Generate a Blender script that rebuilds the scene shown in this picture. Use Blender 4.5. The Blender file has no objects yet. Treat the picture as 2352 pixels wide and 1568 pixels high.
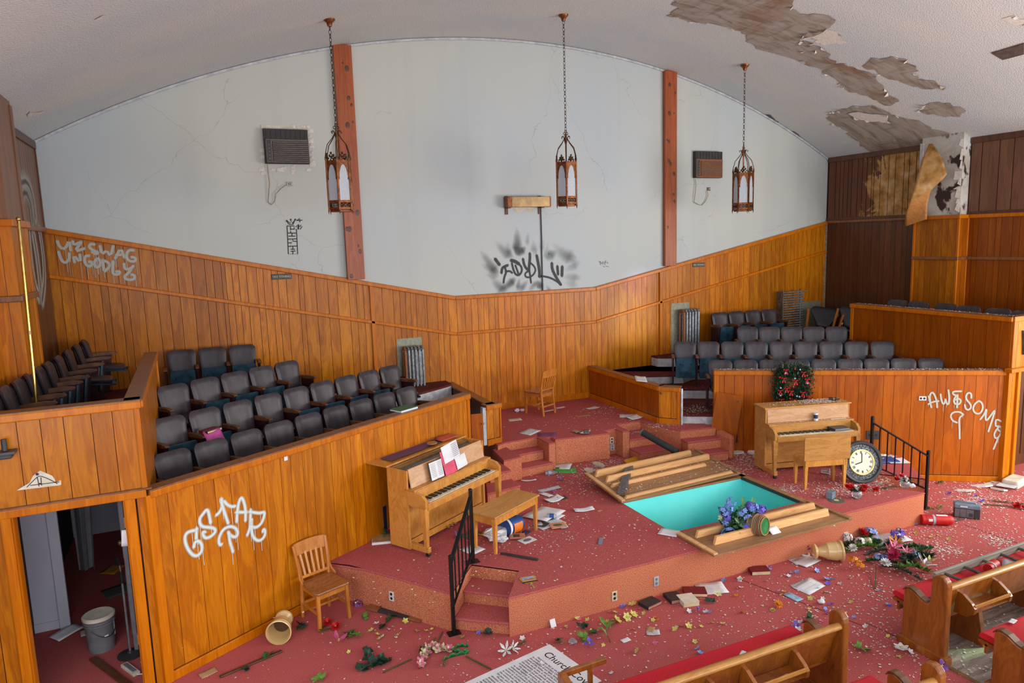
import bpy, bmesh, math, random
from mathutils import Vector, Matrix
C = bpy.context.scene
COL = C.collection
PI = math.pi
rnd = random.Random(7)
# ------------------------------------------------------------------ camera, world, light, exposure
CAMH = 4.2; FPX = 1635.0
YAW, PITCH, ROLL = .4174, .1437, -.0311
_f = Vector((math.sin(YAW)*math.cos(PITCH), math.cos(YAW)*math.cos(PITCH), -math.sin(PITCH)))
_r = Vector((math.cos(YAW), -math.sin(YAW), 0)); _u = _r.cross(_f)
_r, _u = (math.cos(ROLL)*_r + math.sin(ROLL)*_u), (-math.sin(ROLL)*_r + math.cos(ROLL)*_u)
cd = bpy.data.cameras.new('camera'); cam = bpy.data.objects.new('camera', cd); COL.objects.link(cam)
cd.sensor_width = 36; cd.lens = 36*FPX/2352; cd.clip_end = 100
cam.matrix_world = Matrix(((_r.x, _u.x, -_f.x, 0), (_r.y, _u.y, -_f.y, 0), (_r.z, _u.z, -_f.z, CAMH), (0, 0, 0, 1)))
C.camera = cam
W = bpy.data.worlds.new('world'); C.world = W; W.use_nodes = True
W.node_tree.nodes['Background'].inputs[0].default_value = (.80, .90, 1.0, 1)
W.node_tree.nodes['Background'].inputs[1].default_value = 0.55
def area(name, loc, target, sx, sy, power, col):
    l = bpy.data.lights.new(name, 'AREA'); l.shape = 'RECTANGLE'; l.size = sx; l.size_y = sy; l.energy = power; l.color = col
    o = bpy.data.objects.new(name, l); COL.objects.link(o); o.location = loc
    o.rotation_euler = (Vector(target)-Vector(loc)).to_track_quat('-Z', 'Y').to_euler(); return o
area('window_light_east', (13.4, 2.6, 2.9), (5.5, 8.2, 1.2), 5.0, 2.8, 620, (1.0, .96, .90))
area('window_light_west', (-1.7, 2.6, 2.9), (7, 9.5, 1.5), 4.0, 2.4, 130, (.92, .96, 1.0))
area('window_light_rear', (5.9, -3.0, 3.4), (5.9, 10, 2.6), 12, 4.0, 560, (.97, .98, 1.0))
def spot(name, loc, target, power, col, ang, blend=.5):
    l = bpy.data.lights.new(name, 'SPOT'); l.energy = power; l.color = col; l.spot_size = math.radians(ang); l.spot_blend = blend; l.shadow_soft_size = .08
    o = bpy.data.objects.new(name, l); COL.objects.link(o); o.location = loc
    o.rotation_euler = (Vector(target)-Vector(loc)).to_track_quat('-Z', 'Y').to_euler()
# sun through the stained glass of the east windows
spot('stained_glass_yellow', (13.2, 3.4, 3.4), (8.35, 12.5, 2.45), 1700, (.95, 1.0, .55), 8, 1.0)
spot('stained_glass_violet', (13.2, 3.4, 3.5), (8.5, 12.5, 3.15), 900, (.85, .55, 1.0), 5, 1.0)
spot('stained_glass_green', (13.2, 2.4, 3.6), (7.3, 3.98, 0), 2200, (.45, 1.0, .35), 7)
spot('stained_glass_white', (13.2, 2.0, 3.6), (7.0, 3.55, 0), 3200, (.85, .95, 1.0), 9)
C.view_settings.view_transform = 'Standard'; C.view_settings.look = 'None'
C.view_settings.exposure = 0.16; C.view_settings.gamma = 1.0; C.view_settings.use_curve_mapping = False
# ------------------------------------------------------------------ layout helpers: a pixel of the survey photograph on a known plane
def ray(x, y): return _f + _r*((x-1176)/FPX) - _u*((y-784)/FPX)
def Z(x, y, z=0.0):
    d = ray(x, y); t = (z-CAMH)/d.z; return Vector((d.x*t, d.y*t, z))
def onY(x, y, Y):
    d = ray(x, y); t = Y/d.y; return Vector((d.x*t, Y, CAMH+d.z*t))
def onX(x, y, X):
    d = ray(x, y); t = X/d.x; return Vector((X, d.y*t, CAMH+d.z*t))
def onP(x, y, P, n):
    d = ray(x, y); c = Vector((0, 0, CAMH)); t = (Vector(P)-c).dot(n)/d.dot(n); return c+d*t
AX = 5.93; RV = 16.4
def ceil_z(x): return 7.83-(RV-math.sqrt(RV*RV-(x-AX)**2))
def onC(px, py):
    d = ray(px, py); lo, hi = .1, 40
    for _ in range(50):
        m = (lo+hi)/2
        if CAMH+d.z*m < ceil_z(max(-9, min(20, d.x*m))): lo = m
        else: hi = m
    return Vector((d.x*lo, d.y*lo, CAMH+d.z*lo))
def clip(poly, a, b, c):   # keep a*x+b*y<=c
    out = []
    for i in range(len(poly)):
        p, q = poly[i-1], poly[i]; fp = a*p[0]+b*p[1]-c; fq = a*q[0]+b*q[1]-c
        if (fp <= 0) != (fq <= 0):
            t = fp/(fp-fq); out.append((p[0]+(q[0]-p[0])*t, p[1]+(q[1]-p[1])*t))
        if fq <= 0: out.append(q)
    return out
# ------------------------------------------------------------------ materials
def lin(c):
    return tuple(((v/255)/12.92 if v/255 <= .04045 else ((v/255+.055)/1.055)**2.4) for v in c)+(1,)
MATS = {}
class NT:
    def __init__(s, name):
        s.m = bpy.data.materials.new(name); s.m.use_nodes = True; s.t = s.m.node_tree; s.b = s.t.nodes['Principled BSDF']; MATS[name] = s.m
    def n(s, typ, **k):
        o = s.t.nodes.new(typ)
        for a, v in k.items():
            if a in o.inputs: o.inputs[a].default_value = v
            else: setattr(o, a, v)
        return o
    def l(s, a, b): s.t.links.new(a, b)
    def coords(s, scale=(1, 1, 1), kind='Object', rand=0):
        tc = s.n('ShaderNodeTexCoord'); mp = s.n('ShaderNodeMapping'); mp.inputs['Scale'].default_value = scale
        s.l(tc.outputs[kind], mp.inputs['Vector'])
        if rand:
            oi = s.n('ShaderNodeObjectInfo'); mu = s.n('ShaderNodeMath', operation='MULTIPLY'); mu.inputs[1].default_value = rand
            s.l(oi.outputs['Random'], mu.inputs[0]); s.l(mu.outputs[0], mp.inputs['Location'])
        return mp.outputs[0]
    def noise(s, vec, scale=1, detail=4, rough=.5, dist=0):
        o = s.n('ShaderNodeTexNoise'); o.inputs['Scale'].default_value = scale; o.inputs['Detail'].default_value = detail
        o.inputs['Roughness'].default_value = rough; o.inputs['Distortion'].default_value = dist; s.l(vec, o.inputs['Vector']); return o.outputs[0]
    def ramp(s, fac, stops):
        r = s.n('ShaderNodeValToRGB'); e = r.color_ramp.elements
        while len(e) < len(stops): e.new(.5)
        for i, (p, c) in enumerate(stops): e[i].position = p; e[i].color = lin(c) if len(c) == 3 else c
        s.l(fac, r.inputs[0]); return r.outputs[0]
    def mix(s, fac, a, b, typ='MIX'):
        m = s.n('ShaderNodeMix', data_type='RGBA', blend_type=typ)
        for sock, v in ((m.inputs[0], fac), (m.inputs[6], a), (m.inputs[7], b)):
            if hasattr(v, 'node'): s.l(v, sock)
            elif isinstance(v, tuple): sock.default_value = lin(v) if len(v) == 3 else v
            else: sock.default_value = v
        return m.outputs[2]
    def bump(s, h, strength=.3, dist=.01):
        b = s.n('ShaderNodeBump'); b.inputs['Strength'].default_value = strength; b.inputs['Distance'].default_value = dist
        s.l(h, b.inputs['Height']); s.l(b.outputs[0], s.b.inputs['Normal'])
    def fin(s, col=None, rough=.5, metal=0, coat=0, spec=None):
        if col is not None:
            if hasattr(col, 'node'): s.l(col, s.b.inputs['Base Color'])
            else: s.b.inputs['Base Color'].default_value = lin(col)
        s.b.inputs['Roughness'].default_value = rough; s.b.inputs['Metallic'].default_value = metal
        if coat: s.b.inputs['Coat Weight'].default_value = coat; s.b.inputs['Coat Roughness'].default_value = .18
        if spec is not None: s.b.inputs['Specular IOR Level'].default_value = spec
        return s.m
def M(name, c1, c2=None, scale=12, rough=.5, metal=0, bump=0, stretch=(1, 1, 1), coat=0, lo=.35, hi=.68, rand=9, spec=None):
    if name in MATS: return MATS[name]
    n = NT(name)
    c2 = c2 or tuple(max(0, int(v*.86)) for v in c1)
    v = n.coords(stretch, rand=rand); f = n.noise(v, scale, 5)
    col = n.ramp(f, [(lo, c2), (hi, c1)])
    if bump: n.bump(f, bump, .01)
    return n.fin(col, rough, metal, coat, spec)
def wood(name, dark, mid, light, rough=.34, coat=.25, vscale=(9, 9, .7), tone=True, fine=.25, spec=None):
    n = NT(name)
    v = n.coords(vscale, rand=40)
    a = n.noise(v, .8, 5, .6, 1.3)
    rings = n.n('ShaderNodeMath', operation='SINE'); mu = n.n('ShaderNodeMath', operation='MULTIPLY'); mu.inputs[1].default_value = 38
    n.l(a, mu.inputs[0]); n.l(mu.outputs[0], rings.inputs[0]); rm = n.n('ShaderNodeMapRange'); rm.inputs[1].default_value = -1; n.l(rings.outputs[0], rm.inputs[0])
    f = n.mix(.13, a, rm.outputs[0])
    col = n.ramp(f, [(.22, dark), (.5, mid), (.76, light)])
    v2 = n.coords((vscale[0]*8, vscale[1]*8, vscale[2]*4), rand=40); g = n.noise(v2, 1, 3)
    col = n.mix(fine, col, n.ramp(g, [(.3, dark), (.7, light)]))
    if tone:
        oi = n.n('ShaderNodeObjectInfo'); col = n.mix(1.0, col, oi.outputs['Color'], 'MULTIPLY')
        hs = n.n('ShaderNodeHueSaturation'); ma = n.n('ShaderNodeMapRange'); ma.inputs[3].default_value = .9; ma.inputs[4].default_value = 1.08
        n.l(oi.outputs['Random'], ma.inputs[0]); n.l(ma.outputs[0], hs.inputs['Value']); n.l(col, hs.inputs['Color']); col = hs.outputs[0]
    n.bump(g, .06, .004)
    return n.fin(col, rough, 0, coat, spec)
wood('panel', (136, 68, 1), (182, 100, 2), (214, 136, 8), rough=.4, coat=.06, vscale=(6, 6, .9), spec=.3)
wood('panel_red', (128, 58, 1), (160, 77, 2), (182, 98, 6), rough=.34, coat=.15, vscale=(6, 6, .7), spec=.3)
wood('panel_dark', (52, 30, 20), (86, 48, 24), (108, 62, 32), rough=.45, coat=.1)
wood('panel_brown', (84, 52, 34), (118, 76, 50), (140, 94, 64), rough=.45, coat=.1)
wood('trim_wood', (160, 80, 1), (190, 102, 1), (208, 124, 6), rough=.36, coat=.08, spec=.25)
wood('cap_wood', (92, 54, 28), (128, 78, 42), (150, 98, 58), rough=.42, coat=.15)
wood('cedar', (120, 50, 14), (160, 72, 22), (182, 94, 40), rough=.45, coat=.1, vscale=(14, 14, .9))
wood('piano_wood', (172, 106, 34), (204, 138, 58), (220, 160, 84), rough=.34, coat=.3, vscale=(7, 7, 3))
wood('piano_face', (170, 120, 74), (196, 148, 104), (212, 170, 130), rough=.4, coat=.2, vscale=(2, 8, 8))
wood('bench_wood', (152, 98, 40), (184, 128, 60), (200, 148, 80), rough=.36, coat=.25, vscale=(2, 9, 9))
wood('chair_wood', (150, 84, 24), (190, 116, 42), (212, 142, 68), rough=.28, coat=.5, vscale=(9, 9, 2))
wood('seat_wood', (110, 62, 24), (146, 88, 42), (172, 116, 72), rough=.25, coat=.6, vscale=(3, 12, 3))
wood('pew_wood', (98, 50, 12), (138, 76, 20), (164, 98, 34), rough=.3, coat=.4, vscale=(6, 6, 2))
wood('pine', (190, 134, 80), (222, 170, 112), (236, 192, 140), rough=.55, coat=0, vscale=(1.2, 14, 14))
wood('ply', (120, 84, 52), (150, 108, 70), (172, 130, 90), rough=.6, coat=0, vscale=(1.5, 10, 10))
M('groove', (42, 22, 8), (30, 16, 6), rough=.8)
M('white_trim', (205, 206, 208), (170, 172, 178), rough=.45)
M('black_iron', (30, 30, 32), (20, 20, 22), rough=.38, metal=.4)
M('vinyl', (66, 58, 64), (48, 42, 48), scale=5, rough=.42, stretch=(3, 3, .7), bump=.04)
M('vinyl_dark', (38, 40, 48), (26, 28, 34), scale=5, rough=.42)
M('blue_metal', (68, 110, 132), (28, 54, 74), scale=7, rough=.36, metal=.2, lo=.3, hi=.75)
M('seat_iron', (74, 30, 34), (44, 22, 26), rough=.45, metal=.2)
M('arm_wood', (120, 78, 48), (86, 54, 32), rough=.4)
M('radiator', (168, 174, 178), (120, 126, 132), scale=18, rough=.4, metal=.5)
M('radiator_dark', (124, 116, 108), (84, 78, 72), scale=18, rough=.5, metal=.4)
M('sheet_metal', (150, 150, 128), (124, 126, 112), scale=20, rough=.5, metal=.3)
M('copper', (150, 86, 40), (92, 52, 28), scale=20, rough=.38, metal=.55)
M('bronze', (96, 66, 44), (64, 44, 30), scale=20, rough=.42, metal=.6)
M('brass', (214, 186, 112), (180, 150, 80), rough=.22, metal=.9)
M('old_brass', (172, 142, 92), (140, 110, 80), scale=8, rough=.34, metal=.5)
M('ac_brown', (104, 92, 84), (84, 72, 66), rough=.5)
M('ac_dark', (50, 46, 44), (38, 34, 32), rough=.6)
M('cord', (176, 160, 130), rough=.5)
M('chrome', (200, 200, 200), rough=.15, metal=.9)
M('paper', (232, 232, 234), (214, 216, 222), scale=6, rough=.7)
M('paper_print', (214, 216, 220), (150, 152, 158), scale=60, rough=.7, lo=.42, hi=.5, stretch=(1, 4, 1))
M('paper_old', (214, 206, 190), (190, 180, 160), scale=8, rough=.75)
M('kraft', (186, 148, 104), rough=.7)
M('white_key', (232, 224, 200), rough=.25)
M('black_key', (22, 20, 20), rough=.25)
M('black', (22, 22, 22), rough=.5)
M('red_cloth', (214, 22, 42), (180, 14, 34), scale=120, rough=.85, bump=.1)
M('cream', (222, 190, 132), (206, 172, 112), scale=5, rough=.22, coat=.4)
M('soil', (96, 66, 34), rough=.9)
M('plaster_bit', (230, 224, 216), (206, 198, 188), scale=30, rough=.85)
M('outlet', (222, 210, 180), rough=.4)
M('outlet_white', (226, 226, 224), rough=.35)
M('hole', (14, 12, 10), rough=.7)
M('leaf', (52, 104, 50), (26, 66, 34), scale=25, rough=.5)
M('leaf_dark', (34, 72, 54), (20, 46, 38), scale=25, rough=.5)
M('leaf_light', (112, 156, 60), (76, 120, 44), scale=25, rough=.5)
M('ribbon_green', (10, 132, 66), (6, 96, 48), scale=12, rough=.35)
M('stem', (78, 84, 40), rough=.6)
for nm, c in dict(red=(214, 22, 26), white=(236, 236, 236), yellow=(222, 214, 110), orange=(246, 150, 18), blue=(142, 176, 246), violet=(122, 104, 222), purple=(140, 84, 168), pink=(232, 110, 160), cream=(226, 222, 170), magenta=(206, 24, 92)).items():
    M('petal_'+nm, c, tuple(int(v*.8) for v in c), scale=40, rough=.55)
for nm, c in dict(pink_cover=(222, 62, 100), pink_sheet=(214, 92, 172), maroon=(112, 22, 32), maroon_dark=(92, 40, 48), green_book=(40, 104, 60), blue=(36, 84, 156), navy=(40, 44, 80), orange=(238, 124, 20), red=(206, 24, 22), green_card=(60, 178, 76), purple_cloth=(84, 58, 112), purple_sheet=(122, 58, 112), yellow_env=(206, 148, 24), silver=(180, 186, 196), grey_blue=(122, 142, 160), grey=(120, 120, 124), charcoal=(52, 52, 56), dark_grey=(66, 68, 72), black_book=(44, 42, 46), page=(222, 204, 160), pagered=(190, 130, 104), salmon=(196, 132, 96), peach=(222, 150, 110), tan=(178, 132, 82), rust=(150, 92, 52), moss=(90, 96, 84), gold=(206, 172, 70), coral=(206, 96, 72), light_blue=(150, 190, 220)).items():
    M(nm, c, tuple(int(v*.88) for v in c), rough=.5)
def special():
    n = NT('carpet'); v = n.coords(); a = n.noise(v, 130, 3, .65); b = n.noise(v, 1.3, 5); sp = n.noise(v, 75, 3)
    col = n.ramp(a, [(.3, (142, 58, 60)), (.7, (206, 112, 108))])
    col = n.mix(n.ramp(b, [(.4, (0, 0, 0)), (.75, (120, 120, 120))]), col, (176, 64, 72))
    col = n.mix(n.ramp(sp, [(.68, (0, 0, 0)), (.74, (150, 150, 150))]), col, (214, 176, 160))
    n.bump(a, .5, .006); n.fin(col, .95, spec=.1)
    n = NT('carpet_riser'); v = n.coords(); a = n.noise(v, 110, 3, .6); b = n.noise(v, 1.6, 4)
    col = n.ramp(a, [(.36, (146, 78, 58)), (.52, (196, 120, 88)), (.68, (226, 154, 114))])
    col = n.mix(n.ramp(b, [(.42, (0, 0, 0)), (.72, (150, 150, 150))]), col, (182, 80, 74))
    n.bump(a, .5, .006); n.fin(col, .95, spec=.1)
    n = NT('carpet_dark'); v = n.coords(); a = n.noise(v, 200, 2); b = n.noise(v, 3, 5)
    col = n.mix(n.ramp(b, [(.45, (0, 0, 0)), (.8, (120, 120, 120))]), n.ramp(a, [(.3, (74, 30, 32)), (.7, (112, 54, 52))]), (130, 110, 100)); n.fin(col, .95, spec=.1)
    n = NT('floor_worn'); v = n.coords((1, 7, 1)); a = n.noise(v, 3, 6); col = n.ramp(a, [(.3, (106, 92, 88)), (.5, (146, 132, 124)), (.7, (176, 160, 150))]); n.bump(a, .2, .004); n.fin(col, .6)
    n = NT('plaster'); v = n.coords(); streak = n.noise(n.coords((1.6, 1.6, .07)), 1.4, 6, .6); fine = n.noise(v, 30, 6); big = n.noise(v, .35, 3)
    col = n.ramp(big, [(.3, (178, 188, 196)), (.7, (192, 194, 184))])
    col = n.mix(n.ramp(streak, [(.5, (0, 0, 0)), (.78, (130, 130, 130))]), col, (158, 160, 160))
    st = n.noise(n.coords((9, 9, .25)), 1, 4); col = n.mix(n.ramp(st, [(.6, (0, 0, 0)), (.8, (70, 70, 70))]), col, (150, 146, 138))
    vo = n.n('ShaderNodeTexVoronoi', feature='DISTANCE_TO_EDGE'); vo.inputs['Scale'].default_value = .6
    wv = n.coords(); nn = n.n('ShaderNodeTexNoise'); nn.inputs['Scale'].default_value = 2.2; nn.inputs['Detail'].default_value = 6; n.l(wv, nn.inputs['Vector'])
    ad = n.mix(.5, wv, nn.outputs[1], 'ADD'); n.l(ad, vo.inputs['Vector'])
    crack = n.ramp(vo.outputs[0], [(0, (0, 0, 0)), (.0035, (255, 255, 255))])
    gate = n.ramp(n.noise(v, .5, 2), [(.52, (255, 255, 255)), (.56, (0, 0, 0))])
    ck = n.mix(1.0, crack, gate, 'LIGHTEN'); col = n.mix(.25, col, n.mix(1.0, col, ck, 'MULTIPLY'))
    n.bump(fine, .12, .01); n.fin(col, .6)
    n = NT('ceiling_paint'); v = n.coords(); a = n.noise(v, 55, 3); b = n.noise(n.coords((.5, 1.2, 1)), .8, 4); col = n.ramp(b, [(.3, (196, 204, 208)), (.7, (212, 210, 206))])
    n.bump(a, .55, .02); n.fin(col, .8)
    n = NT('water_damage'); a = n.noise(n.coords((1.2, 4, 1)), 1.6, 8, .62, .8); b = n.noise(n.coords((9, 1.2, 1)), 1.1, 5, .6, .4); rr = n.noise(n.coords(), .9, 3)
    col = n.ramp(a, [(.3, (120, 104, 86)), (.5, (160, 150, 138)), (.72, (172, 168, 162))])
    col = n.mix(n.ramp(b, [(.56, (0, 0, 0)), (.74, (190, 190, 190))]), col, (84, 62, 44))
    col = n.mix(n.ramp(rr, [(.56, (0, 0, 0)), (.7, (190, 190, 190))]), col, (132, 76, 24)); n.bump(a, .3, .02); n.fin(col, .85)
    n = NT('panel_stained'); v = n.coords((5, 5, .8), rand=40); a = n.noise(v, 1, 6, .55, 1); base = n.ramp(a, [(.25, (80, 44, 24)), (.75, (112, 64, 34))])
    pk = n.noise(n.coords((1, 1, 1)), 1.5, 9, .66, .5); ye = n.noise(n.coords(), 5, 5)
    geo = n.n('ShaderNodeTexCoord'); sx = n.n('ShaderNodeSeparateXYZ'); n.l(geo.outputs['Object'], sx.inputs[0])
    mr = n.n('ShaderNodeMapRange'); mr.inputs[1].default_value = 12.4; mr.inputs[2].default_value = 10.3; mr.inputs[3].default_value = -.2; mr.inputs[4].default_value = .2; n.l(sx.outputs[1], mr.inputs[0])
    su = n.n('ShaderNodeMath', operation='ADD'); n.l(pk, su.inputs[0]); n.l(mr.outputs[0], su.inputs[1])
    mask = n.ramp(su.outputs[0], [(.5, (0, 0, 0)), (.525, (255, 255, 255))])
    col = n.mix(mask, base, n.ramp(ye, [(.3, (126, 84, 34)), (.5, (176, 130, 66)), (.72, (200, 170, 130))])); n.fin(col, .6)
    n = NT('plaster_ruin'); a = n.noise(n.coords(), 2.2, 8, .65); b = n.noise(n.coords((1, 1, .7)), 3.1, 6)
    col = n.ramp(a, [(.3, (150, 136, 118)), (.5, (190, 184, 172)), (.7, (206, 208, 206))]); col = n.mix(n.ramp(b, [(.57, (0, 0, 0)), (.61, (255, 255, 255))]), col, (60, 42, 34)); n.bump(a, .4, .03); n.fin(col, .9)
    n = NT('pool_paint'); a = n.noise(n.coords(), 1.2, 3); n.fin(n.ramp(a, [(.3, (88, 222, 220)), (.7, (120, 236, 232))]), .35)
    n = NT('back_room_wall'); a = n.noise(n.coords((1, 1, .3)), 2, 6); n.fin(n.ramp(a, [(.3, (176, 176, 190)), (.7, (204, 206, 220))]), .6)
    n = NT('frosted'); a = n.noise(n.coords(), 70, 3); n.bump(a, .5, .01); n.fin((206, 214, 224), .25); n.b.inputs['Transmission Weight'].default_value = .35
    n = NT('clear_plastic'); n.fin((210, 224, 232), .12); n.b.inputs['Transmission Weight'].default_value = .85
    for nm, c in (('spray_white', (206, 220, 218)), ('spray_pale', (176, 180, 168)), ('spray_black', (26, 28, 32)), ('spray_grey', (176, 174, 164)), ('marker_black', (20, 20, 24)), ('spray_mauve', (70, 40, 52)), ('grime', (120, 100, 60))):
        n = NT(nm); n.fin(c, .55); at = n.n('ShaderNodeAttribute', attribute_name='alpha'); n.l(at.outputs['Fac'], n.b.inputs['Alpha'])
    n = NT('basket'); w = n.n('ShaderNodeTexWave', wave_type='BANDS', bands_direction='Z'); w.inputs['Scale'].default_value = 16; w.inputs['Distortion'].default_value = 2; n.l(n.coords(), w.inputs['Vector'])
    n.bump(w.outputs[0], .8, .02); n.fin(n.ramp(w.outputs[0], [(.2, (72, 52, 36)), (.5, (150, 118, 84)), (.8, (206, 184, 144))]), .7)
    n = NT('old_wood'); a = n.noise(n.coords((.6, 12, 12)), 3, 6); n.fin(n.ramp(a, [(.3, (110, 106, 96)), (.7, (170, 168, 156))]), .8)
    n = NT('ornate'); a = n.noise(n.coords(), 46, 4); n.bump(a, .8, .02); n.fin(n.ramp(a, [(.4, (36, 38, 42)), (.6, (112, 116, 122))]), .45, .3)
    n = NT('clock_face'); n.fin(n.ramp(n.noise(n.coords(), 14, 4), [(.3, (206, 204, 180)), (.7, (226, 224, 206))]), .4)
special()
def mt(k): return MATS[k]
# ------------------------------------------------------------------ mesh helpers
class MB:
    def __init__(s): s.v = []; s.f = []; s.mi = []; s.k = 0; s.sm = False
    def add(s, vs, fs):
        o = len(s.v); s.v += [tuple(v) for v in vs]; s.f += [tuple(i+o for i in f) for f in fs]; s.mi += [s.k]*len(fs); return s
    def box(s, a, b, M=None):
        x0, y0, z0 = a; x1, y1, z1 = b
        vs = [Vector(p) for p in ((x0,y0,z0),(x1,y0,z0),(x1,y1,z0),(x0,y1,z0),(x0,y0,z1),(x1,y0,z1),(x1,y1,z1),(x0,y1,z1))]
        if M: vs = [M @ v for v in vs]
        return s.add(vs, [(0,3,2,1),(4,5,6,7),(0,1,5,4),(1,2,6,5),(2,3,7,6),(3,0,4,7)])
    def cb(s, c, d, M=None):
        return s.box([c[i]-d[i]/2 for i in range(3)], [c[i]+d[i]/2 for i in range(3)], M)
    def prism(s, poly, z0, z1, f=None):     # poly in xy, extruded in z; f maps (x,y,z)->point
        n = len(poly); f = f or (lambda x, y, z: (x, y, z))
        vs = [f(p[0], p[1], z0) for p in poly]+[f(p[0], p[1], z1) for p in poly]
        return s.add(vs, [tuple(range(n-1, -1, -1)), tuple(range(n, 2*n))]+[(i, (i+1) % n, n+(i+1) % n, n+i) for i in range(n)])
    def bar(s, p, q, w, h=None, up=(0, 0, 1)):   # rectangular bar
        p, q = Vector(p), Vector(q); h = h or w; d = (q-p).normalized(); u = Vector(up)
        if abs(d.dot(u)) > .98: u = Vector((0, 1, 0))
        a = d.cross(u).normalized(); b = a.cross(d).normalized(); vs = []
        for c in (p, q):
            for i, j in ((-1,-1),(1,-1),(1,1),(-1,1)): vs.append(c+a*(i*w/2)+b*(j*h/2))
        return s.add(vs, [(0,1,2,3),(7,6,5,4),(0,4,5,1),(1,5,6,2),(2,6,7,3),(3,7,4,0)])
    def tube(s, pts, r, n=8, cap=True):
        pts = [Vector(p) for p in pts]; rs = r if isinstance(r, (list, tuple)) else [r]*len(pts); rings = []; up = None
        for i, p in enumerate(pts):
            d = (pts[min(i+1, len(pts)-1)]-pts[max(i-1, 0)]).normalized()
            if up is None: up = Vector((0, 0, 1)) if abs(d.z) < .9 else Vector((1, 0, 0))
            a = d.cross(up).normalized(); up = a.cross(d).normalized()
            rings.append([p+(a*math.cos(2*PI*k/n)+up*math.sin(2*PI*k/n))*rs[i] for k in range(n)])
        vs = [v for R in rings for v in R]; fs = []
        for i in range(len(pts)-1):
            for k in range(n): fs.append((i*n+k, i*n+(k+1) % n, (i+1)*n+(k+1) % n, (i+1)*n+k))
        if cap: fs += [tuple(range(n-1, -1, -1)), tuple(range((len(pts)-1)*n, len(pts)*n))]
        return s.add(vs, fs)
    def lathe(s, prof, n=20, M=None, close=False):
        vs = []; fs = []; m = len(prof)
        for r, z in prof:
            for k in range(n):
                v = Vector((r*math.cos(2*PI*k/n), r*math.sin(2*PI*k/n), z)); vs.append(M @ v if M else v)
        for i in range(m-1):
            for k in range(n): fs.append((i*n+k, i*n+(k+1) % n, (i+1)*n+(k+1) % n, (i+1)*n+k))
        if prof[0][0] > 1e-6: fs.append(tuple(range(n-1, -1, -1)))
        if prof[-1][0] > 1e-6 and not close: fs.append(tuple(range((m-1)*n, m*n)))
        return s.add(vs, fs)
    def ring(s, c, R, r, M=None, n=20, k=6):
        vs = []; fs = []
        for i in range(n):
            for j in range(k):
                a, b = 2*PI*i/n, 2*PI*j/k; v = Vector(((R+r*math.cos(b))*math.cos(a), (R+r*math.cos(b))*math.sin(a), r*math.sin(b)))
                vs.append((M @ v if M else v)+Vector(c))
        for i in range(n):
            for j in range(k): fs.append((i*k+j, ((i+1) % n)*k+j, ((i+1) % n)*k+(j+1) % k, i*k+(j+1) % k))
        return s.add(vs, fs)
    def ball(s, c, r, sc=(1, 1, 1), n=8, m=6):
        vs = []; fs = []
        for i in range(1, m):
            t = PI*i/m
            for k in range(n): vs.append((c[0]+r*sc[0]*math.sin(t)*math.cos(2*PI*k/n), c[1]+r*sc[1]*math.sin(t)*math.sin(2*PI*k/n), c[2]+r*sc[2]*math.cos(t)))
        for i in range(m-2):
            for k in range(n): fs.append((i*n+k, (i+1)*n+k, (i+1)*n+(k+1) % n, i*n+(k+1) % n))
        b = len(vs); vs += [(c[0], c[1], c[2]+r*sc[2]), (c[0], c[1], c[2]-r*sc[2])]
        for k in range(n): fs += [(b, k, (k+1) % n), (b+1, (m-2)*n+(k+1) % n, (m-2)*n+k)]
        return s.add(vs, fs)
    def mesh(s, name, mats, smooth=None, bevel=0):
        me = bpy.data.meshes.new(name); me.from_pydata(s.v, [], s.f)
        for m in (mats if isinstance(mats, (list, tuple)) else [mats]): me.materials.append(mt(m) if isinstance(m, str) else m)
        if max(s.mi, default=0): me.polygons.foreach_set('material_index', s.mi)
        if smooth:
            me.polygons.foreach_set('use_smooth', [True]*len(s.f))
        me.update()
        if smooth: me.set_sharp_from_angle(angle=math.radians(smooth))
        return me
def link(name, me, parent=None, loc=None, rot=None, kind=None):
    o = bpy.data.objects.new(name, me); COL.objects.link(o)
    if parent: o.parent = parent
    if loc is not None: o.location = loc
    if rot is not None: o.rotation_euler = rot
    if kind: o['kind'] = kind
    return o
def part(name, mb, mats, parent=None, smooth=None, bevel=0, label=None, kind=None, loc=None, rot=None):
    o = link(name, mb.mesh(name, mats, smooth), parent, loc, rot, kind)
    if bevel:
        b = o.modifiers.new('bevel', 'BEVEL'); b.width = bevel; b.segments = 2; b.limit_method = 'ANGLE'
    if label: o['label'] = label
    return o
def thing(name, label, cat, loc=(0, 0, 0), rz=0, group=None, rot=None):
    o = bpy.data.objects.new(name, None); COL.objects.link(o); o.empty_display_size = .1
    o.location = loc; o.rotation_euler = rot if rot else (0, 0, rz); o['label'] = label; o['category'] = cat
    if group: o['group'] = group
    return o
def solo(name, mb, mats, label, cat, loc=(0, 0, 0), rz=0, group=None, smooth=None, rot=None, bevel=0):
    o = part(name, mb, mats, None, smooth, bevel); o.location = loc; o.rotation_euler = rot if rot else (0, 0, rz)
    o['label'] = label; o['category'] = cat
    if group: o['group'] = group
    return o
def struct(name, mb, mats, parent=None, smooth=None, bevel=0):
    o = part(name, mb, mats, parent, smooth, bevel); o['kind'] = 'structure'; return o
def flat_with_holes(outer, holes, z):
    bm = bmesh.new(); ed = []
    for loop in [outer]+holes:
        vs = [bm.verts.new((p[0], p[1], z)) for p in loop]
        ed += [bm.edges.new((vs[i], vs[(i+1) % len(vs)])) for i in range(len(vs))]
    bmesh.ops.triangle_fill(bm, use_beauty=True, edges=ed, normal=(0, 0, 1))
    bm.verts.index_update(); v = [tuple(x.co) for x in bm.verts]; f = [tuple(x.index for x in p.verts) for p in bm.faces]; bm.free(); return v, f
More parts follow.
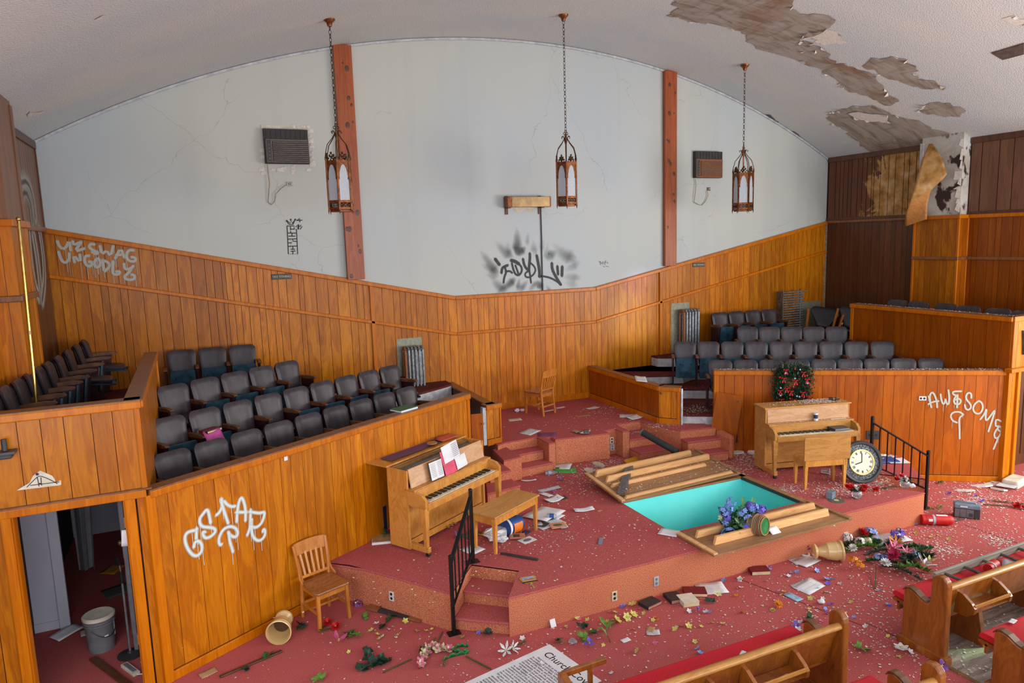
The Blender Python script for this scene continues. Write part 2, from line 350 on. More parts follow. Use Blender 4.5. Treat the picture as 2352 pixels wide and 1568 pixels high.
TONES = {}
def planks(owner, A, B, zlo, zhi, n, mat, wmin=.09, wmax=.2, sheet=1.22, th=.012, name='plank', gap=.0065, tone=(.78, 1.16), seed=1, skip=None, wk=1.0):
    """Upright boards side by side on a wall line A-B (x,y); zlo, zhi: functions of the distance along it; n: facing."""
    R = random.Random(seed); A = Vector((A[0], A[1])); B = Vector((B[0], B[1])); L = (B-A).length; d = (B-A)/L; n = Vector((n[0], n[1])).normalized(); s = 0; nxt = 0; t = 1
    while s < L-1e-4:
        if s >= nxt-1e-6: nxt += sheet; t = R.uniform(*tone); wm = R.uniform(.96, 1.04)
        w = min(R.choice([.1, .12, .13, .2, .16])*wk, nxt-s, L-s)
        if wmax > .2: w = min(w*wmax/.2, L-s)
        if L-s-w < .05: w = L-s
        if nxt-s-w < .05: w = min(nxt-s, L-s)
        a, b = s+gap/2, s+w-gap/2
        if not (skip and skip(s+w/2)):
            mb = MB(); vs = []
            for q in (0, th):
                for u in (a, b):
                    p = A+d*u+n*q; vs += [(p.x, p.y, zlo(u)), (p.x, p.y, zhi(u))]
            mb.add(vs, [(0, 1, 3, 2), (4, 6, 7, 5), (0, 4, 5, 1), (2, 3, 7, 6), (1, 5, 7, 3), (0, 2, 6, 4)])
            o = part(name, mb, mat, owner); o.color = (t, t*wm, t*wm*wm, 1)
        s += w
def ribbon(pts, w, P, n, soft=.5, fade=0):
    """A sprayed stroke: a strip lying on the plane (P, n); alpha fades out across its soft edge."""
    pts = [Vector(p) for p in pts]; n = Vector(n); out = []
    if len(pts) > 2 and fade != -1:                      # smooth
        for _ in range(2 if len(pts) > 6 else 1):
            q = [pts[0]]
            for i in range(len(pts)-1): q += [pts[i]*.75+pts[i+1]*.25, pts[i]*.25+pts[i+1]*.75]
            q.append(pts[-1]); pts = q
    L = len(pts); vs = []; al = []; fs = []
    d0 = (pts[1]-pts[0]).normalized(); d1 = (pts[-1]-pts[-2]).normalized()
    seq = [(pts[0]-d0*w*.55*(1+soft), 0)]+[(p, 1) for p in pts]+[(pts[-1]+d1*w*.55*(1+soft), 0)]
    for i, (p, e) in enumerate(seq):
        d = (seq[min(i+1, len(seq)-1)][0]-seq[max(i-1, 0)][0]).normalized(); s = n.cross(d).normalized()
        ww = w*(1 if fade < 1 else .5+.6*i/len(seq))
        for off, a in ((-1-soft, 0), (-1+soft*.6, 1), (1-soft*.6, 1), (1+soft, 0)):
            k = .35 if not e else 1
            vs.append(p+s*(ww/2*off*k)+n*.0008*rnd.random()); al.append(a*e*(1 if fade < 1 else min(1, .12+1.1*i/len(seq))))
    for i in range(len(seq)-1):
        for j in range(3): fs.append((i*4+j, i*4+j+1, (i+1)*4+j+1, (i+1)*4+j))
    return vs, fs, al
def graffiti(name, strokes, P, n, mat, parent, soft=.5, drips=0, lift=.004, label=None, gain=1.0):
    """strokes: list of (width, [points in the plane])"""
    mb = MB(); al = []; R = random.Random(len(strokes)); n = Vector(n).normalized()
    for st in strokes:
        w, pts = st[0], [Vector(p)+n*lift for p in st[1]]; sf = st[2] if len(st) > 2 else soft; g = st[3] if len(st) > 3 else gain
        v, f, a = ribbon(pts, w, P, n, sf, st[4] if len(st) > 4 else 0); mb.add(v, f); al += [x*g for x in a]
        for _ in range(int(drips*len(pts)*.22+R.random()) if drips else 0):
            q = R.choice(pts); l = R.uniform(.06, .22)*drips
            v, f, a = ribbon([q, q-Vector((0, 0, l*.5)), q-Vector((0, 0, l))], w*.16, P, n, .3); mb.add(v, f); al += a
    me = mb.mesh(name, mat); at = me.attributes.new('alpha', 'FLOAT', 'POINT'); at.data.foreach_set('value', al)
    o = link(name, me, parent)
    if label: o['label'] = label
    return o
def text(body, size, M, mat, name, parent, align='LEFT', extrude=.0005, spacing=1.0):
    cu = bpy.data.curves.new('lettering', 'FONT'); cu.body = body; cu.size = size; cu.align_x = align; cu.extrude = extrude; cu.space_line = spacing
    t = bpy.data.objects.new('lettering', cu); COL.objects.link(t); bpy.context.view_layer.update()
    me = bpy.data.meshes.new_from_object(t); bpy.data.objects.remove(t); bpy.data.curves.remove(cu)
    me.transform(M); me.materials.clear(); me.materials.append(mt(mat)); return link(name, me, parent)
# ------------------------------------------------------------------ the setting
ZS, ZP = .45, .90                       # lower stage, upper platform
YB, XL, XR = 12.55, -1.95, 13.80        # back, left and right walls
POOL = [(5.27, 7.05), (7.42, 7.05), (7.42, 8.19), (5.27, 8.19)]
mb = MB(); mb.add(*flat_with_holes([(-7, -3.5), (17, -3.5), (17, 13), (-7, 13)], [POOL], 0)); struct('floor', mb, 'carpet')
mb = MB(); mb.box((6.30, .5, 0), (16, 4.62, .006)); struct('floor', mb, 'floor_worn')
mb = MB(); mb.box((6.27, .5, 0), (6.31, 4.2, .012)); struct('trim_1', mb, 'old_brass')
# lower stage: front edge on y 6.5, an angled stair notch near each end, side facets back to the choir walls
stage = [(1.13, 8.27), (1.22, 8.22), (1.40, 8.06), (1.52, 7.90), (2.25, 6.87), (2.68, 7.40), (3.10, 7.0), (2.75, 6.5), (9.22, 6.5), (8.88, 7.0), (9.30, 7.40), (9.73, 6.87), (10.4, 7.82), (10.35, 7.95),
         (8.0, 9.53), (7.7, 10.6), (4.2, 10.6), (3.46, 9.58)]
mb = MB(); mb.add(*flat_with_holes(stage, [POOL], ZS))
mb.k = 1; n = len(stage)
lo = [(p[0], p[1], 0) for p in stage]; hi = [(p[0], p[1], ZS-.012) for p in stage]
mb.add(lo+hi, [(i, (i+1) % n, n+(i+1) % n, n+i) for i in range(n)])
st = struct('stage', mb, ['carpet', 'carpet_riser'])
# rolled carpet edge along the front of the stage, and the seam under it
for nm, a, b in (('stage_nosing', (2.75, 6.5), (9.22, 6.5)), ('stage_nosing', (1.52, 7.90), (2.25, 6.87)), ('stage_nosing', (9.73, 6.87), (10.4, 7.82)), ('stage_nosing', (1.13, 8.27), (1.52, 7.90))):
    mb = MB(); mb.tube([(a[0], a[1], ZS-.012), (b[0], b[1], ZS-.0125)], .0115, 8); part(nm, mb, 'carpet', st, 60)
# stair treads in the two notches
def notch(a, b, c, d):   # a,b outer mouth (left,right), c,d inner (left,right)
    L = lambda p, q, t: (p[0]+(q[0]-p[0])*t, p[1]+(q[1]-p[1])*t)
    for k, (t, z) in enumerate(((.02, .15), (.5, .30))):
        mb = MB(); poly = [L(a, c, t), L(b, d, t), d, c]
        mb.k = 0; mb.prism(poly, z-.03, z); mb.k = 1
        q = [L(a, c, t+.04), L(b, d, t+.04), d, c]; mb.prism(q, 0, z-.03); part('stair_step', mb, ['carpet', 'carpet_riser'], st, bevel=.012)
notch((2.25, 6.87), (2.75, 6.5), (2.68, 7.40), (3.10, 7.0)); notch((9.73, 6.87), (9.22, 6.5), (9.30, 7.40), (8.88, 7.0))
# upper platform with its side stairs
plat = [(4.26, 12.55), (4.26, 10.30), (4.45, 10.40), (5.02, 10.42), (5.02, 9.98), (5.14, 9.98), (5.14, 10.3), (5.22, 10.3), (5.22, 10.14), (6.20, 10.02), (6.20, 10.2), (6.42, 10.2), (6.42, 9.96), (6.55, 9.96), (6.60, 10.45), (7.08, 10.42), (7.08, 10.18), (7.30, 9.55), (7.95, 9.42), (7.7, 12.55)]
mb = MB(); mb.prism(plat, ZP-.02, ZP); mb.k = 1; mb.prism(plat, ZS, ZP-.02); pf = struct('platform', mb, ['carpet', 'carpet_riser'], bevel=.015)
def step(poly, z0, z1):
    mb = MB(); mb.prism(poly, z1-.03, z1); mb.k = 1; cx = sum(p[0] for p in poly)/len(poly); cy = sum(p[1] for p in poly)/len(poly)
    mb.prism([(cx+(p[0]-cx)*.97, cy+(p[1]-cy)*.95) for p in poly], z0, z1-.03); part('stair_step', mb, ['carpet', 'carpet_riser'], pf, bevel=.012)
step([(4.45, 9.86), (5.06, 9.90), (5.06, 10.42), (4.45, 10.42)], ZS, .60); step([(4.45, 10.12), (5.02, 10.15), (5.02, 10.42), (4.45, 10.42)], ZS, .75)
mb = MB(); q = [(4.12, 9.75), (4.45, 9.80), (4.45, 10.40), (4.2, 10.40)]; mb.prism(q, ZP-.10, ZP-.08); mb.k = 1; mb.prism(q, ZS, ZP-.10); part('stair_curb', mb, ['carpet', 'carpet_riser'], pf, bevel=.03)
step([(3.55, 9.05), (4.12, 9.13), (4.12, 9.75), (3.8, 9.75)], ZS, .62); step([(3.75, 9.42), (4.12, 9.45), (4.12, 9.95), (3.9, 9.95)], ZS, .76)
step([(6.55, 9.62), (7.16, 9.58), (7.10, 10.44), (6.55, 10.44)], ZS, .60); step([(6.55, 9.95), (7.10, 9.92), (7.08, 10.44), (6.55, 10.44)], ZS, .75)
step([(7.22, 9.08), (7.86, 8.98), (8.1, 9.4), (7.30, 9.55)], ZS, .60); step([(7.27, 9.32), (7.92, 9.22), (8.1, 9.4), (7.30, 9.55)], ZS, .76)
mb = MB(); q = [(7.84, 8.92), (7.98, 9.0), (8.06, 9.38), (7.92, 9.42)]; mb.prism(q, ZS, .86); part('carpet_drape', mb, 'carpet_riser', pf, bevel=.05)
# baptismal pool sunk into the stage
x0, y0, x1, y1 = 5.27, 7.05, 7.42, 8.19
pool = thing('baptismal_pool', 'turquoise baptismal pool sunk into the red stage', 'pool', (0, 0, 0))
mb = MB(); zb = -.55
mb.add([(x0,y0,ZS),(x1,y0,ZS),(x1,y1,ZS),(x0,y1,ZS),(x0,y0,zb),(x1,y0,zb),(x1,y1,zb),(x0,y1,zb)], [(0,1,5,4),(1,2,6,5),(2,3,7,6),(3,0,4,7),(4,5,6,7)])
part('basin', mb, 'pool_paint', pool)
for a, b, w in (((x0-.02, y1+.05), (x1+.08, y1+.05), .10), ((x1+.05, y0-.1), (x1+.05, y1+.1), .10), ((x0, y1+.155), (x1, y1+.155), .06)):
    mb = MB(); mb.bar((a[0], a[1], ZS+.012), (b[0], b[1], ZS+.012), w, .03); part('wooden_rim', mb, 'ply', pool)
mb = MB(); mb.bar((x1-.01, y0, ZS+.005), (x1-.01, y1, ZS+.005), .02, .04); part('metal_edge', mb, 'charcoal', pool)
mb = MB(); mb.lathe([(.03, 0), (.03, .02), (.012, .02)], 10, Matrix.Translation((x0+.12, y1-.004, .28)) @ Matrix.Rotation(PI/2, 4, 'X')); part('drain_fitting', mb, 'black', pool)
# ---- back wall, arched plaster above a wainscot whose top slopes up with the choir tiers
def wtop(x): return 3.135+max(0, abs(x-AX)-1.51)*(.219 if x < AX else .189)
xs = [XL-.1+i*(XR-XL+.2)/40 for i in range(41)]
mb = MB(); vs = []
for y in (YB, YB+.2):
    for x in xs: vs += [(x, y, -.2), (x, y, ceil_z(x)+.05)]
k = 2*len(xs); fs = []
for i in range(len(xs)-1): fs += [(2*i, 2*i+2, 2*i+3, 2*i+1), (k+2*i, k+2*i+1, k+2*i+3, k+2*i+2)]
mb.add(vs, fs); wb = struct('wall_back', mb, 'plaster')
mb = MB(); vs = []
for x in xs: vs += [(x, YB-.008, .3), (x, YB-.008, wtop(x))]
mb.add(vs, fs[0::2]); part('wainscot_backing', mb, 'groove', wb)
for a, b, sd in ((XL, 2.85, 3), (2.85, 9.03, 4), (9.03, XR, 5)):
    planks(wb, (a, YB-.008), (b, YB-.008), lambda u: .8, lambda u, a=a: wtop(a+u), (0, -1), 'panel', seed=sd)
ks = [XL, AX-1.51, AX+1.51, XR]
for off, nm, hh, th, m in ((0, 'cap_rail', .075, .05, 'trim_wood'), (-.675, 'chair_rail', .06, .04, 'trim_wood')):
    for a, b in zip(ks, ks[1:]):
        mb = MB(); mb.bar((a, YB-.02-th/2, wtop(a)+off), (b, YB-.02-th/2, wtop(b)+off), th, hh); part(nm, mb, m, wb, bevel=.012)
for x in (2.86, 9.04):
    mb = MB(); mb.box((x-.035, YB-.06, .8), (x+.035, YB-.01, wtop(x)-.02)); part('batten', mb, 'trim_wood', wb, bevel=.008)
mb = MB(); mb.box((4.3, YB-.04, ZP), (7.3, YB-.015, ZP+.12)); part('baseboard', mb, 'trim_wood', wb, bevel=.006)
mb = MB()
for i in range(len(xs)-1): mb.bar((xs[i], YB-.02, ceil_z(xs[i])-.03), (xs[i+1], YB-.02, ceil_z(xs[i+1])-.03), .03, .035)
part('crown_moulding', mb, 'white_trim', wb)
for i, (x, w) in enumerate(((2.60, .30), (9.26, .29))):
    mb = MB(); mb.box((x-w/2, YB-.10, wtop(x)+.04), (x+w/2, YB-.001, ceil_z(x)-.01)); struct('trim_%d' % (i+2), mb, 'cedar', bevel=.006)
    kn = MB(); R = random.Random(i+5)
    for _ in range(13):
        r = R.uniform(.016, .042); kn.lathe([(r, 0), (r*.5, .0025), (0, .003)], 9, Matrix.Translation((x+R.uniform(-w*.38, w*.38), YB-.1005, R.uniform(wtop(x)+.1, ceil_z(x)-.1))) @ Matrix.Rotation(PI/2, 4, 'X') @ Matrix.Diagonal((1, 1.35, 1, 1)))
    o = part('knots', kn, 'panel_dark', bpy.data.objects['trim_%d' % (i+2)], kind='stuff')
# ---- ceiling vault
xs = [-2.6+i*17.2/56 for i in range(57)]
mb = MB(); vs = []
for x in xs: vs += [(x, -3.5, ceil_z(x)), (x, YB+.1, ceil_z(x))]
mb.add(vs, [(2*i, 2*i+1, 2*i+3, 2*i+2) for i in range(56)]); ce = struct('ceiling', mb, 'ceiling_paint', smooth=60)
def patch(pix, mat='water_damage', drop=.012, name='fallen_plaster_patch', lip=True, seed=1):
    R = random.Random(seed); P = [onC(*p) for p in pix]; pts = []
    for i, p in enumerate(P):
        q = P[(i+1) % len(P)]; L = (q-p).length; k = max(1, int(L/.09))
        for j in range(k):
            t = j/k; w = p.lerp(q, t); a = .06 if j else .015; pts.append((w.x+R.uniform(-a, a), w.y+R.uniform(-a, a)))
    v, f = flat_with_holes(pts, [], 0); bm = bmesh.new(); bv = [bm.verts.new(x) for x in v]
    for t in f: bm.faces.new([bv[i] for i in t])
    bmesh.ops.subdivide_edges(bm, edges=bm.edges[:], cuts=3, use_grid_fill=True)
    for x in bm.verts: x.co.z = ceil_z(x.co.x)-drop
    me = bpy.data.meshes.new(name); bm.to_mesh(me); bm.free(); me.materials.append(mt(mat)); o = link(name, me, ce)
    if lip:
        fl = MB()
        for i in range(len(pts)):
            if R.random() < .30:
                x, y = pts[i]; x2, y2 = pts[(i+1) % len(pts)]; d = Vector((x2-x, y2-y, 0)); nn = Vector((-d.y, d.x, 0)); nn = nn.normalized() if nn.length else Vector((0, 1, 0))
                s = R.uniform(.015, .06)*R.choice((1, 1, 1.7)); dr = R.uniform(.005, .04)
                a = Vector((x, y, ceil_z(x)-drop-.004)); b = Vector((x2, y2, ceil_z(x2)-drop-.004)); m = (a+b)/2+nn*s*R.choice((-1, 1)); m.z -= dr
                e1, e2 = R.uniform(-.1, .3), R.uniform(-.3, .1); fl.add([a.lerp(b, R.uniform(0, .2)), b.lerp(a, R.uniform(0, .3)), m+(b-a)*e1, m+(b-a)*e2], [(0, 1, 2, 3)])
        if fl.v: part('curled_flakes', fl, 'plaster_bit', ce, kind='stuff')
    return o
patch([(1548, -40), (1820, -40), (1828, 22), (1840, 30), (1905, 35), (1917, 50), (1892, 72), (1838, 88), (1895, 130), (1912, 146), (1900, 165), (1868, 152), (1832, 138), (1790, 126), (1740, 112), (1716, 92), (1718, 78), (1668, 62), (1612, 52), (1530, 36), (1552, 20)], seed=2)
patch([(1838, 88), (1868, 98), (1898, 118), (1918, 145), (1962, 152), (2000, 165), (2015, 186), (2040, 208), (2042, 218), (2020, 228), (1966, 212), (1925, 194), (1905, 170), (1850, 143)], seed=3)
patch([(2015, 216), (2052, 220), (2064, 232), (2048, 242), (2018, 234)], seed=4)
patch([(1982, 150), (2005, 132), (2048, 128), (2085, 136), (2102, 156), (2110, 180), (2150, 184), (2172, 198), (2166, 206), (2120, 204), (2068, 188), (2020, 168)], seed=5)
patch([(1900, 262), (1930, 252), (1962, 242), (2005, 240), (2030, 252), (2048, 262), (2106, 274), (2140, 296), (2222, 318), (2226, 338), (2180, 340), (2120, 350), (2028, 362), (1990, 342), (1966, 322), (1938, 296), (1904, 276)], seed=6)
patch([(2108, 252), (2128, 240), (2170, 236), (2208, 244), (2206, 268), (2170, 268), (2130, 262)], seed=7)
patch([(1950, 258), (1985, 256), (2040, 262), (2046, 280), (2000, 276), (1960, 266)], 'plaster_bit', .03, 'hanging_plaster', seed=8)
patch([(1846, 84), (1890, 64), (1925, 74), (1946, 98), (1900, 102)], 'plaster_bit', .006, 'loosened_paint', seed=9)
patch([(2300, 42), (2330, 34), (2360, 44), (2352, 60), (2320, 52)], 'plaster_bit', .006, 'loosened_paint', seed=10)
patch([(1752, 262), (1768, 262), (1800, 290), (1850, 322), (1884, 352), (1870, 350), (1820, 316), (1776, 288)], 'dark_grey', .01, 'open_seam', lip=False, seed=11)
for pix in ([(218, 42), (235, 34), (246, 32), (240, 38), (222, 44)], [(62, 262), (72, 252), (104, 252), (92, 260)]):
    patch(pix, 'plaster_bit', .012, 'loosened_paint', lip=False, seed=12)
mb = MB(); A, B = onC(2278, 120), onC(2352, 98); c = onC(2303, 135); e = onC(2352, 122)
mb.add([A-Vector((0, 0, .02)), B-Vector((0, 0, .02)), e-Vector((0, 0, .02)), c-Vector((0, 0, .02)), A, B, e, c], [(0,3,2,1),(0,1,5,4),(1,2,6,5),(2,3,7,6),(3,0,4,7)])
solo('ceiling_vent', mb, 'kraft' if 0 else 'ac_brown', 'dull brown rectangular fixture set into the peeling ceiling', 'ceiling fixture')  # brown vent plate on the vault, not a lamp
# ---- side walls
def side_wall(name, X, s, dmat, ymin, zlow):   # s: +1 left wall facing +x, -1 right wall
    mb = MB(); mb.box((min(X, X-s*.2), ymin, -.1), (max(X, X-s*.2), YB+.1, ceil_z(X)+.3)); w = struct(name, mb, 'groove')
    n = (s, 0)
    return w
wl = side_wall('wall_left', XL, 1, 'panel_brown', 7.1, 0); wr = side_wall('wall_right', XR, -1, 'panel_brown', 7.0, 0)
ZW = 4.50; ZR = 4.32
planks(wl, (XL, YB-.05), (XL, 10.05), lambda u: ZW+.06, lambda u: ceil_z(XL)-.02, (1, 0), 'panel_brown', seed=21, tone=(.9, 1), gap=.016)
planks(wl, (XL, YB-.05), (XL, 10.05), lambda u: 1.2, lambda u: ZW, (1, 0), 'panel_dark', seed=22, tone=(.9, 1.1))
planks(wl, (XL, 9.2), (XL, 7.3), lambda u: 1.9, lambda u: ZW, (1, 0), 'panel', seed=23)
planks(wl, (XL, 9.2), (XL, 7.3), lambda u: ZW+.06, lambda u: ceil_z(XL)-.02, (1, 0), 'panel_brown', seed=24, gap=.016)
# left pilaster
mb = MB(); mb.box((XL, 9.2, 1.9), (-1.74, 10.05, ceil_z(-1.74)-.0)); struct('trim_4', mb, 'panel_brown')
t4 = bpy.data.objects['trim_4']
planks(t4, (-1.74, 10.05), (-1.74, 9.2), lambda u: 1.9, lambda u: ZW, (1, 0), 'panel', seed=25)
planks(t4, (XL, 9.2), (-1.72, 9.2), lambda u: 1.9, lambda u: ZW, (0, -1), 'panel', seed=26)
mb = MB(); mb.box((-1.745, 9.95, 1.95), (-1.722, 10.06, ZW)); part('corner_strip', mb, 'trim_wood', t4, bevel=.006)
mb = MB(); mb.box((-1.745, 9.97, ZW+.07), (-1.722, 10.06, ceil_z(-1.74)-.05)); part('corner_strip', mb, 'panel_brown', t4, bevel=.006)
for z, h, m in ((ZW+.03, .08, 'trim_wood'), (3.72, .07, 'cap_wood')):
    mb = MB(); mb.box((XL, 9.16, z-h/2), (-1.69, 10.08, z+h/2)); part('cap_rail' if z > 4 else 'chair_rail', mb, m, t4, bevel=.01)
    mb = MB(); mb.box((XL, 7.3, z-h/2), (XL+.05, 9.16, z+h/2)); part('cap_rail' if z > 4 else 'chair_rail', mb, m, wl, bevel=.01)
mb = MB(); mb.box((XL, 10.05, ZW+.0), (XL+.05, YB-.02, ZW+.07)); part('cap_rail', mb, 'cap_wood', wl, bevel=.01)
mb = MB(); mb.box((XL, 10.05, ceil_z(XL)-.12), (XL+.04, YB-.03, ceil_z(XL)-.01)); part('crown_strip', mb, 'panel_dark', wl, bevel=.006)
mb = MB(); mb.box((XL, YB-.06, ZW), (XL+.03, YB-.02, ceil_z(XL)-.1)); part('corner_strip', mb, 'panel_dark', wl)
# right wall
planks(wr, (XR, YB-.05), (XR, 10.05), lambda u: ZR+.12, lambda u: ceil_z(XR)-.02, (-1, 0), 'panel_stained', seed=31, tone=(.95, 1.05), gap=.016)
planks(wr, (XR, YB-.05), (XR, 10.05), lambda u: 1.2, lambda u: ZR, (-1, 0), 'panel_dark', seed=32, tone=(.8, 1.1))
planks(wr, (XR, 9.15), (XR, 7.0), lambda u: ZR+.10, lambda u: ceil_z(XR)-.05, (-1, 0), 'panel_brown', seed=33, tone=(.82, .9), wmax=.32, gap=.016)
planks(wr, (XR, 9.15), (XR, 7.0), lambda u: 1.9, lambda u: ZR, (-1, 0), 'panel_red', seed=34, tone=(.62, .75))
mb = MB(); mb.box((13.54, 9.15, 1.9), (XR, 10.05, ZR)); t5 = struct('trim_5', mb, 'groove')
planks(t5, (13.54, 10.05), (13.54, 9.15), lambda u: 1.9, lambda u: ZR, (-1, 0), 'panel', seed=35, tone=(.72, .8))
planks(t5, (13.54, 9.15), (XR, 9.15), lambda u: 1.9, lambda u: ZR, (0, -1), 'panel_red', seed=36, tone=(.8, .9))
for a in ((13.53, 10.06), (13.53, 9.14), (13.79, 9.135)):
    mb = MB(); mb.box((a[0]-.02, a[1]-.025, 1.9), (a[0]+.015, a[1]+.02, ZR)); part('corner_strip', mb, 'trim_wood', t5, bevel=.005)
for z, h in ((ZR+.03, .07), (3.55, .06)):
    mb = MB(); mb.box((13.49, 9.10, z-h/2), (XR, 10.08, z+h/2)); part('chair_rail' if z < 4 else 'cap_rail', mb, 'cap_wood' if z < 4 else 'trim_wood', t5, bevel=.01)
    mb = MB(); mb.box((XR-.05, 7.0, z-h/2), (XR, 9.1, z+h/2)); part('chair_rail' if z < 4 else 'cap_rail', mb, 'cap_wood' if z < 4 else 'trim_wood', wr, bevel=.01)
mb = MB(); mb.box((XR-.05, 10.08, ZR+.0), (XR, YB-.02, ZR+.06)); part('cap_rail', mb, 'cap_wood', wr, bevel=.01)
for a, b in ((10.05, YB-.03), (7.0, 9.15)):
    mb = MB(); mb.box((XR-.04, a, ceil_z(XR)-.10), (XR, b, ceil_z(XR)+.01)); part('crown_strip', mb, 'panel_dark', wr, bevel=.006)
    mb = MB(); mb.box((XR-.03, a, ZR+.06), (XR, b, ZR+.12)); part('base_strip', mb, 'panel_dark', wr, bevel=.006)
mb = MB(); mb.box((XR-.03, YB-.05, 1.4), (XR, YB-.015, ZR)); part('corner_strip', mb, 'old_wood', wr)
# ruined plaster core of the right pilaster above the wainscot
mb = MB(); mb.box((13.58, 9.17, ZR+.06), (XR, 10.02, ceil_z(13.6)+.02)); t6 = struct('trim_6', mb, 'plaster_ruin')
mb = MB()
R = random.Random(12); z = ZR+.1
while z < ceil_z(13.6)-.2:
    w = R.uniform(.03, .16); h = R.uniform(.05, .3); mb.add([(13.575, 9.17, z), (13.56, 9.17+w, z+h*R.uniform(.1, .4)), (13.565, 9.17+w*R.uniform(.4, .9), z+h), (13.575, 9.17, z+h)], [(0, 1, 2, 3)]); z += h*R.uniform(.7, 1.2)
part('broken_plaster_edge', mb, 'plaster_bit', t6, kind='stuff')
mb = MB(); mb.box((13.56, 9.98, ZR+.06), (13.60, 10.05, ceil_z(13.6)-.1)); part('cracked_strip', mb, 'white_trim', t6)
# sheet of panelling curling away from that pilaster
sheet = MB(); vs = []; NI, NJ = 18, 9; ex = onX(2145, 330, 13.5)
top = [(2122, 338), (2136, 330)]; ctrlL = [(2134, 331), (2118, 366), (2104, 416), (2092, 460), (2080, 490), (2079, 520)]; ctrlR = [(2142, 330), (2164, 362), (2176, 402), (2138, 436), (2130, 470), (2129, 503)]
def samp(c, t):
    s = t*(len(c)-1); i = min(int(s), len(c)-2); u = s-i; return (c[i][0]+(c[i+1][0]-c[i][0])*u, c[i][1]+(c[i+1][1]-c[i][1])*u)
for i in range(NI+1):
    t = i/NI; a, b = samp(ctrlL, t), samp(ctrlR, t)
    for j in range(NJ+1):
        u = j/NJ; p = (a[0]+(b[0]-a[0])*u, a[1]+(b[1]-a[1])*u); out = .04+.42*math.sin(PI*min(1, t*1.05))*(.35+.65*(1-u))+.1*t
        vs.append(onX(p[0], p[1], 13.52-out*.8))
sheet.add(vs, [(i*(NJ+1)+j, i*(NJ+1)+j+1, (i+1)*(NJ+1)+j+1, (i+1)*(NJ+1)+j) for i in range(NI) for j in range(NJ)])
sheet.mi = [1 if i > 10 else 0 for i in range(NI) for j in range(NJ)]
o = part('curled_panel_sheet', sheet, ['panel_stained', 'pine'], t6, 60); o.color = (.78, .6, .38, 1); so = o.modifiers.new('thick', 'SOLIDIFY'); so.thickness = .006
# ------------------------------------------------------------------ choir walls, galleries, tiers
def wallface(name, A, B, n, z0, z1, mat='panel', cap='cap_wood', lip='trim_wood', base=True, th=.10, seed=1, zb=None, endposts=(), kind='structure', tone=(.85, 1.12), capw=.16):
    """A panelled parapet: body, boards on the viewing face n, lip and cap along the top, baseboard."""
    A, B = Vector((A[0], A[1])), Vector((B[0], B[1])); d = (B-A).normalized(); n = Vector((n[0], n[1])).normalized()
    def q(s, o, z): p = A+d*s+n*o; return (p.x, p.y, z)
    L = (B-A).length; mb = MB()
    def bx(m, s0, s1, o0, o1, za, zc):
        m.add([q(s0,o0,za), q(s1,o0,za), q(s1,o1,za), q(s0,o1,za), q(s0,o0,zc), q(s1,o0,zc), q(s1,o1,zc), q(s0,o1,zc)], [(0,3,2,1),(4,5,6,7),(0,1,5,4),(1,2,6,5),(2,3,7,6),(3,0,4,7)]); return m
    bx(mb, 0, L, -.002, -th, z0, z1-.02); w = struct(name, mb, 'groove')
    zl = z0+(.11 if base else 0)
    planks(w, A, B, lambda u: zl, lambda u: z1-.07, n, mat, seed=seed, tone=tone, wk=1.35, gap=.0055)
    mb = MB(); bx(mb, 0, L, .005, -th-.005, z0, z1-.03); 
    if cap:
        part('back_face', bx(MB(), .01, L-.01, -th-.004, -th-.012, z0, z1-.03), 'panel_dark', w)
        part('cap_board', bx(MB(), -.01, L+.01, .035, .035-capw, z1-.03, z1), cap, w, bevel=.006)
        part('lip_moulding', bx(MB(), -.01, L+.01, .042, .0, z1-.085, z1-.012), lip, w, bevel=.012)
    if base: part('baseboard', bx(MB(), 0, L, .028, .0, z0, z0+.10), 'trim_wood', w, bevel=.006)
    for s, ww in endposts: part('end_post', bx(MB(), s-ww/2, s+ww/2, .03, -th-.01, z0, z1-.03), 'trim_wood', w, bevel=.008)
    return w, q, bx
LU = Vector((.868, .4966)); LN = Vector((.4966, -.868)); LA = Vector((-.55, 7.30))
RU = Vector((.8352, -.55)); RN = Vector((-.55, -.8352)); RA = Vector((7.98, 9.53))
LEN_L = 4.72; LEN_R = 4.60
ZLB, ZRB = 1.97, 1.87
LB = LA+LU*LEN_L; RB = RA+RU*LEN_R
wcl, ql, bl = wallface('wall_choir_left', LA, LB, LN, 0, ZLB, seed=41, endposts=((LEN_L-.03, .06),), mat='panel')
wcr, qr, br = wallface('wall_choir_right', RA, RB, RN, 0, ZRB, seed=42, endposts=((.04, .08),), mat='panel_red')
part('corner_post', bl(MB(), -.05, .04, .035, -.1, 0, ZLB-.05), 'trim_wood', wcl, bevel=.008)
# gates hanging open at the choir entries
g = thing('choir_gate', 'low wooden gate standing open behind the upright piano with hymn books', 'gate', tuple(LB)+(0,))
p, q2 = LB+LU*.03, LB+LU*.30-LN*.02
mb = MB(); mb.bar((.02, -.02, 1.26), (.19, -.05, 1.26), .03, .78); part('gate_board', mb, 'panel_red', g, bevel=.004)
mb = MB(); mb.cb((.18, -.075, 1.5), (.03, .03, .03)); part('gate_latch', mb, 'brass', g)
g = thing('choir_gate', 'low wooden gate folded open against the wall with the wreath', 'gate', tuple(RA)+(0,))
mb = MB(); a = RA+RN*.08-RU*.02; b = RA+RU*.40+RN*.16
mb.bar((a.x-RA.x, a.y-RA.y, 1.08), (b.x-RA.x, b.y-RA.y, 1.02), .025, .86); part('gate_board', mb, 'panel_red', g, bevel=.004)
mb = MB(); mb.cb((b.x-RA.x-.02, b.y-RA.y-.02, 1.36), (.03, .04, .04)); part('gate_latch', mb, 'brass', g)
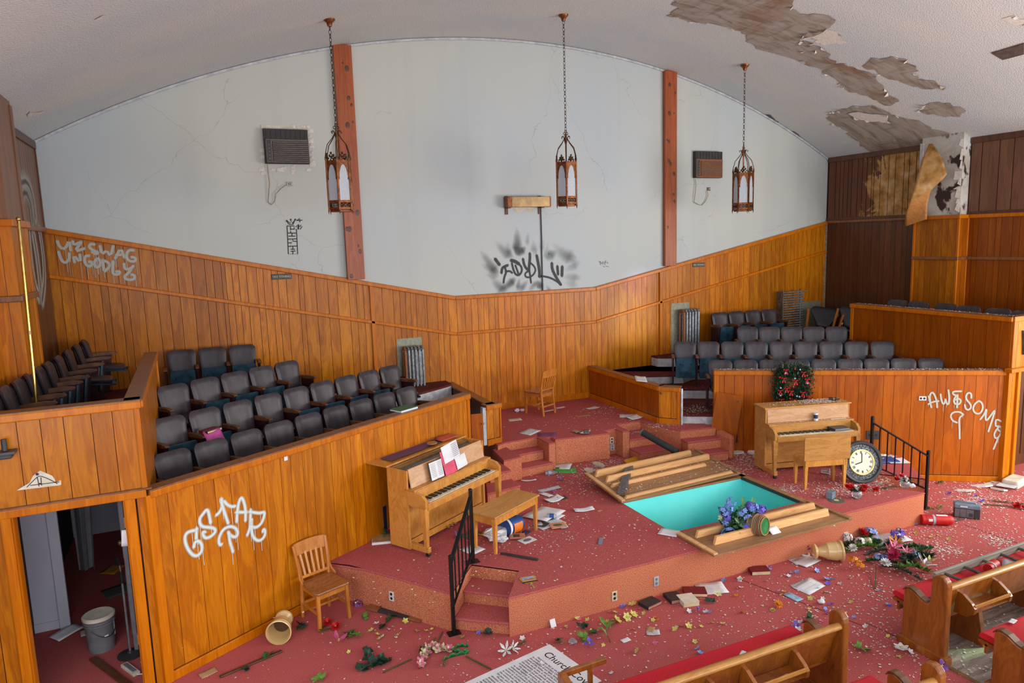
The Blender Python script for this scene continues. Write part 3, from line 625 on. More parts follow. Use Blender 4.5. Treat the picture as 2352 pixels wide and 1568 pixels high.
# low walls closing the platform left and right
XA = 4.27
wll, _, _ = wallface('wall_platform_left', (XA, 12.5), (XA, 10.45), (1, 0), ZP, 1.56, seed=43, base=True, mat='panel_red')
part('back_face', MB().box((XA-.115, 10.5, 1.0), (XA-.104, 12.5, 1.5)), 'panel_dark', wll)
wle, _, _ = wallface('wall_platform_left_end', (4.12, 10.42), (4.40, 10.48), (.2, -.98), ZP-.02, 1.56, seed=44, endposts=((.27, .03),), mat='panel')
part('white_jamb', MB().box((4.06, 10.40, ZP), (4.115, 10.5, 1.52)), 'white_trim', wle)
wlr, _, _ = wallface('wall_platform_right', (7.27, 10.12), (7.27, 12.5), (-1, 0), ZP, 1.57, seed=45, mat='panel_red')
wre, _, _ = wallface('wall_platform_right_end', (7.27, 10.12), (7.52, 9.85), (-.73, -.68), ZP, 1.57, seed=46, endposts=((.34, .05),), mat='panel')
part('white_jamb', MB().cb((7.545, 9.84, 1.22), (.03, .03, .64)), 'white_trim', wre)
part('latch', MB().cb((7.28, 10.06, 1.45), (.03, .04, .03)), 'brass', wre)
# gallery fronts above the side doors
wgl, _, _ = wallface('wall_gallery_left', (-2.0, 7.30), (-.55, 7.30), (0, -1), 1.99, 2.84, seed=47, base=False, mat='panel', tone=(.78, .92), endposts=((1.42, .05),))
wgs, _, _ = wallface('wall_gallery_left_side', (-.56, 7.30), (-.56, 10.62), (1, 0), 1.2, 2.84, seed=48, base=False, mat='panel', tone=(.8, .95), endposts=((3.3, .05),))
wgr, _, _ = wallface('wall_gallery_right', (11.80, 7.0), (13.80, 7.0), (0, -1), 1.90, 2.73, seed=49, base=False, mat='panel', tone=(1, 1.1), endposts=((.03, .05),))
wgt, _, _ = wallface('wall_gallery_right_side', (11.80, 10.05), (11.80, 7.0), (-1, 0), 1.2, 2.73, seed=50, base=False, mat='panel_red', tone=(.7, .85), endposts=((.04, .07),))
part('cap_board', MB().box((11.7, 6.90, 1.84), (13.8, 7.02, 1.90)), 'trim_wood', wgr, bevel=.008)
# gallery and choir floors: stepped tiers with white risers
def tier(name, poly, z0, z1, rm='white_trim'):
    if len(poly) < 3: return
    mb = MB(); mb.prism(poly, z1-.035, z1); mb.k = 1; cx = sum(p[0] for p in poly)/len(poly); cy = sum(p[1] for p in poly)/len(poly)
    mb.prism([(cx+(p[0]-cx)*.992, cy+(p[1]-cy)*.992) for p in poly], z0, z1-.035); struct(name, mb, ['carpet_dark', rm])
def lpoly(A, n, o, lims):
    p = [(-3, 6), (15, 6), (15, 14), (-3, 14)]; p = clip(p, n[0], n[1], n[0]*A[0]+n[1]*A[1]-o)
    for a, b, c in lims: p = clip(p, a, b, c)
    return p
LLIM = [(0, 1, YB-.03), (1, 0, 4.16), (-1, 0, .54)]; RLIM = [(0, 1, YB-.03), (-1, 0, -7.40), (1, 0, 11.72)]
for o, z in ((.10, 1.15), (1.15, 1.36), (1.86, 1.60)): tier('floor_choir_left', lpoly(LA, LN, o, LLIM+([(LU.x, LU.y, LU.dot(LA)+4.62)] if o < 1 else [])), z-.4, z)
tier('floor_choir_left', clip(lpoly(LA, LN, 2.5, LLIM), 0, -1, -11.85), 1.3, 1.77)
for o, z in ((.10, 1.06), (1.36, 1.25), (2.25, 1.42)): tier('floor_choir_right', lpoly(RA, RN, o, RLIM), z-.35, z)
tier('floor_choir_right', [(9.95, 11.62), (11.75, 11.35), (11.75, YB-.03), (9.95, YB-.03)], 1.3, 1.63)
tier('floor_choir_right', [(11.75, 10.12), (XR-.04, 10.12), (XR-.04, YB-.03), (11.75, YB-.03)], 1.2, 1.63)
tier('floor_choir_right', [(7.39, 11.95), (8.17, 11.57), (8.7, 11.3), (9.95, 11.9), (9.95, YB-.03), (7.39, YB-.03)], .95, 1.42)
tier('floor_choir_right', [(8.80, 12.30), (9.35, 11.95), (9.94, 11.95), (9.94, YB-.03), (8.80, YB-.03)], 1.3, 1.63)
tier('floor_gallery_left', [(XL, 7.31), (-.67, 7.31), (-.67, YB), (XL, YB)], 1.96, 2.05); tier('floor_gallery_right', [(11.85, 7.02), (XR, 7.02), (XR, 10.05), (11.85, 10.05)], 1.88, 1.97)
# ---- left doorway below the gallery, and the dark room behind it
w = MB(); w.box((-2.2, 7.30, 0), (-1.66, 7.42, 1.97)); w.box((-.74, 7.30, 0), (-.57, 7.42, 1.97)); w.box((-1.66, 7.30, 1.93), (-.74, 7.42, 1.99)); wd = struct('wall_doorway_left', w, 'groove')
planks(wd, (-2.2, 7.30), (-1.72, 7.30), lambda u: 0, lambda u: 1.93, (0, -1), 'panel', seed=51, tone=(.8, .9)); planks(wd, (-.66, 7.30), (-.57, 7.30), lambda u: 0, lambda u: 1.93, (0, -1), 'panel', seed=52, tone=(.8, .9))
d1 = MB(); d1.box((-1.72, 7.255, 0), (-1.64, 7.30, 1.97)); dr = struct('door_1', d1, 'trim_wood', bevel=.008)
part('door_jamb', MB().box((-.76, 7.255, 0), (-.67, 7.30, 1.97)), 'trim_wood', dr, bevel=.008); part('door_head', MB().box((-1.9, 7.25, 1.91), (-.57, 7.30, 1.985)), 'trim_wood', dr, bevel=.008)
part('hidden_jamb', MB().box((-.775, 7.30, 0), (-.745, 7.44, 1.93)), 'trim_wood', dr); part('hidden_jamb', MB().box((-1.655, 7.30, 0), (-1.63, 7.44, 1.93)), 'trim_wood', dr)
for z in (1.68, .5): part('hinge', MB().box((-.785, 7.31, z-.05), (-.774, 7.37, z+.05)), 'old_brass', dr)
part('lintel_strip', MB().box((-1.95, 7.245, 1.985), (-.52, 7.30, 2.0)), 'cap_wood', dr)  # thin brown wood strip above the door head
rm = MB(); rm.box((-3.2, 9.0, 0), (-1.62, 9.08, 1.96)); rl = struct('wall_room_partition', rm, 'back_room_wall')
part('door_casing', MB().box((-1.70, 8.955, 0), (-1.60, 9.0, 1.96)), 'back_room_wall', rl); part('baseboard', MB().box((-3.2, 8.985, 0), (-1.7, 9.0, .10)), 'back_room_wall', rl)
sw = MB(); sw.box((-1.92, 8.99, 1.42), (-1.84, 9.0, 1.54)); part('switch_plate', sw, 'grey', rl); part('switch', MB().cb((-1.88, 8.985, 1.48), (.012, .02, .03)), 'charcoal', rl)
rm = MB(); rm.box((-.68, 7.44, 0), (-.60, 12.4, 1.96)); rm.box((-3.3, 11.9, 0), (-.6, 12.0, 1.96)); rm.box((-3.3, 7.42, 0), (-3.2, 12.0, 1.96)); struct('wall_room', rm, 'back_room_wall'); rm = MB(); rm.box((-3.3, 7.42, 1.965), (-.6, 12.0, 2.04)); struct('ceiling', rm, 'back_room_wall')
ol = thing('open_door_leaf', 'grey painted panel door standing open inside the dark left doorway', 'door', (-.86, 8.05, 0), rz=math.radians(95))
part('door_leaf', MB().box((0, 0, .01), (.80, .04, 1.93)), 'grey', ol, bevel=.004)
for z0, z1 in ((.15, .85), (1.0, 1.8)):
    for x0 in (.10, .46): part('door_panel', MB().box((x0, -.008, z0), (x0+.24, .048, z1)), 'grey', ol, bevel=.01)
part('door_knob', MB().ball((.74, .075, .95), .03), 'old_brass', ol, 60)
# right doorway below the right gallery
w = MB(); w.box((11.80, 7.02, 0), (12.02, 7.12, 1.86)); wdr = struct('wall_doorway_right', w, 'groove')
planks(wdr, (11.78, 7.02), (12.0, 7.02), lambda u: 0, lambda u: 1.84, (0, -1), 'panel', seed=53, tone=(1, 1.05))
part('corner_post', MB().box((11.74, 6.96, 0), (11.83, 7.04, 1.86)), 'trim_wood', wdr, bevel=.008); part('door_jamb', MB().box((12.0, 6.97, 0), (12.07, 7.05, 1.86)), 'trim_wood', wdr, bevel=.008)
d2 = MB(); d2.box((12.05, 7.42, 0), (13.8, 7.50, 1.88)); dd = struct('door_2', d2, 'panel_dark')
for x in (12.15, 12.95): part('door_panel', MB().box((x, 7.405, .2), (x+.65, 7.42, 1.7)), 'panel_dark', dd, bevel=.008)
part('closer_plate', MB().box((12.10, 7.40, 1.40), (12.13, 7.42, 1.72)), 'white_trim', dd)
# ------------------------------------------------------------------ theater seats
def rrect(w0, w1, h, r, n=5):   # rounded outline, width w0 at the bottom, w1 at the top
    pts = []
    for cx, cz, a0, rr in ((w0/2-r*.5, r*.5, -90, r*.5), (w1/2-r, h-r, 0, r), (-w1/2+r, h-r, 90, r), (-w0/2+r*.5, r*.5, 180, r*.5)):
        for k in range(n+1): a = math.radians(a0+90*k/n); pts.append((cx+rr*math.cos(a), cz+rr*math.sin(a)))
    return pts
def pad(w0, w1, h, th, r, bend=0, ins=.9):   # puffed pad in the xz plane, front towards -y
    mb = MB(); o = rrect(w0, w1, h, r); n = len(o); vs = []; cz = h/2
    for sc, y in ((ins*.75, -th*.62), (ins, -th*.5), (1, -th*.1), (1, th*.3), (ins, th*.5)):
        for x, z in o: X = x*sc; vs.append((X, y-bend*X*X, cz+(z-cz)*sc))
    fs = [tuple(range(n-1, -1, -1))]+[tuple(range(4*n, 5*n))]
    for i in range(4):
        for k in range(n): fs.append((i*n+k, i*n+(k+1) % n, (i+1)*n+(k+1) % n, (i+1)*n+k))
    return mb.add(vs, fs)
SEATM = {}
def seat_meshes():
    T = Matrix.Translation((0, .03, .40)) @ Matrix.Rotation(math.radians(-13), 4, 'X')
    b = pad(.37, .42, .45, .055, .085, 1.1); me = b.mesh('backrest', 'vinyl', 50); me.transform(T); SEATM['back'] = me
    b = pad(.36, .41, .43, .02, .085, 1.1); me = b.mesh('back_shell', 'seat_iron', 50); me.transform(Matrix.Translation((0, .035, 0)) @ T); SEATM['shell'] = me
    # folded seat: upright pan with cushion behind it
    b = MB(); o = rrect(.36, .39, .40, .04); o = [(x, .40-z) for x, z in o][::-1]; n = len(o)
    b.add([(x*.985, -.002, z) for x, z in o]+[(x, .012, z) for x, z in o]+[(x, .02, z) for x, z in o], [tuple(range(n))]+[(i, n+i, n+(i+1) % n, (i+1) % n) for i in range(n)]+[(n+i, 2*n+i, 2*n+(i+1) % n, n+(i+1) % n) for i in range(n)])
    me = b.mesh('seat_pan', 'blue_metal', 40); SEATM['pan'] = me
    b = MB()
    for x in (-.1, .1):
        for z in (.10, .28): b.lathe([(.011, 0), (.011, .004), (0, .005)], 8, Matrix.Translation((x, -.001, z)) @ Matrix.Rotation(PI/2, 4, 'X'))
    SEATM['bolt'] = b.mesh('pan_holes', 'hole')
    SEATM['cush'] = pad(.36, .38, .38, .07, .05).mesh('seat_cushion', 'vinyl', 50)
    b = MB(); prof = [(-.30, .60), (-.31, .585), (-.27, .57), (.03, .555), (.06, .57), (.06, .60), (0, .605), (-.2, .615)]
    b.prism(prof, -.026, .026, lambda x, y, z: (z, x, y)); SEATM['arm'] = b.mesh('armrest', 'arm_wood', 30)
    b = MB(); prof = [(-.24, .57), (-.20, .30), (-.16, .0), (.06, .0), (.03, .30), (.05, .56)]
    b.prism(prof, -.013, .013, lambda x, y, z: (z, x, y)); b.box((-.03, -.20, 0), (.03, .10, .015)); SEATM['std'] = b.mesh('side_standard', 'seat_iron', 30)
seat_meshes()
def seat(loc, rz, label, group, up=True, arms='L', mat=None):
    t = thing('theater_seat', label, 'theater seat', loc, rz, group)
    link('backrest', SEATM['back'], t); link('back_shell', SEATM['shell'], t)
    if up:
        R = Matrix.Translation((0, -.16, .18)) @ Matrix.Rotation(math.radians(10), 4, 'X')
        p = link('seat', SEATM['cush'], t, (0, -.10, .17), (math.radians(8), 0, 0))
        q = link('seat_pan', SEATM['pan'], t, (0, -.155, .165), (math.radians(8), 0, 0)); link('pan_holes', SEATM['bolt'], q, kind='stuff')
    else:
        p = link('seat', SEATM['cush'], t, (0, -.02, .43), (math.radians(96), 0, 0)); q = link('seat_pan', SEATM['pan'], t, (0, -.04, .385), (math.radians(96), 0, 0))
    for s in arms:
        x = -.235 if s == 'L' else .235
        link('side_standard', SEATM['std'], t, (x, 0, 0)); link('armrest', SEATM['arm'], t, (x, 0, 0))
    return t
ORD = ['first', 'second', 'third', 'fourth', 'fifth', 'sixth', 'seventh', 'eighth', 'ninth', 'tenth']
def row(P0, P1, n, zf, face, lab, group, down=(), last=True):
    """n seats from P0 to P1; face: direction (x,y) they look to"""
    rz = math.atan2(face[1], face[0])+PI/2; P0, P1 = Vector(P0), Vector(P1); a = Vector((math.cos(rz), math.sin(rz)))
    fl = a.dot(P1-P0) > 0
    for i in range(n):
        p = P0.lerp(P1, i/max(1, n-1)); end = (i == n-1) and last
        seat((p.x, p.y, zf), rz, lab % ORD[i], group, i not in down, 'LR' if end else ('L' if fl else 'R'))
GL, GR = 'theater seats in the left choir loft', 'theater seats in the right choir loft'
row((-.34, 8.43), (2.86, 10.36), 9, 1.15, LN, 'dark vinyl theater seat, %s from the gallery, row just behind the STAP graffiti wall', GL, (0, 1, 2, 3, 4, 5, 6, 7, 8))
row((-.38, 9.25), (2.83, 11.20), 9, 1.36, LN, 'dark vinyl theater seat, %s from the gallery in second row of left loft', GL, (2, 3, 8))
row((-.33, 10.10), (1.23, 11.16), 5, 1.60, LN, 'dark vinyl theater seat, %s from the gallery in third row of left loft', GL, (0, 4))
row((-.27, 12.22), (.63, 12.24), 3, 1.77, (0, -1), 'theater seat with raised blue seat pan, %s of three against the back wall', GL)
row((8.53, 10.01), (11.58, 8.15), 9, 1.06, RN, 'dark vinyl theater seat, %s from the aisle, row right behind the wreath wall', GR, tuple(range(9)))
row((8.64, 11.17), (11.53, 9.08), 9, 1.25, RN, 'dark vinyl theater seat, %s from the aisle in second row of right loft', GR, (4,))
row((10.2, 11.15), (11.56, 10.15), 5, 1.42, RN, 'dark vinyl theater seat, %s from the left in the short third row, right loft', GR, (2, 3))
row((10.33, 12.10), (11.56, 11.93), 4, 1.63, (-.05, -1), 'dark vinyl theater seat, %s of four beside the striped radiator', GR, ())
gy = [12.15, 11.62, 11.01, 10.46, 9.96, 9.58, 9.2, 8.78, 8.36, 7.93]
for i, y in enumerate(gy):
    seat((-1.46-.03*i, y, 2.06), PI/2+.06, 'worn grey theater seat in the left gallery, %s from the back wall' % ORD[i], 'theater seats in the left gallery', i not in (0, 2), 'R')
for i, (px, py) in enumerate(((2049, 690), (2097, 694), (2160, 699), (2212, 704), (2280, 710), (2340, 716))):
    p = Z(px, py, 2.77); seat((p.x+.08, p.y, 1.93), -PI/2, 'dark seat back just showing above the right gallery parapet, %s from the far end' % ORD[i], 'theater seats in the right gallery', True, 'L')
# two collapsed seats near the striped radiator
for i, (px, py, rx, ry, lb) in enumerate(((1882, 742, -.25, .28, 'collapsed black theater seat with broken wooden arm, in front of the zinc plate'), (1938, 742, -.2, .5, 'black theater seat fallen sideways, half hidden by the gallery parapet'))):
    p = onY(px, py, 11.75-.35*i)
    t = thing('broken_theater_seat', lb, 'theater seat', (p.x, p.y, 1.62), rot=(rx, ry*.6, -.8), group='collapsed seats beside the radiator')
    b = pad(.30, .62, .50, .06, .16, .9).mesh('backrest', 'vinyl_dark', 50); b.transform(Matrix.Translation((0, 0, .38)) @ Matrix.Rotation(-.3, 4, 'X')); link('backrest', b, t)
    part('seat', MB().box((-.24, -.35, .26), (.24, .0, .32)), 'vinyl_dark', t, bevel=.02)
    for s in (-1, 1):
        part('arm_post', MB().bar((s*.30, -.05, .05), (s*.36, -.2, .72), .035, .05), 'chair_wood', t); part('leg', MB().bar((s*.26, 0, .0), (s*.28, -.1, .3), .03), 'seat_iron', t)
# ------------------------------------------------------------------ upright pianos
def piano(label, loc, rz, lid_open, W_, wmat='piano_wood', fmat='piano_face'):
    t = thing('upright_piano', label, 'piano', loc, rz); w, H = W_, 1.04; x = w/2
    for s in (-1, 1):
        a, b = (s*x-.03*(s > 0), s*x+.03*(s < 0))
        part('side_panel', MB().box((min(a, b), -.33, .03), (max(a, b), 0, H-.02)), wmat, t, bevel=.004)
        pr = [(-.33, .60), (-.62, .60), (-.62, .70), (-.56, .755), (-.40, .79), (-.33, .79)]
        part('cheek', MB().prism(pr, s*x-.045*(s > 0), s*x+.045*(s < 0), lambda p, q, z: (z, p, q)), wmat, t, bevel=.004)
        xx = s*(x-.024)
        mb = MB(); vs = []
        for z, h, y in ((.10, .02, -.585), (.60, .038, -.575)):
            for i, j in ((-1,-1),(1,-1),(1,1),(-1,1)): vs.append((xx+i*h, y+j*h, z))
        mb.add(vs, [(0,3,2,1),(4,5,6,7),(0,1,5,4),(1,2,6,5),(2,3,7,6),(3,0,4,7)]); part('leg', mb, wmat, t)
        tb = part('toe_block', MB().box((xx-.028, -.63, .05), (xx+.028, -.32, .12)), wmat, t, bevel=.006)
        part('caster', MB().lathe([(.026, -.018), (.026, .018)], 12, Matrix.Translation((xx, -.60, .026)) @ Matrix.Rotation(PI/2, 4, 'Y')), 'black', tb, 40)
    part('back_panel', MB().box((-x+.03, -.03, .05), (x-.03, -.005, H-.03)), 'ply', t)
    part('lower_panel', MB().box((-x+.03, -.30, .14), (x-.03, -.28, .60)), wmat, t, bevel=.003)
    part('bottom_board', MB().box((-x+.03, -.31, .05), (x-.03, -.27, .13)), wmat, t, bevel=.003)
    part('key_slip', MB().box((-x+.045, -.625, .57), (x-.045, -.60, .655)), wmat, t, bevel=.003)
    part('key_bed', MB().box((-x+.03, -.61, .575), (x-.03, -.30, .60)), wmat, t)
    part('fallboard', MB().bar((0, -.435, .655), (0, -.405, .775), w-.1, .012) if 0 else MB().box((-x+.045, -.445, .655), (x-.045, -.425, .775)), wmat, t, bevel=.003)
    part('key_shelf', MB().box((-x+.0, -.45, .775), (x-.0, -.29, .80)), wmat, t, bevel=.004)
    part('key_block', MB().box((-x+.05, -.60, .60), (-x+.09, -.445, .665)), wmat, t); part('key_block', MB().box((x-.09, -.60, .60), (x-.05, -.445, .665)), wmat, t)
    mb = MB(); kw = (w-.19)/52
    for k in range(52): mb.box((-x+.095+k*kw+.0007, -.598, .64), (-x+.095+(k+1)*kw-.0007, -.45, .662))
    part('white_keys', mb, 'white_key', t, kind='stuff')
    mb = MB(); pat = (1, 0, 1, 1, 0, 1, 1)
    for k in range(51):
        if pat[k % 7]: c = -x+.095+(k+1)*kw; mb.box((c-.006, -.548, .655), (c+.006, -.45, .675))
    part('black_keys', mb, 'black_key', t, kind='stuff')
    for s in (-1, 0, 1):
        part('pedal', MB().box((s*.07-.012, -.37, .07), (s*.07+.012, -.30, .08)), 'old_brass', t, bevel=.003)
    if lid_open:
        T = Matrix.Translation((0, -.36, .80)) @ Matrix.Rotation(math.radians(-12), 4, 'X')
        part('music_desk', MB().box((-x+.04, -.01, 0), (x-.04, .01, .235), T), fmat, t, bevel=.003)
        part('lid', MB().box((-x-.02, -.02, H-.022), (x+.02, .33, H)), 'cap_wood' if 0 else wmat, t, bevel=.004)
        mb = MB(); mb.box((-x+.03, -.28, H-.16), (x-.03, -.03, H-.15)); part('action_rail', mb, 'old_brass', t)
        mb = MB()
        for k in range(80): xx = -x+.06+k*(w-.12)/80; mb.box((xx, -.24, H-.15), (xx+.006, -.06, H-.07))
        part('hammers', mb, 'brown' if 0 else 'old_wood', t, kind='stuff')
        part('pin_block', MB().box((-x+.03, -.10, H-.08), (x-.03, -.03, H-.04)), 'old_brass', t)
    else:
        T = Matrix.Translation((0, -.335, .80)) @ Matrix.Rotation(math.radians(-4), 4, 'X')
        part('music_desk', MB().box((-x+.03, -.01, 0), (x-.03, .01, .22), T), fmat, t, bevel=.003)
        part('lid', MB().box((-x-.02, -.345, H-.022), (x+.02, .01, H)), 'bench_wood' if 0 else wmat, t, bevel=.004)
    return t
P1 = piano('upright piano with its lid folded back, hymn books on the music desk', (2.62, 8.745, ZS), math.radians(31), True, 1.53)
P2 = piano('upright piano with closed lid littered with plaster, below the wreath', (8.66, 8.35, ZS), math.radians(-15), False, 1.42, 'bench_wood')
def bench(label, loc, rz, w, d, h, raised=False):
    t = thing('piano_bench', label, 'bench', loc, rz)
    for sx in (-1, 1):
        for sy in (-1, 1):
            mb = MB(); vs = []
            for z, k in ((0, .016), (h-.03, .026)):
                for i, j in ((-1,-1),(1,-1),(1,1),(-1,1)): vs.append((sx*(w/2-.03)+i*k, sy*(d/2-.03)+j*k, z))
            mb.add(vs, [(0,3,2,1),(4,5,6,7),(0,1,5,4),(1,2,6,5),(2,3,7,6),(3,0,4,7)]); part('leg', mb, 'piano_wood', t)
    for a in ((-w/2+.01, -d/2+.008, w/2-.01, -d/2+.028), (-w/2+.01, d/2-.028, w/2-.01, d/2-.008), (-w/2+.008, -d/2, -w/2+.028, d/2), (w/2-.028, -d/2, w/2-.008, d/2)):
        part('apron', MB().box((a[0], a[1], h-.11), (a[2], a[3], h-.015)), 'piano_wood', t, bevel=.003)
    part('box_bottom', MB().box((-w/2+.02, -d/2+.02, h-.10), (w/2-.02, d/2-.02, h-.09)), 'ply', t)
    if raised: part('lid', MB().box((-w/2-.02, -d/2-.015, h-.01), (w/2+.03, -d/2+.008, h+.335)), 'bench_wood', t, bevel=.003)
    else: part('lid', MB().box((-w/2-.015, -d/2-.015, h-.015), (w/2+.015, d/2+.015, h+.008)), 'bench_wood', t, bevel=.004)
    return t
bench('closed wooden piano bench beside the black stair railing', (3.33, 7.87, ZS), math.radians(29), .90, .37, .47)
bench('piano bench with its lid raised, in front of the wreath piano', (8.20, 7.43, ZS), math.radians(-17), .66, .34, .45, True)
# ------------------------------------------------------------------ slat-back wooden chairs
def chair(label, loc, rz):
    t = thing('wooden_chair', label, 'chair', loc, rz); sh = .44
    prof = [(-.21, -.20), (.21, -.20), (.20, .20), (-.20, .20)]
    mb = MB(); o = [(-.215, -.17), (-.19, -.215), (.19, -.215), (.215, -.17), (.185, .20), (-.185, .20)]; mb.prism(o, sh-.03, sh); part('seat', mb, 'seat_wood', t, bevel=.012)
    for s in (-1, 1):
        mb = MB(); mb.bar((s*.185, -.185, 0), (s*.175, -.175, sh-.03), .036); part('leg', mb, 'chair_wood', t, bevel=.004)
        mb = MB(); mb.tube([(s*.17, .235, 0), (s*.17, .19, .42), (s*.185, .215, .6), (s*.20, .275, .85)], [.022, .024, .022, .018], 6); part('back_leg', mb, 'chair_wood', t, 40)
        mb = MB(); mb.bar((s*.18, -.18, .18), (s*.172, .215, .18), .018, .026); part('stretcher', mb, 'chair_wood', t)
        mb = MB(); mb.bar((s*.165, -.175, sh-.06), (s*.165, .18, sh-.06), .02, .06); part('seat_rail', mb, 'chair_wood', t)
        mb = MB(); mb.tube([(s*.19, .215, .56), (s*.20, .17, .48), (s*.205, .10, .445)], .012, 6); part('side_brace', mb, 'chair_wood', t, 40)
    for y in (-.175, .18): part('seat_rail', MB().box((-.165, y-.01, sh-.09), (.165, y+.01, sh-.03)), 'chair_wood', t)
    part('stretcher', MB().box((-.17, .208, .16), (.17, .226, .19)), 'chair_wood', t); part('stretcher', MB().box((-.175, .0, .172), (.175, .018, .196)), 'chair_wood', t)
    mb = MB(); N = 8; vs = []
    for i in range(N+1):
        x = -.195+.39*i/N; c = .018*(1-(x/.195)**2)
        for y, z in ((.247, .73), (.272, .86+.012*(1-(x/.195)**2)), (.292, .86+.012*(1-(x/.195)**2)), (.267, .73)): vs.append((x, y+c, z))
    fs = [(0, 1, 2, 3), (4*N+3, 4*N+2, 4*N+1, 4*N)]
    for i in range(N):
        for j in range(4): fs.append((4*i+j, 4*i+4+j, 4*i+4+(j+1) % 4, 4*i+(j+1) % 4))
    mb.add(vs, fs); part('top_rail', mb, 'chair_wood', t, 40)
    part('lower_rail', MB().box((-.17, .19, .47), (.17, .21, .50)), 'chair_wood', t, bevel=.003)
    for i in range(5):
        x = -.115+i*.0575; mb = MB(); mb.bar((x, .20, .49), (x*1.15, .272, .75), .026, .012, (0, 1, 0)); part('back_slat', mb, 'chair_wood', t)
    return t
chair('slat-back wooden chair on the floor beside the stage corner', (1.05, 7.80, 0), math.radians(20))
chair('slat-back wooden chair turned to the wall on the upper platform', (5.80, 11.88, ZP), math.radians(204))
# ------------------------------------------------------------------ iron stair railings
def railing(label, P, Q, n):
    """P: low post on the floor, Q: high post on the stage"""
    t = thing('stair_railing', label, 'railing', (P[0], P[1], 0)); q = Vector((Q[0]-P[0], Q[1]-P[1], 0)); h1, h2 = .88, ZS+.88
    part('post', MB().bar((0, 0, 0), (0, 0, h1), .036), 'black_iron', t); part('post', MB().bar((q.x, q.y, ZS), (q.x, q.y, h2), .036), 'black_iron', t)
    part('foot_plate', MB().box((-.07, -.05, 0), (.07, .05, .01)), 'black_iron', t); part('foot_plate', MB().box((q.x-.07, q.y-.05, ZS), (q.x+.07, q.y+.05, ZS+.01)), 'black_iron', t)
    for x in (Vector((0, 0, h1)), Vector((q.x, q.y, h2))): part('post_cap', MB().lathe([(.026, 0), (.024, .012), (.01, .02), (0, .021)], 8, Matrix.Translation(x)), 'black_iron', t, 40)
    part('hand_rail', MB().bar((0, 0, h1-.07), (q.x, q.y, h2-.08), .045, .022), 'black_iron', t, bevel=.004); part('bottom_rail', MB().bar((0, 0, .30), (q.x, q.y, ZS+.14), .03, .014), 'black_iron', t)
    for i in range(1, n+1):
        u = i/(n+1); x, y = q.x*u, q.y*u; part('baluster', MB().bar((x, y, .30+(ZS+.14-.30)*u), (x, y, h1-.07+(h2-.08-h1+.07)*u), .014), 'black_iron', t)
    return t
railing('black iron stair railing with twisted balusters by the closed piano bench', (2.24, 6.84), (2.72, 7.46), 5)
railing('black iron stair railing at the far steps, beside the leaning clock', (9.74, 6.84), (9.28, 7.44), 6)
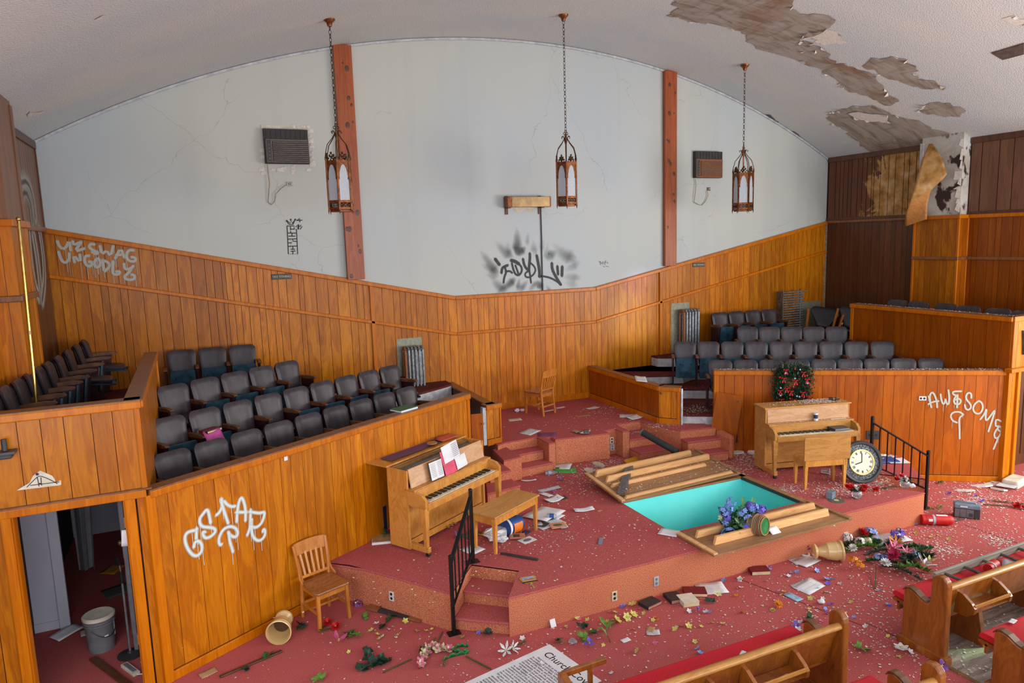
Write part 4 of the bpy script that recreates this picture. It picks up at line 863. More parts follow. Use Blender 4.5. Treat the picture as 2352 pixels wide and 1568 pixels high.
# ------------------------------------------------------------------ pendant lanterns on chains
def lantern(label, top, zbot, rz):
    t = thing('hanging_lantern', label, 'lantern', (top.x, top.y, zbot), rz, 'gothic pendant lanterns'); R = .185; HB = .06; H = .72
    zt = top.z-zbot
    part('ceiling_canopy', MB().lathe([(.085, zt), (.08, zt-.02), (.045, zt-.05), (.03, zt-.10), (0, zt-.105)], 16), 'copper', t, 40)
    z0 = H+.50; N = int((zt-.10-z0)/.052); mb = MB(); L = (zt-.10-z0)/N
    for k in range(N):
        M_ = Matrix.Rotation(PI/2*(k % 2), 4, 'Z') @ Matrix.Rotation(PI/2, 4, 'X') @ Matrix.Diagonal((.62, 1, 1, 1)); mb.ring((0, 0, z0+L*(k+.5)), L*.58, .0055, M_, 8, 4)
    part('chain', mb, 'bronze', t, 60)
    cor = [Vector((R*math.cos(PI/3*k), R*math.sin(PI/3*k), 0)) for k in range(6)]
    for k in range(6):
        a, b = cor[k], cor[(k+1) % 6]; d = (b-a).normalized(); nn = Vector((d.y, -d.x, 0)); L = (b-a).length
        part('corner_post', MB().bar((a.x, a.y, -.02), (a.x, a.y, H), .026, .026), 'copper', t)
        mb = MB(); mb.lathe([(.008, 0), (.012, .03), (0, .09)], 5, Matrix.Translation((a.x*1.06, a.y*1.06, H-.02))); mb.lathe([(0, -.07), (.012, -.01), (.008, 0)], 5, Matrix.Translation((a.x*1.05, a.y*1.05, -.01))); part('spike', mb, 'bronze', t, kind='stuff')
        gl = MB(); gl.add([a+Vector((0, 0, .13))-nn*-.0, b+Vector((0, 0, .13)), b+Vector((0, 0, .66)), a+Vector((0, 0, .66))], [(0, 1, 2, 3)]); part('glass_pane', gl, 'frosted', t)
        # pointed-arch tracery in front of the pane
        o = nn*.006; mid = L/2; tr = MB(); xl, xr = .014, L-.014
        def q(u, z): p = a+d*u+o; return (p.x, p.y, z)
        arch = []
        for i in range(9):
            u = i/8; xx = xl+.012+(mid-xl-.012)*(u**1.6); zz = .44+.20*math.sin(u*PI/2); arch.append((xx, zz))
        for side in (0, 1):
            vs = []
            for xx, zz in arch: X = xx if not side else L-xx; E = xl if not side else xr; vs += [q(X, zz), q(E, zz)]
            vs += [q(mid, .67), q(xl if not side else xr, .67)]
            tr.add(vs, [(2*i, 2*i+1, 2*i+3, 2*i+2) for i in range(len(vs)//2-1)])
            E = .004 if not side else L-.004; X = xl+.016 if not side else L-xl-.016
            tr.add([q(E, .41), q(X, .43), q(X, .455), q(E, .475)], [(0, 1, 2, 3)])
        part('arch_tracery', tr, 'copper', t)
        for z0_, z1_, nm in ((.0, .03, 'bottom_band'), (.095, .13, 'bottom_band'), (.66, .70, 'top_band')): part(nm, MB().bar((a.x, a.y, (z0_+z1_)/2), (b.x, b.y, (z0_+z1_)/2), .016, z1_-z0_), 'copper', t)
        fg = MB()
        for u in (.2, .5, .8): 
            c = a+d*L*u; Mx = Matrix(((d.x, 0, nn.x, 0), (d.y, 0, nn.y, 0), (0, 1, 0, 0), (0, 0, 0, 1))); fg.ring((c.x, c.y, .062), .022, .005, Mx, 8, 4)
        for u, v in ((.05, .35), (.35, .65), (.65, .95)): c, e = a+d*L*u, a+d*L*v; fg.bar((c.x, c.y, .035), (e.x, e.y, .09), .006); fg.bar((c.x, c.y, .09), (e.x, e.y, .035), .006)
        part('filigree', fg, 'bronze', t, kind='stuff')
        cr = MB(); c = a+d*mid
        for px, pz, r in ((0, .80, .022), (-.028, .765, .02), (.028, .765, .02), (0, .74, .024), (-.05, .73, .016), (.05, .73, .016)): e = c+d*px; cr.ball((e.x, e.y, pz), r, (.8, .8, 1), 6, 5)
        part('fleur_crest', cr, 'bronze', t, 60)
        s = a/R; pts = [a*1.0+Vector((0, 0, .70)), a*1.02+Vector((0, 0, .80)), a*.82+Vector((0, 0, .93)), a*.40+Vector((0, 0, 1.02)), a*.16+Vector((0, 0, 1.09)), a*.28+Vector((0, 0, 1.135)), a*.42+Vector((0, 0, 1.12)), a*.40+Vector((0, 0, 1.095))]
        part('scroll_arm', MB().tube(pts, .007, 5), 'bronze', t, 60)
    part('base_plate', MB().prism([(c.x*.9, c.y*.9) for c in cor], -.035, -.005), 'copper', t)
    part('stem', MB().lathe([(.012, .72), (.014, 1.0), (.03, 1.06), (.026, 1.10), (.018, 1.14), (.024, 1.16), (.010, 1.18)], 8), 'copper', t, 40)
    mb = MB(); Mx = Matrix.Rotation(PI/2, 4, 'X')
    for x, z in ((-.026, 1.195), (.026, 1.195), (0, 1.235)): mb.ring((x, 0, z-.02), .02, .006, Mx, 8, 4)
    part('trefoil_ring', mb, 'bronze', t, 60)
    return t
lantern('copper gothic lantern hanging beside the left cedar post', onC(756, 44), 4.70, math.radians(12))
lantern('copper gothic lantern hanging in the middle, beside the brass picture-light box', onC(1294, 34), 4.75, math.radians(2))
lantern('copper gothic lantern hanging by the air conditioner at the far wall', onC(1711, 149), 4.62, math.radians(22))
# ------------------------------------------------------------------ wall fixtures
def aircon(label, x0, x1, z0, z1, cmat, slats, out):
    t = thing('air_conditioner', label, 'air conditioner', ((x0+x1)/2, YB, z0)); w, h = x1-x0, z1-z0; zs = h*.70
    part('case', MB().box((-w/2, -.10, 0), (w/2, .0, h)), 'ac_dark', t, bevel=.006)
    f = MB(); f.box((-w/2+.02, -out, .01), (w/2, -.09, zs)); fr = part('front_grille', f, cmat, t, bevel=.006)
    for i in range(slats): z = .035+(zs-.07)*(i+.5)/slats; part('slat', MB().bar((-w/2+.13, -out-.006, z), (w/2-.02, -out-.006, z), .014, (zs-.07)/slats*.55), cmat, t)
    part('slat_recess', MB().box((-w/2+.12, -out-.002, .03), (w/2-.015, -out+.002, zs-.03)), 'ac_dark', t)
    cp = part('control_panel', MB().box((-w/2+.04, -out-.006, .03), (-w/2+.10, -out, zs-.02)), 'charcoal', t)
    for i in range(5): part('button', MB().box((-w/2+.055, -out-.011, .06+i*.055), (-w/2+.085, -out-.005, .085+i*.055)), 'ac_brown', cp)
    for i in range(9): x = -w/2+.04+i*(w-.08)/8; part('top_louver', MB().box((x-.004, -.106, zs+.01), (x+.004, -.098, h-.02)), 'black' if i % 2 else 'ac_dark', t)
    return t
aircon('brown window air conditioner in chipped plaster, left of the left cedar post', 1.24, 1.94, 5.53, 6.08, 'ac_brown', 10, .14)
aircon('rusty brown air conditioner flush in the wall, right of the right cedar post', 9.89, 10.60, 5.35, 5.90, 'rust', 13, .11)
mb = MB(); R = random.Random(3)
for i in range(34):
    x = 1.16+R.random()*.86; z = R.choice((6.09+R.random()*.05, 5.50-R.random()*.12)) if i % 3 else 5.5+R.random()*.6; x = x if i % 3 else R.choice((1.20, 1.99))+R.random()*.02
    s = .02+R.random()*.04; mb.add([(x-s, YB-.006, z-s*.5), (x+s, YB-.012, z-s*.6), (x+s*.7, YB-.02, z+s*.7), (x-s*.8, YB-.005, z+s*.5)], [(0, 1, 2, 3)])
part('chipped_plaster', mb, 'plaster_bit', wb, kind='stuff')
mb = MB(); mb.box((1.22, YB-.012, 6.085), (1.97, YB-.002, 6.15)); part('raw_plaster_edge', mb, 'paper_old', wb)
def plug(label, pts, ox, oz):
    t = thing('cable_and_outlet', label, 'power cable', (ox, YB, oz))
    part('cord', MB().tube([(x-ox, -.03-.015*math.sin(i), z-oz) for i, (x, z) in enumerate(pts)], .007, 6), 'cord', t, 60)
    part('outlet_plate', MB().box((-.05, -.012, -.035), (.05, -.001, .035)), 'chrome', t, bevel=.004); part('plug', MB().box((-.03, -.05, -.02), (.02, -.012, .02)), 'cord', t, bevel=.006)
def wx(pl): return [(lambda p: (p.x, p.z))(onY(x, y, YB-.03)) for x, y in pl]
c = onY(666, 422, YB); plug('slack grey cord from the left air conditioner to a chrome outlet', wx([(614, 378), (616, 398), (619, 420), (617, 445), (616, 464), (624, 470), (631, 462), (633, 446), (644, 434), (658, 424)]), c.x, c.z)
c = onY(1627, 434, YB); plug('looping cord from the right air conditioner to a chrome outlet', wx([(1597, 411), (1598, 425), (1595, 450), (1594, 464), (1604, 469), (1613, 471), (1620, 463), (1626, 448), (1623, 438)]), c.x, c.z)
bx = thing('picture_light_box', 'tarnished brass light box on brackets above the black graffiti', 'light fixture', (5.93, YB, 4.78))
part('housing', MB().box((-.44, -.20, 0), (.44, -.03, .19)), 'old_brass', bx, bevel=.006); part('end_wrap', MB().box((-.455, -.205, -.004), (-.36, -.02, .195)), 'copper', bx, bevel=.004); part('end_wrap', MB().box((.43, -.205, -.004), (.455, -.02, .195)), 'copper', bx, bevel=.004)
for x in (-.40, .30):
    mb = MB(); mb.box((x-.03, -.16, -.02), (x+.03, -.0, 0)); mb.box((x-.03, -.02, -.13), (x+.03, -.0, .215)); part('bracket', mb, 'bronze', bx)
part('drip_stain', (lambda m: m.add([(-.26, -.004, 0), (.20, -.004, 0), (.17, -.004, -.07), (.12, -.004, -.10), (.02, -.004, -.06), (-.06, -.004, -.05), (-.12, -.004, -.11), (-.2, -.004, -.09), (-.24, -.004, -.04)], [tuple(range(9))]))(MB()), 'paper_old', bx)
cx = onY(1241, 480, YB).x; zt = onY(1241, 667, YB).z
solo('conduit_pipe', MB().tube([(0, -.02, 0), (0, -.02, .75), (.004, -.02, 1.0), (0, -.02, 4.80-zt)], .012, 8), 'dark_grey', 'thin dark conduit running down from the brass light box through the graffiti', 'conduit', (cx, YB, zt))
# radiators
def radiator(label, x0, x1, zf, h, n, plate, dark=False):
    t = thing('radiator', label, 'radiator', ((x0+x1)/2, YB-.16, zf)); w = x1-x0; s = w/n; m = 'radiator'
    for i in range(n):
        x = -w/2+s*(i+.5); mb = MB()
        for y in (-.075, .075): mb.tube([(x, y, .05), (x, y, h*.5), (x, y, h-.04)], s*.36, 8)
        mb.tube([(x, -.075, h-.04), (x, -.04, h), (x, .04, h), (x, .075, h-.04)], s*.34, 8); mb.tube([(x, -.075, .07), (x, .075, .07)], s*.36, 8)
        part('column', mb, m if i or not dark else 'rust', t, 60)
    for z in (.09, h-.07): part('connecting_pipe', MB().tube([(-w/2, 0, z), (w/2, 0, z)], .022, 8), m, t, 60)
    for x in (-w/2+s*.5, w/2-s*.5): part('foot', MB().box((x-.02, -.09, 0), (x+.02, .09, .06)), 'radiator_dark', t)
    mb = MB(); mb.box((plate[0]-(x0+x1)/2, .135, .1), (plate[1]-(x0+x1)/2, .148, plate[2]-zf)); part('backing_plate', mb, 'sheet_metal', t)
    part('valve', MB().tube([(-w/2-.03, 0, .1), (-w/2-.03, 0, .3)], .02, 8), 'radiator_dark', t, 60)
    return t
radiator('silver column radiator at the end of the left loft', 3.33, 3.72, 1.38, .93, 6, (3.27, 3.74, 2.46), True)
radiator('silver column radiator beside the wooden batten, right loft', 9.46, 9.92, 1.42, 1.14, 6, (9.32, 9.80, 2.71), True)
t = thing('pipe_radiator', 'tall radiator of stacked horizontal pipes in the far right corner', 'radiator', (12.55, YB-.2, 1.69))
for i in range(20): part('pipe', MB().tube([(-.33, -.08, .05+i*.055), (.30+.03*(i % 2)+(.1 if i == 19 else 0), -.08, .05+i*.055)], .015, 8), 'radiator', t, 60)
for i in range(20): part('rear_pipe', MB().tube([(-.33, .06, .05+i*.055), (-.29, .06, .05+i*.055)], .019, 8), 'radiator_dark', t, 60)
for x in (-.31, .22): part('manifold', MB().tube([(x, -.07, 0), (x, -.07, 1.16)], .022, 8), 'radiator_dark', t, 60)
part('end_plate', MB().box((-.345, -.10, .03), (-.325, .09, 1.11)), 'radiator_dark', t)
part('support_foot', MB().box((-.33, -.1, -.06), (.3, .06, .03)), 'radiator_dark', t)
solo('zinc_plate', MB().box((12.9, YB-.028, 1.65), (13.68, YB-.016, 2.50)), 'sheet_metal', 'dull zinc plate on the corner wall behind the collapsed seats', 'metal plate')
# clock
t = thing('round_clock', 'large round wall clock with ornate dark frame leaning on the stage', 'clock', (8.80, 7.18, ZS+.0), rot=(math.radians(-14), 0, math.radians(-22)))
Q = Matrix.Translation((0, 0, .31)) @ Matrix.Rotation(PI/2, 4, 'X')
part('frame', MB().lathe([(.315, -.02), (.315, .03), (.30, .05), (.272, .045), (.262, .03)], 40, Q, True), 'maroon_dark' if 0 else 'charcoal', t, 35)
part('ornate_ring', MB().lathe([(.268, .022), (.18, .03)], 40, Q, True), 'ornate', t, 35)
part('bezel', MB().lathe([(.19, .02), (.188, .042), (.172, .042), (.168, .03)], 40, Q, True), 'brass', t, 35)
fc = part('face', MB().lathe([(.175, .0), (.175, .034), (0, .034)], 40, Q), 'clock_face', t)
part('back', MB().lathe([(.31, -.021), (.31, -.02), (0, -.02)], 24, Q), 'black', t)
part('hand', MB().bar((0, -.037, .31), (.012, -.037, .44), .012, .003, (0, 1, 0)), 'black', t); part('hand', MB().bar((0, -.037, .31), (-.10, -.037, .28), .014, .003, (0, 1, 0)), 'black', t)
for k in range(12):
    a = PI/6*k; mb = MB(); nb = (2, 1, 2, 3, 2, 1, 2, 3, 3, 2, 1, 2)[k]
    for j in range(nb):
        b = a+(j-(nb-1)/2)*.09; mb.bar((.125*math.sin(b), -.0365, .31+.125*math.cos(b)), (.16*math.sin(b), -.0365, .31+.16*math.cos(b)), .007, .002, (0, 1, 0))
    part('numeral', mb, 'black', fc, kind='stuff')
# flag pole
t = thing('flag_pole', 'thin brass flag pole leaning at the left pilaster', 'pole', (-1.66, 9.1, 2.06)); p = onX(42, 503, -1.60); q = onX(78, 865, -1.62)
dv = (q-p); e = q+dv*((2.06-q.z)/dv.z)
part('shaft', MB().tube([e-t.location, q-t.location, p-t.location], .017, 10), 'brass', t, 60); part('finial', MB().ball(p-t.location, .026), 'brass', t, 60); m_ = e.lerp(p, .52); part('joint_collar', MB().tube([m_-t.location, m_-t.location+Vector((0, 0, .04))], .021, 10), 'old_brass', t, 60)
# lamp at the left frame edge: dark bracket on the gallery front
t = thing('wall_bracket', 'dark metal bracket with a short post on the left gallery front', 'bracket', tuple(onY(18, 1030, 7.28))); 
part('plate', MB().box((-.20, -.12, -.03), (.07, 0, -.005)), 'dark_grey', t, bevel=.004); part('body', MB().box((-.20, -.10, -.07), (.04, 0, -.03)), 'charcoal', t, bevel=.01); part('post', MB().tube([(-.01, -.06, 0), (-.01, -.06, .10)], .022, 10), 'charcoal', t, 60)
# ------------------------------------------------------------------ pews
def pew(label, x0, x1, yb, ends, racks=(), legs=()):
    t = thing('church_pew', label, 'pew', (x0, yb, 0), group='oak church pews'); L = x1-x0; H = .885
    prof = [(.0, .0), (.0, .80), (.012, .845), (.045, .875), (.085, H), (.13, .872), (.165, .83), (.17, .60), (.185, .565), (.22, .548), (.27, .565), (.33, .60), (.39, .615), (.43, .605), (.45, .575), (.455, .10), (.47, .0)]
    for s in ends:
        x = 0 if s == 'L' else L; e = part('pew_end', MB().prism(prof, x-.035, x+.035, lambda p, q, z: (z, p, q)), 'pew_wood', t, bevel=.012)
        part('plinth', MB().box((x-.047, -.03, 0), (x+.047, .50, .085)), 'pew_wood', e, bevel=.01)
        part('arm_cap', MB().prism([(.20, .553), (.22, .552), (.27, .569), (.33, .604), (.39, .619), (.43, .609), (.455, .575), (.465, .58), (.435, .622), (.39, .633), (.33, .618), (.27, .583), (.22, .566), (.20, .567)], x-.037, x+.037, lambda p, q, z: (z, p, q)), 'arm_wood', e)
    a, b = .02, L-.02
    part('back_board', MB().prism([(.055, .745), (.075, .745), (.175, .38), (.155, .37)], a, b, lambda p, q, z: (z, p, q)), 'pew_wood', t)
    part('top_rail', MB().prism([(.02+.04*math.cos(k*PI/4)+.035, (.755)+.03*math.sin(k*PI/4)) for k in range(8)], a, b, lambda p, q, z: (z, p, q)), 'bench_wood', t, 60)
    part('seat_board', MB().prism([(.15, .40), (.60, .425), (.62, .41), (.60, .385), (.15, .365)], a, b, lambda p, q, z: (z, p, q)), 'pew_wood', t)
    part('seat_apron', MB().box((a, .53, .31), (b, .56, .40)), 'pew_wood', t, bevel=.004)
    part('seat_cushion', MB().prism([(.18, .405), (.60, .428), (.625, .44), (.615, .475), (.58, .49), (.2, .47)], a+.01, b-.01, lambda p, q, z: (z, p, q)), 'red_cloth', t, bevel=.008)
    for x in legs: part('support', MB().prism([(.02, 0), (.10, .40), (.50, .38), (.46, 0)], x-.03, x+.03, lambda p, q, z: (z, p, q)), 'pew_wood', t, bevel=.006)
    for c in racks:
        r = part('book_rack', MB().box((c-.26, -.075, .50), (c+.26, .10, .515)), 'pew_wood', t)
        for s in (-1, 1): part('rack_bracket', MB().prism([(.11, .44), (-.02, .45), (-.085, .50), (-.095, .56), (-.06, .60), (.03, .66), (.085, .67)], c+s*.27-.018, c+s*.27+.018, lambda p, q, z: (z, p, q)), 'pew_wood', r)
        part('rack_bar', MB().box((c-.27, -.09, .555), (c+.27, -.075, .59)), 'bench_wood', r, bevel=.003)
    return t
pew('oak pew with red cushion carrying the grey ladder, facing the stage', 6.30, 10.6, 4.13, 'L', (.52, 1.9), (.62, 1.75))
pew('oak pew with long red cushion and hymn racks, nearest the covenant sheet', 1.6, 4.93, 4.12, 'R', (2.52, 1.62), (1.0,))
pew('oak pew with red cushion cut by the frame, behind the ladder pew', 6.30, 10.6, 3.24, 'L', (.6,), (.9,))
pew('oak pew end behind the long red cushion pew', 1.6, 4.93, 3.24, 'R', (2.4,), (1.0,))
# short rail with an end board by the covenant sheet
p = Z(1290, 1548, .62)
t = thing('kneeling_rail', 'short wooden rail with end board and spindle standing over the covenant sheet', 'rail', (p.x, p.y-.03, 0), math.radians(2))
part('end_board', MB().prism([(-.20, 0), (-.20, .50), (-.12, .60), (-.02, .64), (.03, .65), (.05, .62), (.05, 0)], -.03, .03, lambda a, b, z: (z, a, b)), 'pew_wood', t, bevel=.008)
part('arm_bar', MB().box((.0, -.0, .60), (.43, .04, .65)), 'pew_wood', t, bevel=.008); part('spindle', MB().box((.25, .005, .12), (.29, .035, .60)), 'pew_wood', t, bevel=.004)
part('lower_bar', MB().box((.0, .0, .30), (.43, .035, .36)), 'pew_wood', t, bevel=.006); part('foot', MB().box((.24, -.06, 0), (.30, .10, .12)), 'pew_wood', t, bevel=.006)
# ladder
t = thing('wooden_ladder', 'weathered grey wooden ladder lying along the red pew cushion', 'ladder', (6.86, 4.70, .49), math.radians(1))
part('side_rail', MB().box((0, -.035, 0), (3.4, .0, .085)), 'old_wood', t, bevel=.008); part('side_rail', MB().box((-.05, -.42, 0), (3.4, -.385, .085)), 'old_wood', t, bevel=.008)
for i in range(10): part('rung', MB().tube([(.16+i*.32, -.40, .045), (.16+i*.32, -.02, .045)], .017, 8), 'radiator_dark', t, 60)
# ------------------------------------------------------------------ pool covers and loose timber
def cover(label, loc, w, d, rot, battens, cleat=True):
    t = thing('pool_cover', label, 'wooden cover', loc, rot=rot)
    nb = 6
    for i in range(nb): part('plank', MB().box((-w/2, -d/2+d*i/nb+.002, 0), (w/2, -d/2+d*(i+1)/nb-.002, .022)), 'ply', t)
    for y, x0, x1, hh in battens: part('batten', MB().prism([(x0, .022), (x1, .022), (x1-.03, .022+hh), (x0+.03, .022+hh)], y-.02, y+.02, lambda a, b, z: (a, z, b)), 'pine', t, bevel=.003)
    if cleat:
        for x in (-w/2+.03, w/2-.03): part('end_cleat', MB().box((x-.03, -d/2, .022), (x+.03, d/2, .042)), 'pine' if x < 0 else 'ply', t, bevel=.003)
    return t
cover('large timber cover with long battens lifted behind the pool', (6.27, 8.64, ZS+.115), 2.18, .98, (math.radians(7), math.radians(-.8), math.radians(2)), [(.34, -1.0, .84, .10), (.12, -.95, 1.02, .09), (-.06, -.98, .80, .05), (-.43, -1.0, 1.0, .035)])
cover('narrow timber cover with two battens overhanging the front edge of the stage', (6.38, 6.60, ZS+.006), 2.26, .70, (0, 0, math.radians(.5)), [(.14, -1.0, 1.0, .085), (-.12, -.94, .96, .10)])
def tubebar(name, label, cat, p, q, w, h, mat, bev=.008): 
    m = (Vector(p)+Vector(q))/2; return solo(name, MB().bar(Vector(p)-m, Vector(q)-m, w, h), mat, label, cat, tuple(m), bevel=bev)
a, b = onY(1474, 992, 9.75), onY(1556, 1038, 9.12)
t = thing('metal_downpipe', 'dark metal pipe sloping from the platform steps down to the pool cover', 'pipe', (0, 0, 0))
part('shaft', MB().tube([(6.60, 9.90, .83), (7.12, 9.16, .80)], .05, 12) if 0 else MB().tube([a, b], .055, 12), 'charcoal', t, 60); part('end_rim', MB().tube([a, a.lerp(b, .03)], .058, 12), 'grey', t, 60)
a, b = onY(1447, 1068, 9.02), onY(1426, 1134, 8.25); d = (b-a)
t = thing('ribbed_plank', 'ribbed dark plank laid across the battens of the big pool cover', 'plank', (0, 0, 0))
part('board', MB().bar(a, b, .115, .05), 'maroon_dark' if 0 else 'radiator_dark', t, bevel=.004)
s_ = d.cross(Vector((0, 0, 1))).normalized(); u_ = s_.cross(d).normalized()
for i in range(6): o_ = s_*(-.045+i*.018)+u_*.026; part('rib', MB().bar(a+o_, b+o_, .008, .008), 'grey', t)
# ------------------------------------------------------------------ writing and marks on the walls
def PX(l, f): return [f(*p) for p in l]
fL = lambda x, y: onP(x, y, (LA.x, LA.y, 0), (LN.x, LN.y, 0)) + Vector((LN.x, LN.y, 0))*.014
fR = lambda x, y: onP(x, y, (RA.x, RA.y, 0), (RN.x, RN.y, 0)) + Vector((RN.x, RN.y, 0))*.014
fB = lambda x, y: onY(x, y, YB-.001)
fW = lambda x, y: onY(x, y, YB-.022)
def zz(l, x0, y0, k): return [(x0+x/k, y0+y/k) for x, y in l]
k = 8.71; g = lambda l: PX(zz(l, 400, 1120, k), fL)
nL = (LN.x, LN.y, 0); nR = (RN.x, RN.y, 0)
S = [g([(430, 800), (425, 840), (330, 850), (230, 890), (190, 980), (210, 1120), (280, 1260), (370, 1350), (450, 1350), (530, 1270), (540, 1150), (500, 1070), (440, 1050), (390, 1090), (370, 1180)]), g([(430, 810), (425, 900), (420, 1010)]),
     g([(710, 690), (690, 590), (660, 450), (620, 430), (560, 510), (490, 600), (490, 700), (540, 770), (640, 780), (760, 790), (815, 840), (780, 910), (690, 980), (610, 1000), (560, 950), (550, 870), (600, 880)]),
     g([(820, 540), (880, 490), (930, 400), (940, 300), (930, 210)]), g([(910, 230), (960, 400), (1010, 550), (1060, 700)]), g([(980, 260), (1040, 330), (1120, 370), (1200, 360)]),
     g([(1230, 670), (1240, 480), (1270, 280), (1325, 170), (1380, 280), (1410, 450), (1405, 650)]), g([(1220, 480), (1330, 480), (1440, 480)]),
     g([(930, 1120), (900, 1140), (870, 1080), (880, 970), (960, 820), (1080, 760), (1190, 780), (1255, 860), (1240, 960), (1170, 980), (1090, 930), (1060, 880)]), g([(1070, 880), (1090, 1060), (1130, 1180), (1155, 1270)]),
     g([(1510, 430), (1505, 600), (1500, 760), (1470, 870), (1440, 940)]), g([(1490, 470), (1600, 490), (1700, 500), (1790, 470), (1780, 560), (1740, 680), (1670, 760), (1590, 790), (1520, 760)]), g([(1530, 620), (1530, 860), (1560, 980), (1640, 1050), (1720, 1040), (1790, 960), (1805, 860), (1770, 810), (1750, 870)])]
graffiti('graffiti_lettering', [(.027, s, .9) for s in S], (LA.x, LA.y, 0), nL, 'spray_white', wcl, drips=1, label='white sprayed words STAR GP with drips')
k = 3.267; g = lambda l: PX(zz(l, 0, 480, k), fW)
S = [[(430, 240), (450, 290), (490, 300), (520, 230), (530, 310)], [(545, 240), (555, 270), (610, 245)], [(610, 245), (560, 320), (635, 295)], [(710, 265), (680, 260), (665, 285), (700, 310), (740, 325), (720, 340), (690, 320)], [(750, 275), (765, 340), (800, 310), (830, 355), (850, 275)], [(865, 370), (905, 290), (935, 365)], [(870, 345), (930, 340)], [(1005, 310), (965, 305), (945, 350), (965, 390), (1015, 395), (1020, 365), (985, 360)],
     [(440, 320), (460, 385), (490, 405), (520, 380), (520, 330)], [(560, 400), (550, 345), (605, 400), (600, 340)], [(670, 350), (640, 350), (632, 390), (655, 430), (690, 425), (690, 395), (665, 395)], [(730, 370), (705, 400), (720, 440), (750, 430), (755, 395), (735, 368)], [(770, 385), (780, 460)], [(765, 380), (815, 400), (825, 430), (785, 468)], [(850, 390), (845, 460), (850, 490), (895, 490), (900, 465), (870, 470)], [(930, 410), (935, 450), (975, 450), (1000, 425)], [(1000, 425), (965, 480), (930, 505), (950, 530), (1005, 530), (1015, 500), (985, 490)]]
graffiti('graffiti_lettering', [(.040, g(s), .35) for s in S], (0, YB, 0), (0, -1, 0), 'spray_grey', wb, drips=1.6, label='pale sprayed words MY SWAG UNGODLY', lift=.006)
k = 4.61; g = lambda l: PX(zz(l, 2080, 820, k), fR)
S = [[(240, 410), (255, 470), (268, 530)], [(255, 460), (250, 400), (275, 365), (300, 390), (325, 460), (330, 530)], [(235, 495), (280, 470), (345, 462)], [(365, 390), (375, 460), (395, 500), (415, 470), (415, 430), (430, 490), (450, 500), (460, 430), (448, 345)], [(585, 358), (495, 360), (495, 390), (545, 410)], [(545, 395), (505, 440), (510, 490), (560, 500), (585, 460), (555, 430), (520, 450)], [(545, 400), (540, 530)],
     [(690, 430), (690, 380), (655, 372), (632, 410), (640, 450), (680, 490), (690, 530), (660, 558), (630, 545), (622, 500)], [(770, 460), (725, 490), (705, 550), (735, 595), (785, 595), (815, 540), (805, 480), (770, 460)], [(785, 655), (830, 600), (855, 530), (840, 620), (845, 680), (900, 610), (945, 545), (915, 650), (870, 785)], [(1025, 685), (955, 650), (945, 690), (950, 730), (985, 725)], [(985, 730), (950, 770), (930, 820), (945, 860), (985, 840), (1010, 780), (1010, 735), (975, 730), (965, 760), (1000, 785)], [(975, 850), (925, 970)],
     [(600, 610), (560, 640), (565, 740), (568, 860)], [(605, 605), (570, 575), (500, 578), (468, 615), (490, 670), (540, 690)]]
graffiti('graffiti_lettering', [(.026, g(s), .4) for s in S], (RA.x, RA.y, 0), nR, 'spray_pale', wcr, drips=.6, label='white sprayed word AWESOME with a dripping hook')
k = 6.27; g = lambda l: PX(zz(l, 1080, 440, k), fB)
S = [(.09, [(360, 970), (390, 1010), (420, 1050)]), (.075, [(450, 1170), (460, 1100), (490, 1080), (540, 1060)]), (.06, [(500, 1090), (520, 1160), (490, 1230), (480, 1310)]), (.055, [(510, 1150), (570, 1140), (605, 1170)]), (.095, [(590, 990), (640, 1000), (700, 1040)]), (.06, [(600, 1030), (620, 1120), (650, 1190), (700, 1210), (745, 1150), (740, 1080), (690, 1030)]), (.055, [(650, 1060), (680, 1140), (700, 1200)]),
     (.075, [(760, 970), (775, 1050), (810, 1110), (840, 1130)]), (.08, [(858, 890), (860, 960), (850, 1050), (845, 1130)]), (.05, [(860, 1020), (920, 1070), (945, 1130), (910, 1200), (840, 1240), (790, 1220), (790, 1170), (850, 1140)]), (.055, [(850, 1130), (865, 1220), (875, 1310)]), (.085, [(958, 920), (975, 1010), (995, 1120), (1000, 1225)]), (.055, [(985, 1215), (1080, 1220), (1180, 1250), (1260, 1300), (1310, 1340)]), (.085, [(1175, 1030), (1180, 1120), (1230, 1220), (1300, 1335)]), (.08, [(1255, 1075), (1265, 1190)]), (.09, [(1325, 1080), (1320, 1210)])]
rays = [(.17, [(675, 610), (680, 720), (675, 810)], .9), (.12, [(650, 810), (690, 900), (750, 850)], .9), (.10, [(830, 640), (822, 720)], .4), (.16, [(410, 770), (470, 840), (540, 900)], .6), (.12, [(545, 780), (555, 860)], .4), (.15, [(915, 780), (920, 830)], .5), (.12, [(1040, 740), (1030, 800)], .35), (.16, [(1110, 840), (1100, 940), (1170, 910)], .6), (.22, [(1270, 830), (1340, 900), (1420, 940)], .6),
        (.15, [(190, 910), (270, 1020), (340, 1110)], .7), (.14, [(230, 1080), (340, 1150)], .6), (.12, [(280, 1200), (350, 1215)], .5), (.16, [(340, 1280), (390, 1340), (450, 1390)], .6), (.13, [(450, 1410), (530, 1360), (600, 1300)], .9), (.11, [(700, 1310), (690, 1370)], .8), (.12, [(790, 1330), (750, 1380)], .8), (.12, [(870, 1410), (910, 1340), (990, 1320), (1010, 1360)], .8), (.10, [(1120, 1390), (1130, 1410)], .6), (.18, [(1440, 1090), (1500, 1060)], .5), (.18, [(1420, 1230), (1500, 1240)], .5), (.14, [(1420, 1320), (1480, 1340)], .35)]
graffiti('graffiti_lettering', [(w*.62, g(s), .4) for w, s in S]+[(w*.85, g(s), .98, a*.8, 1) for w, s, a in rays], (0, YB, 0), (0, -1, 0), 'spray_black', wb, label='black sprayed tag with a burst of soft rays')
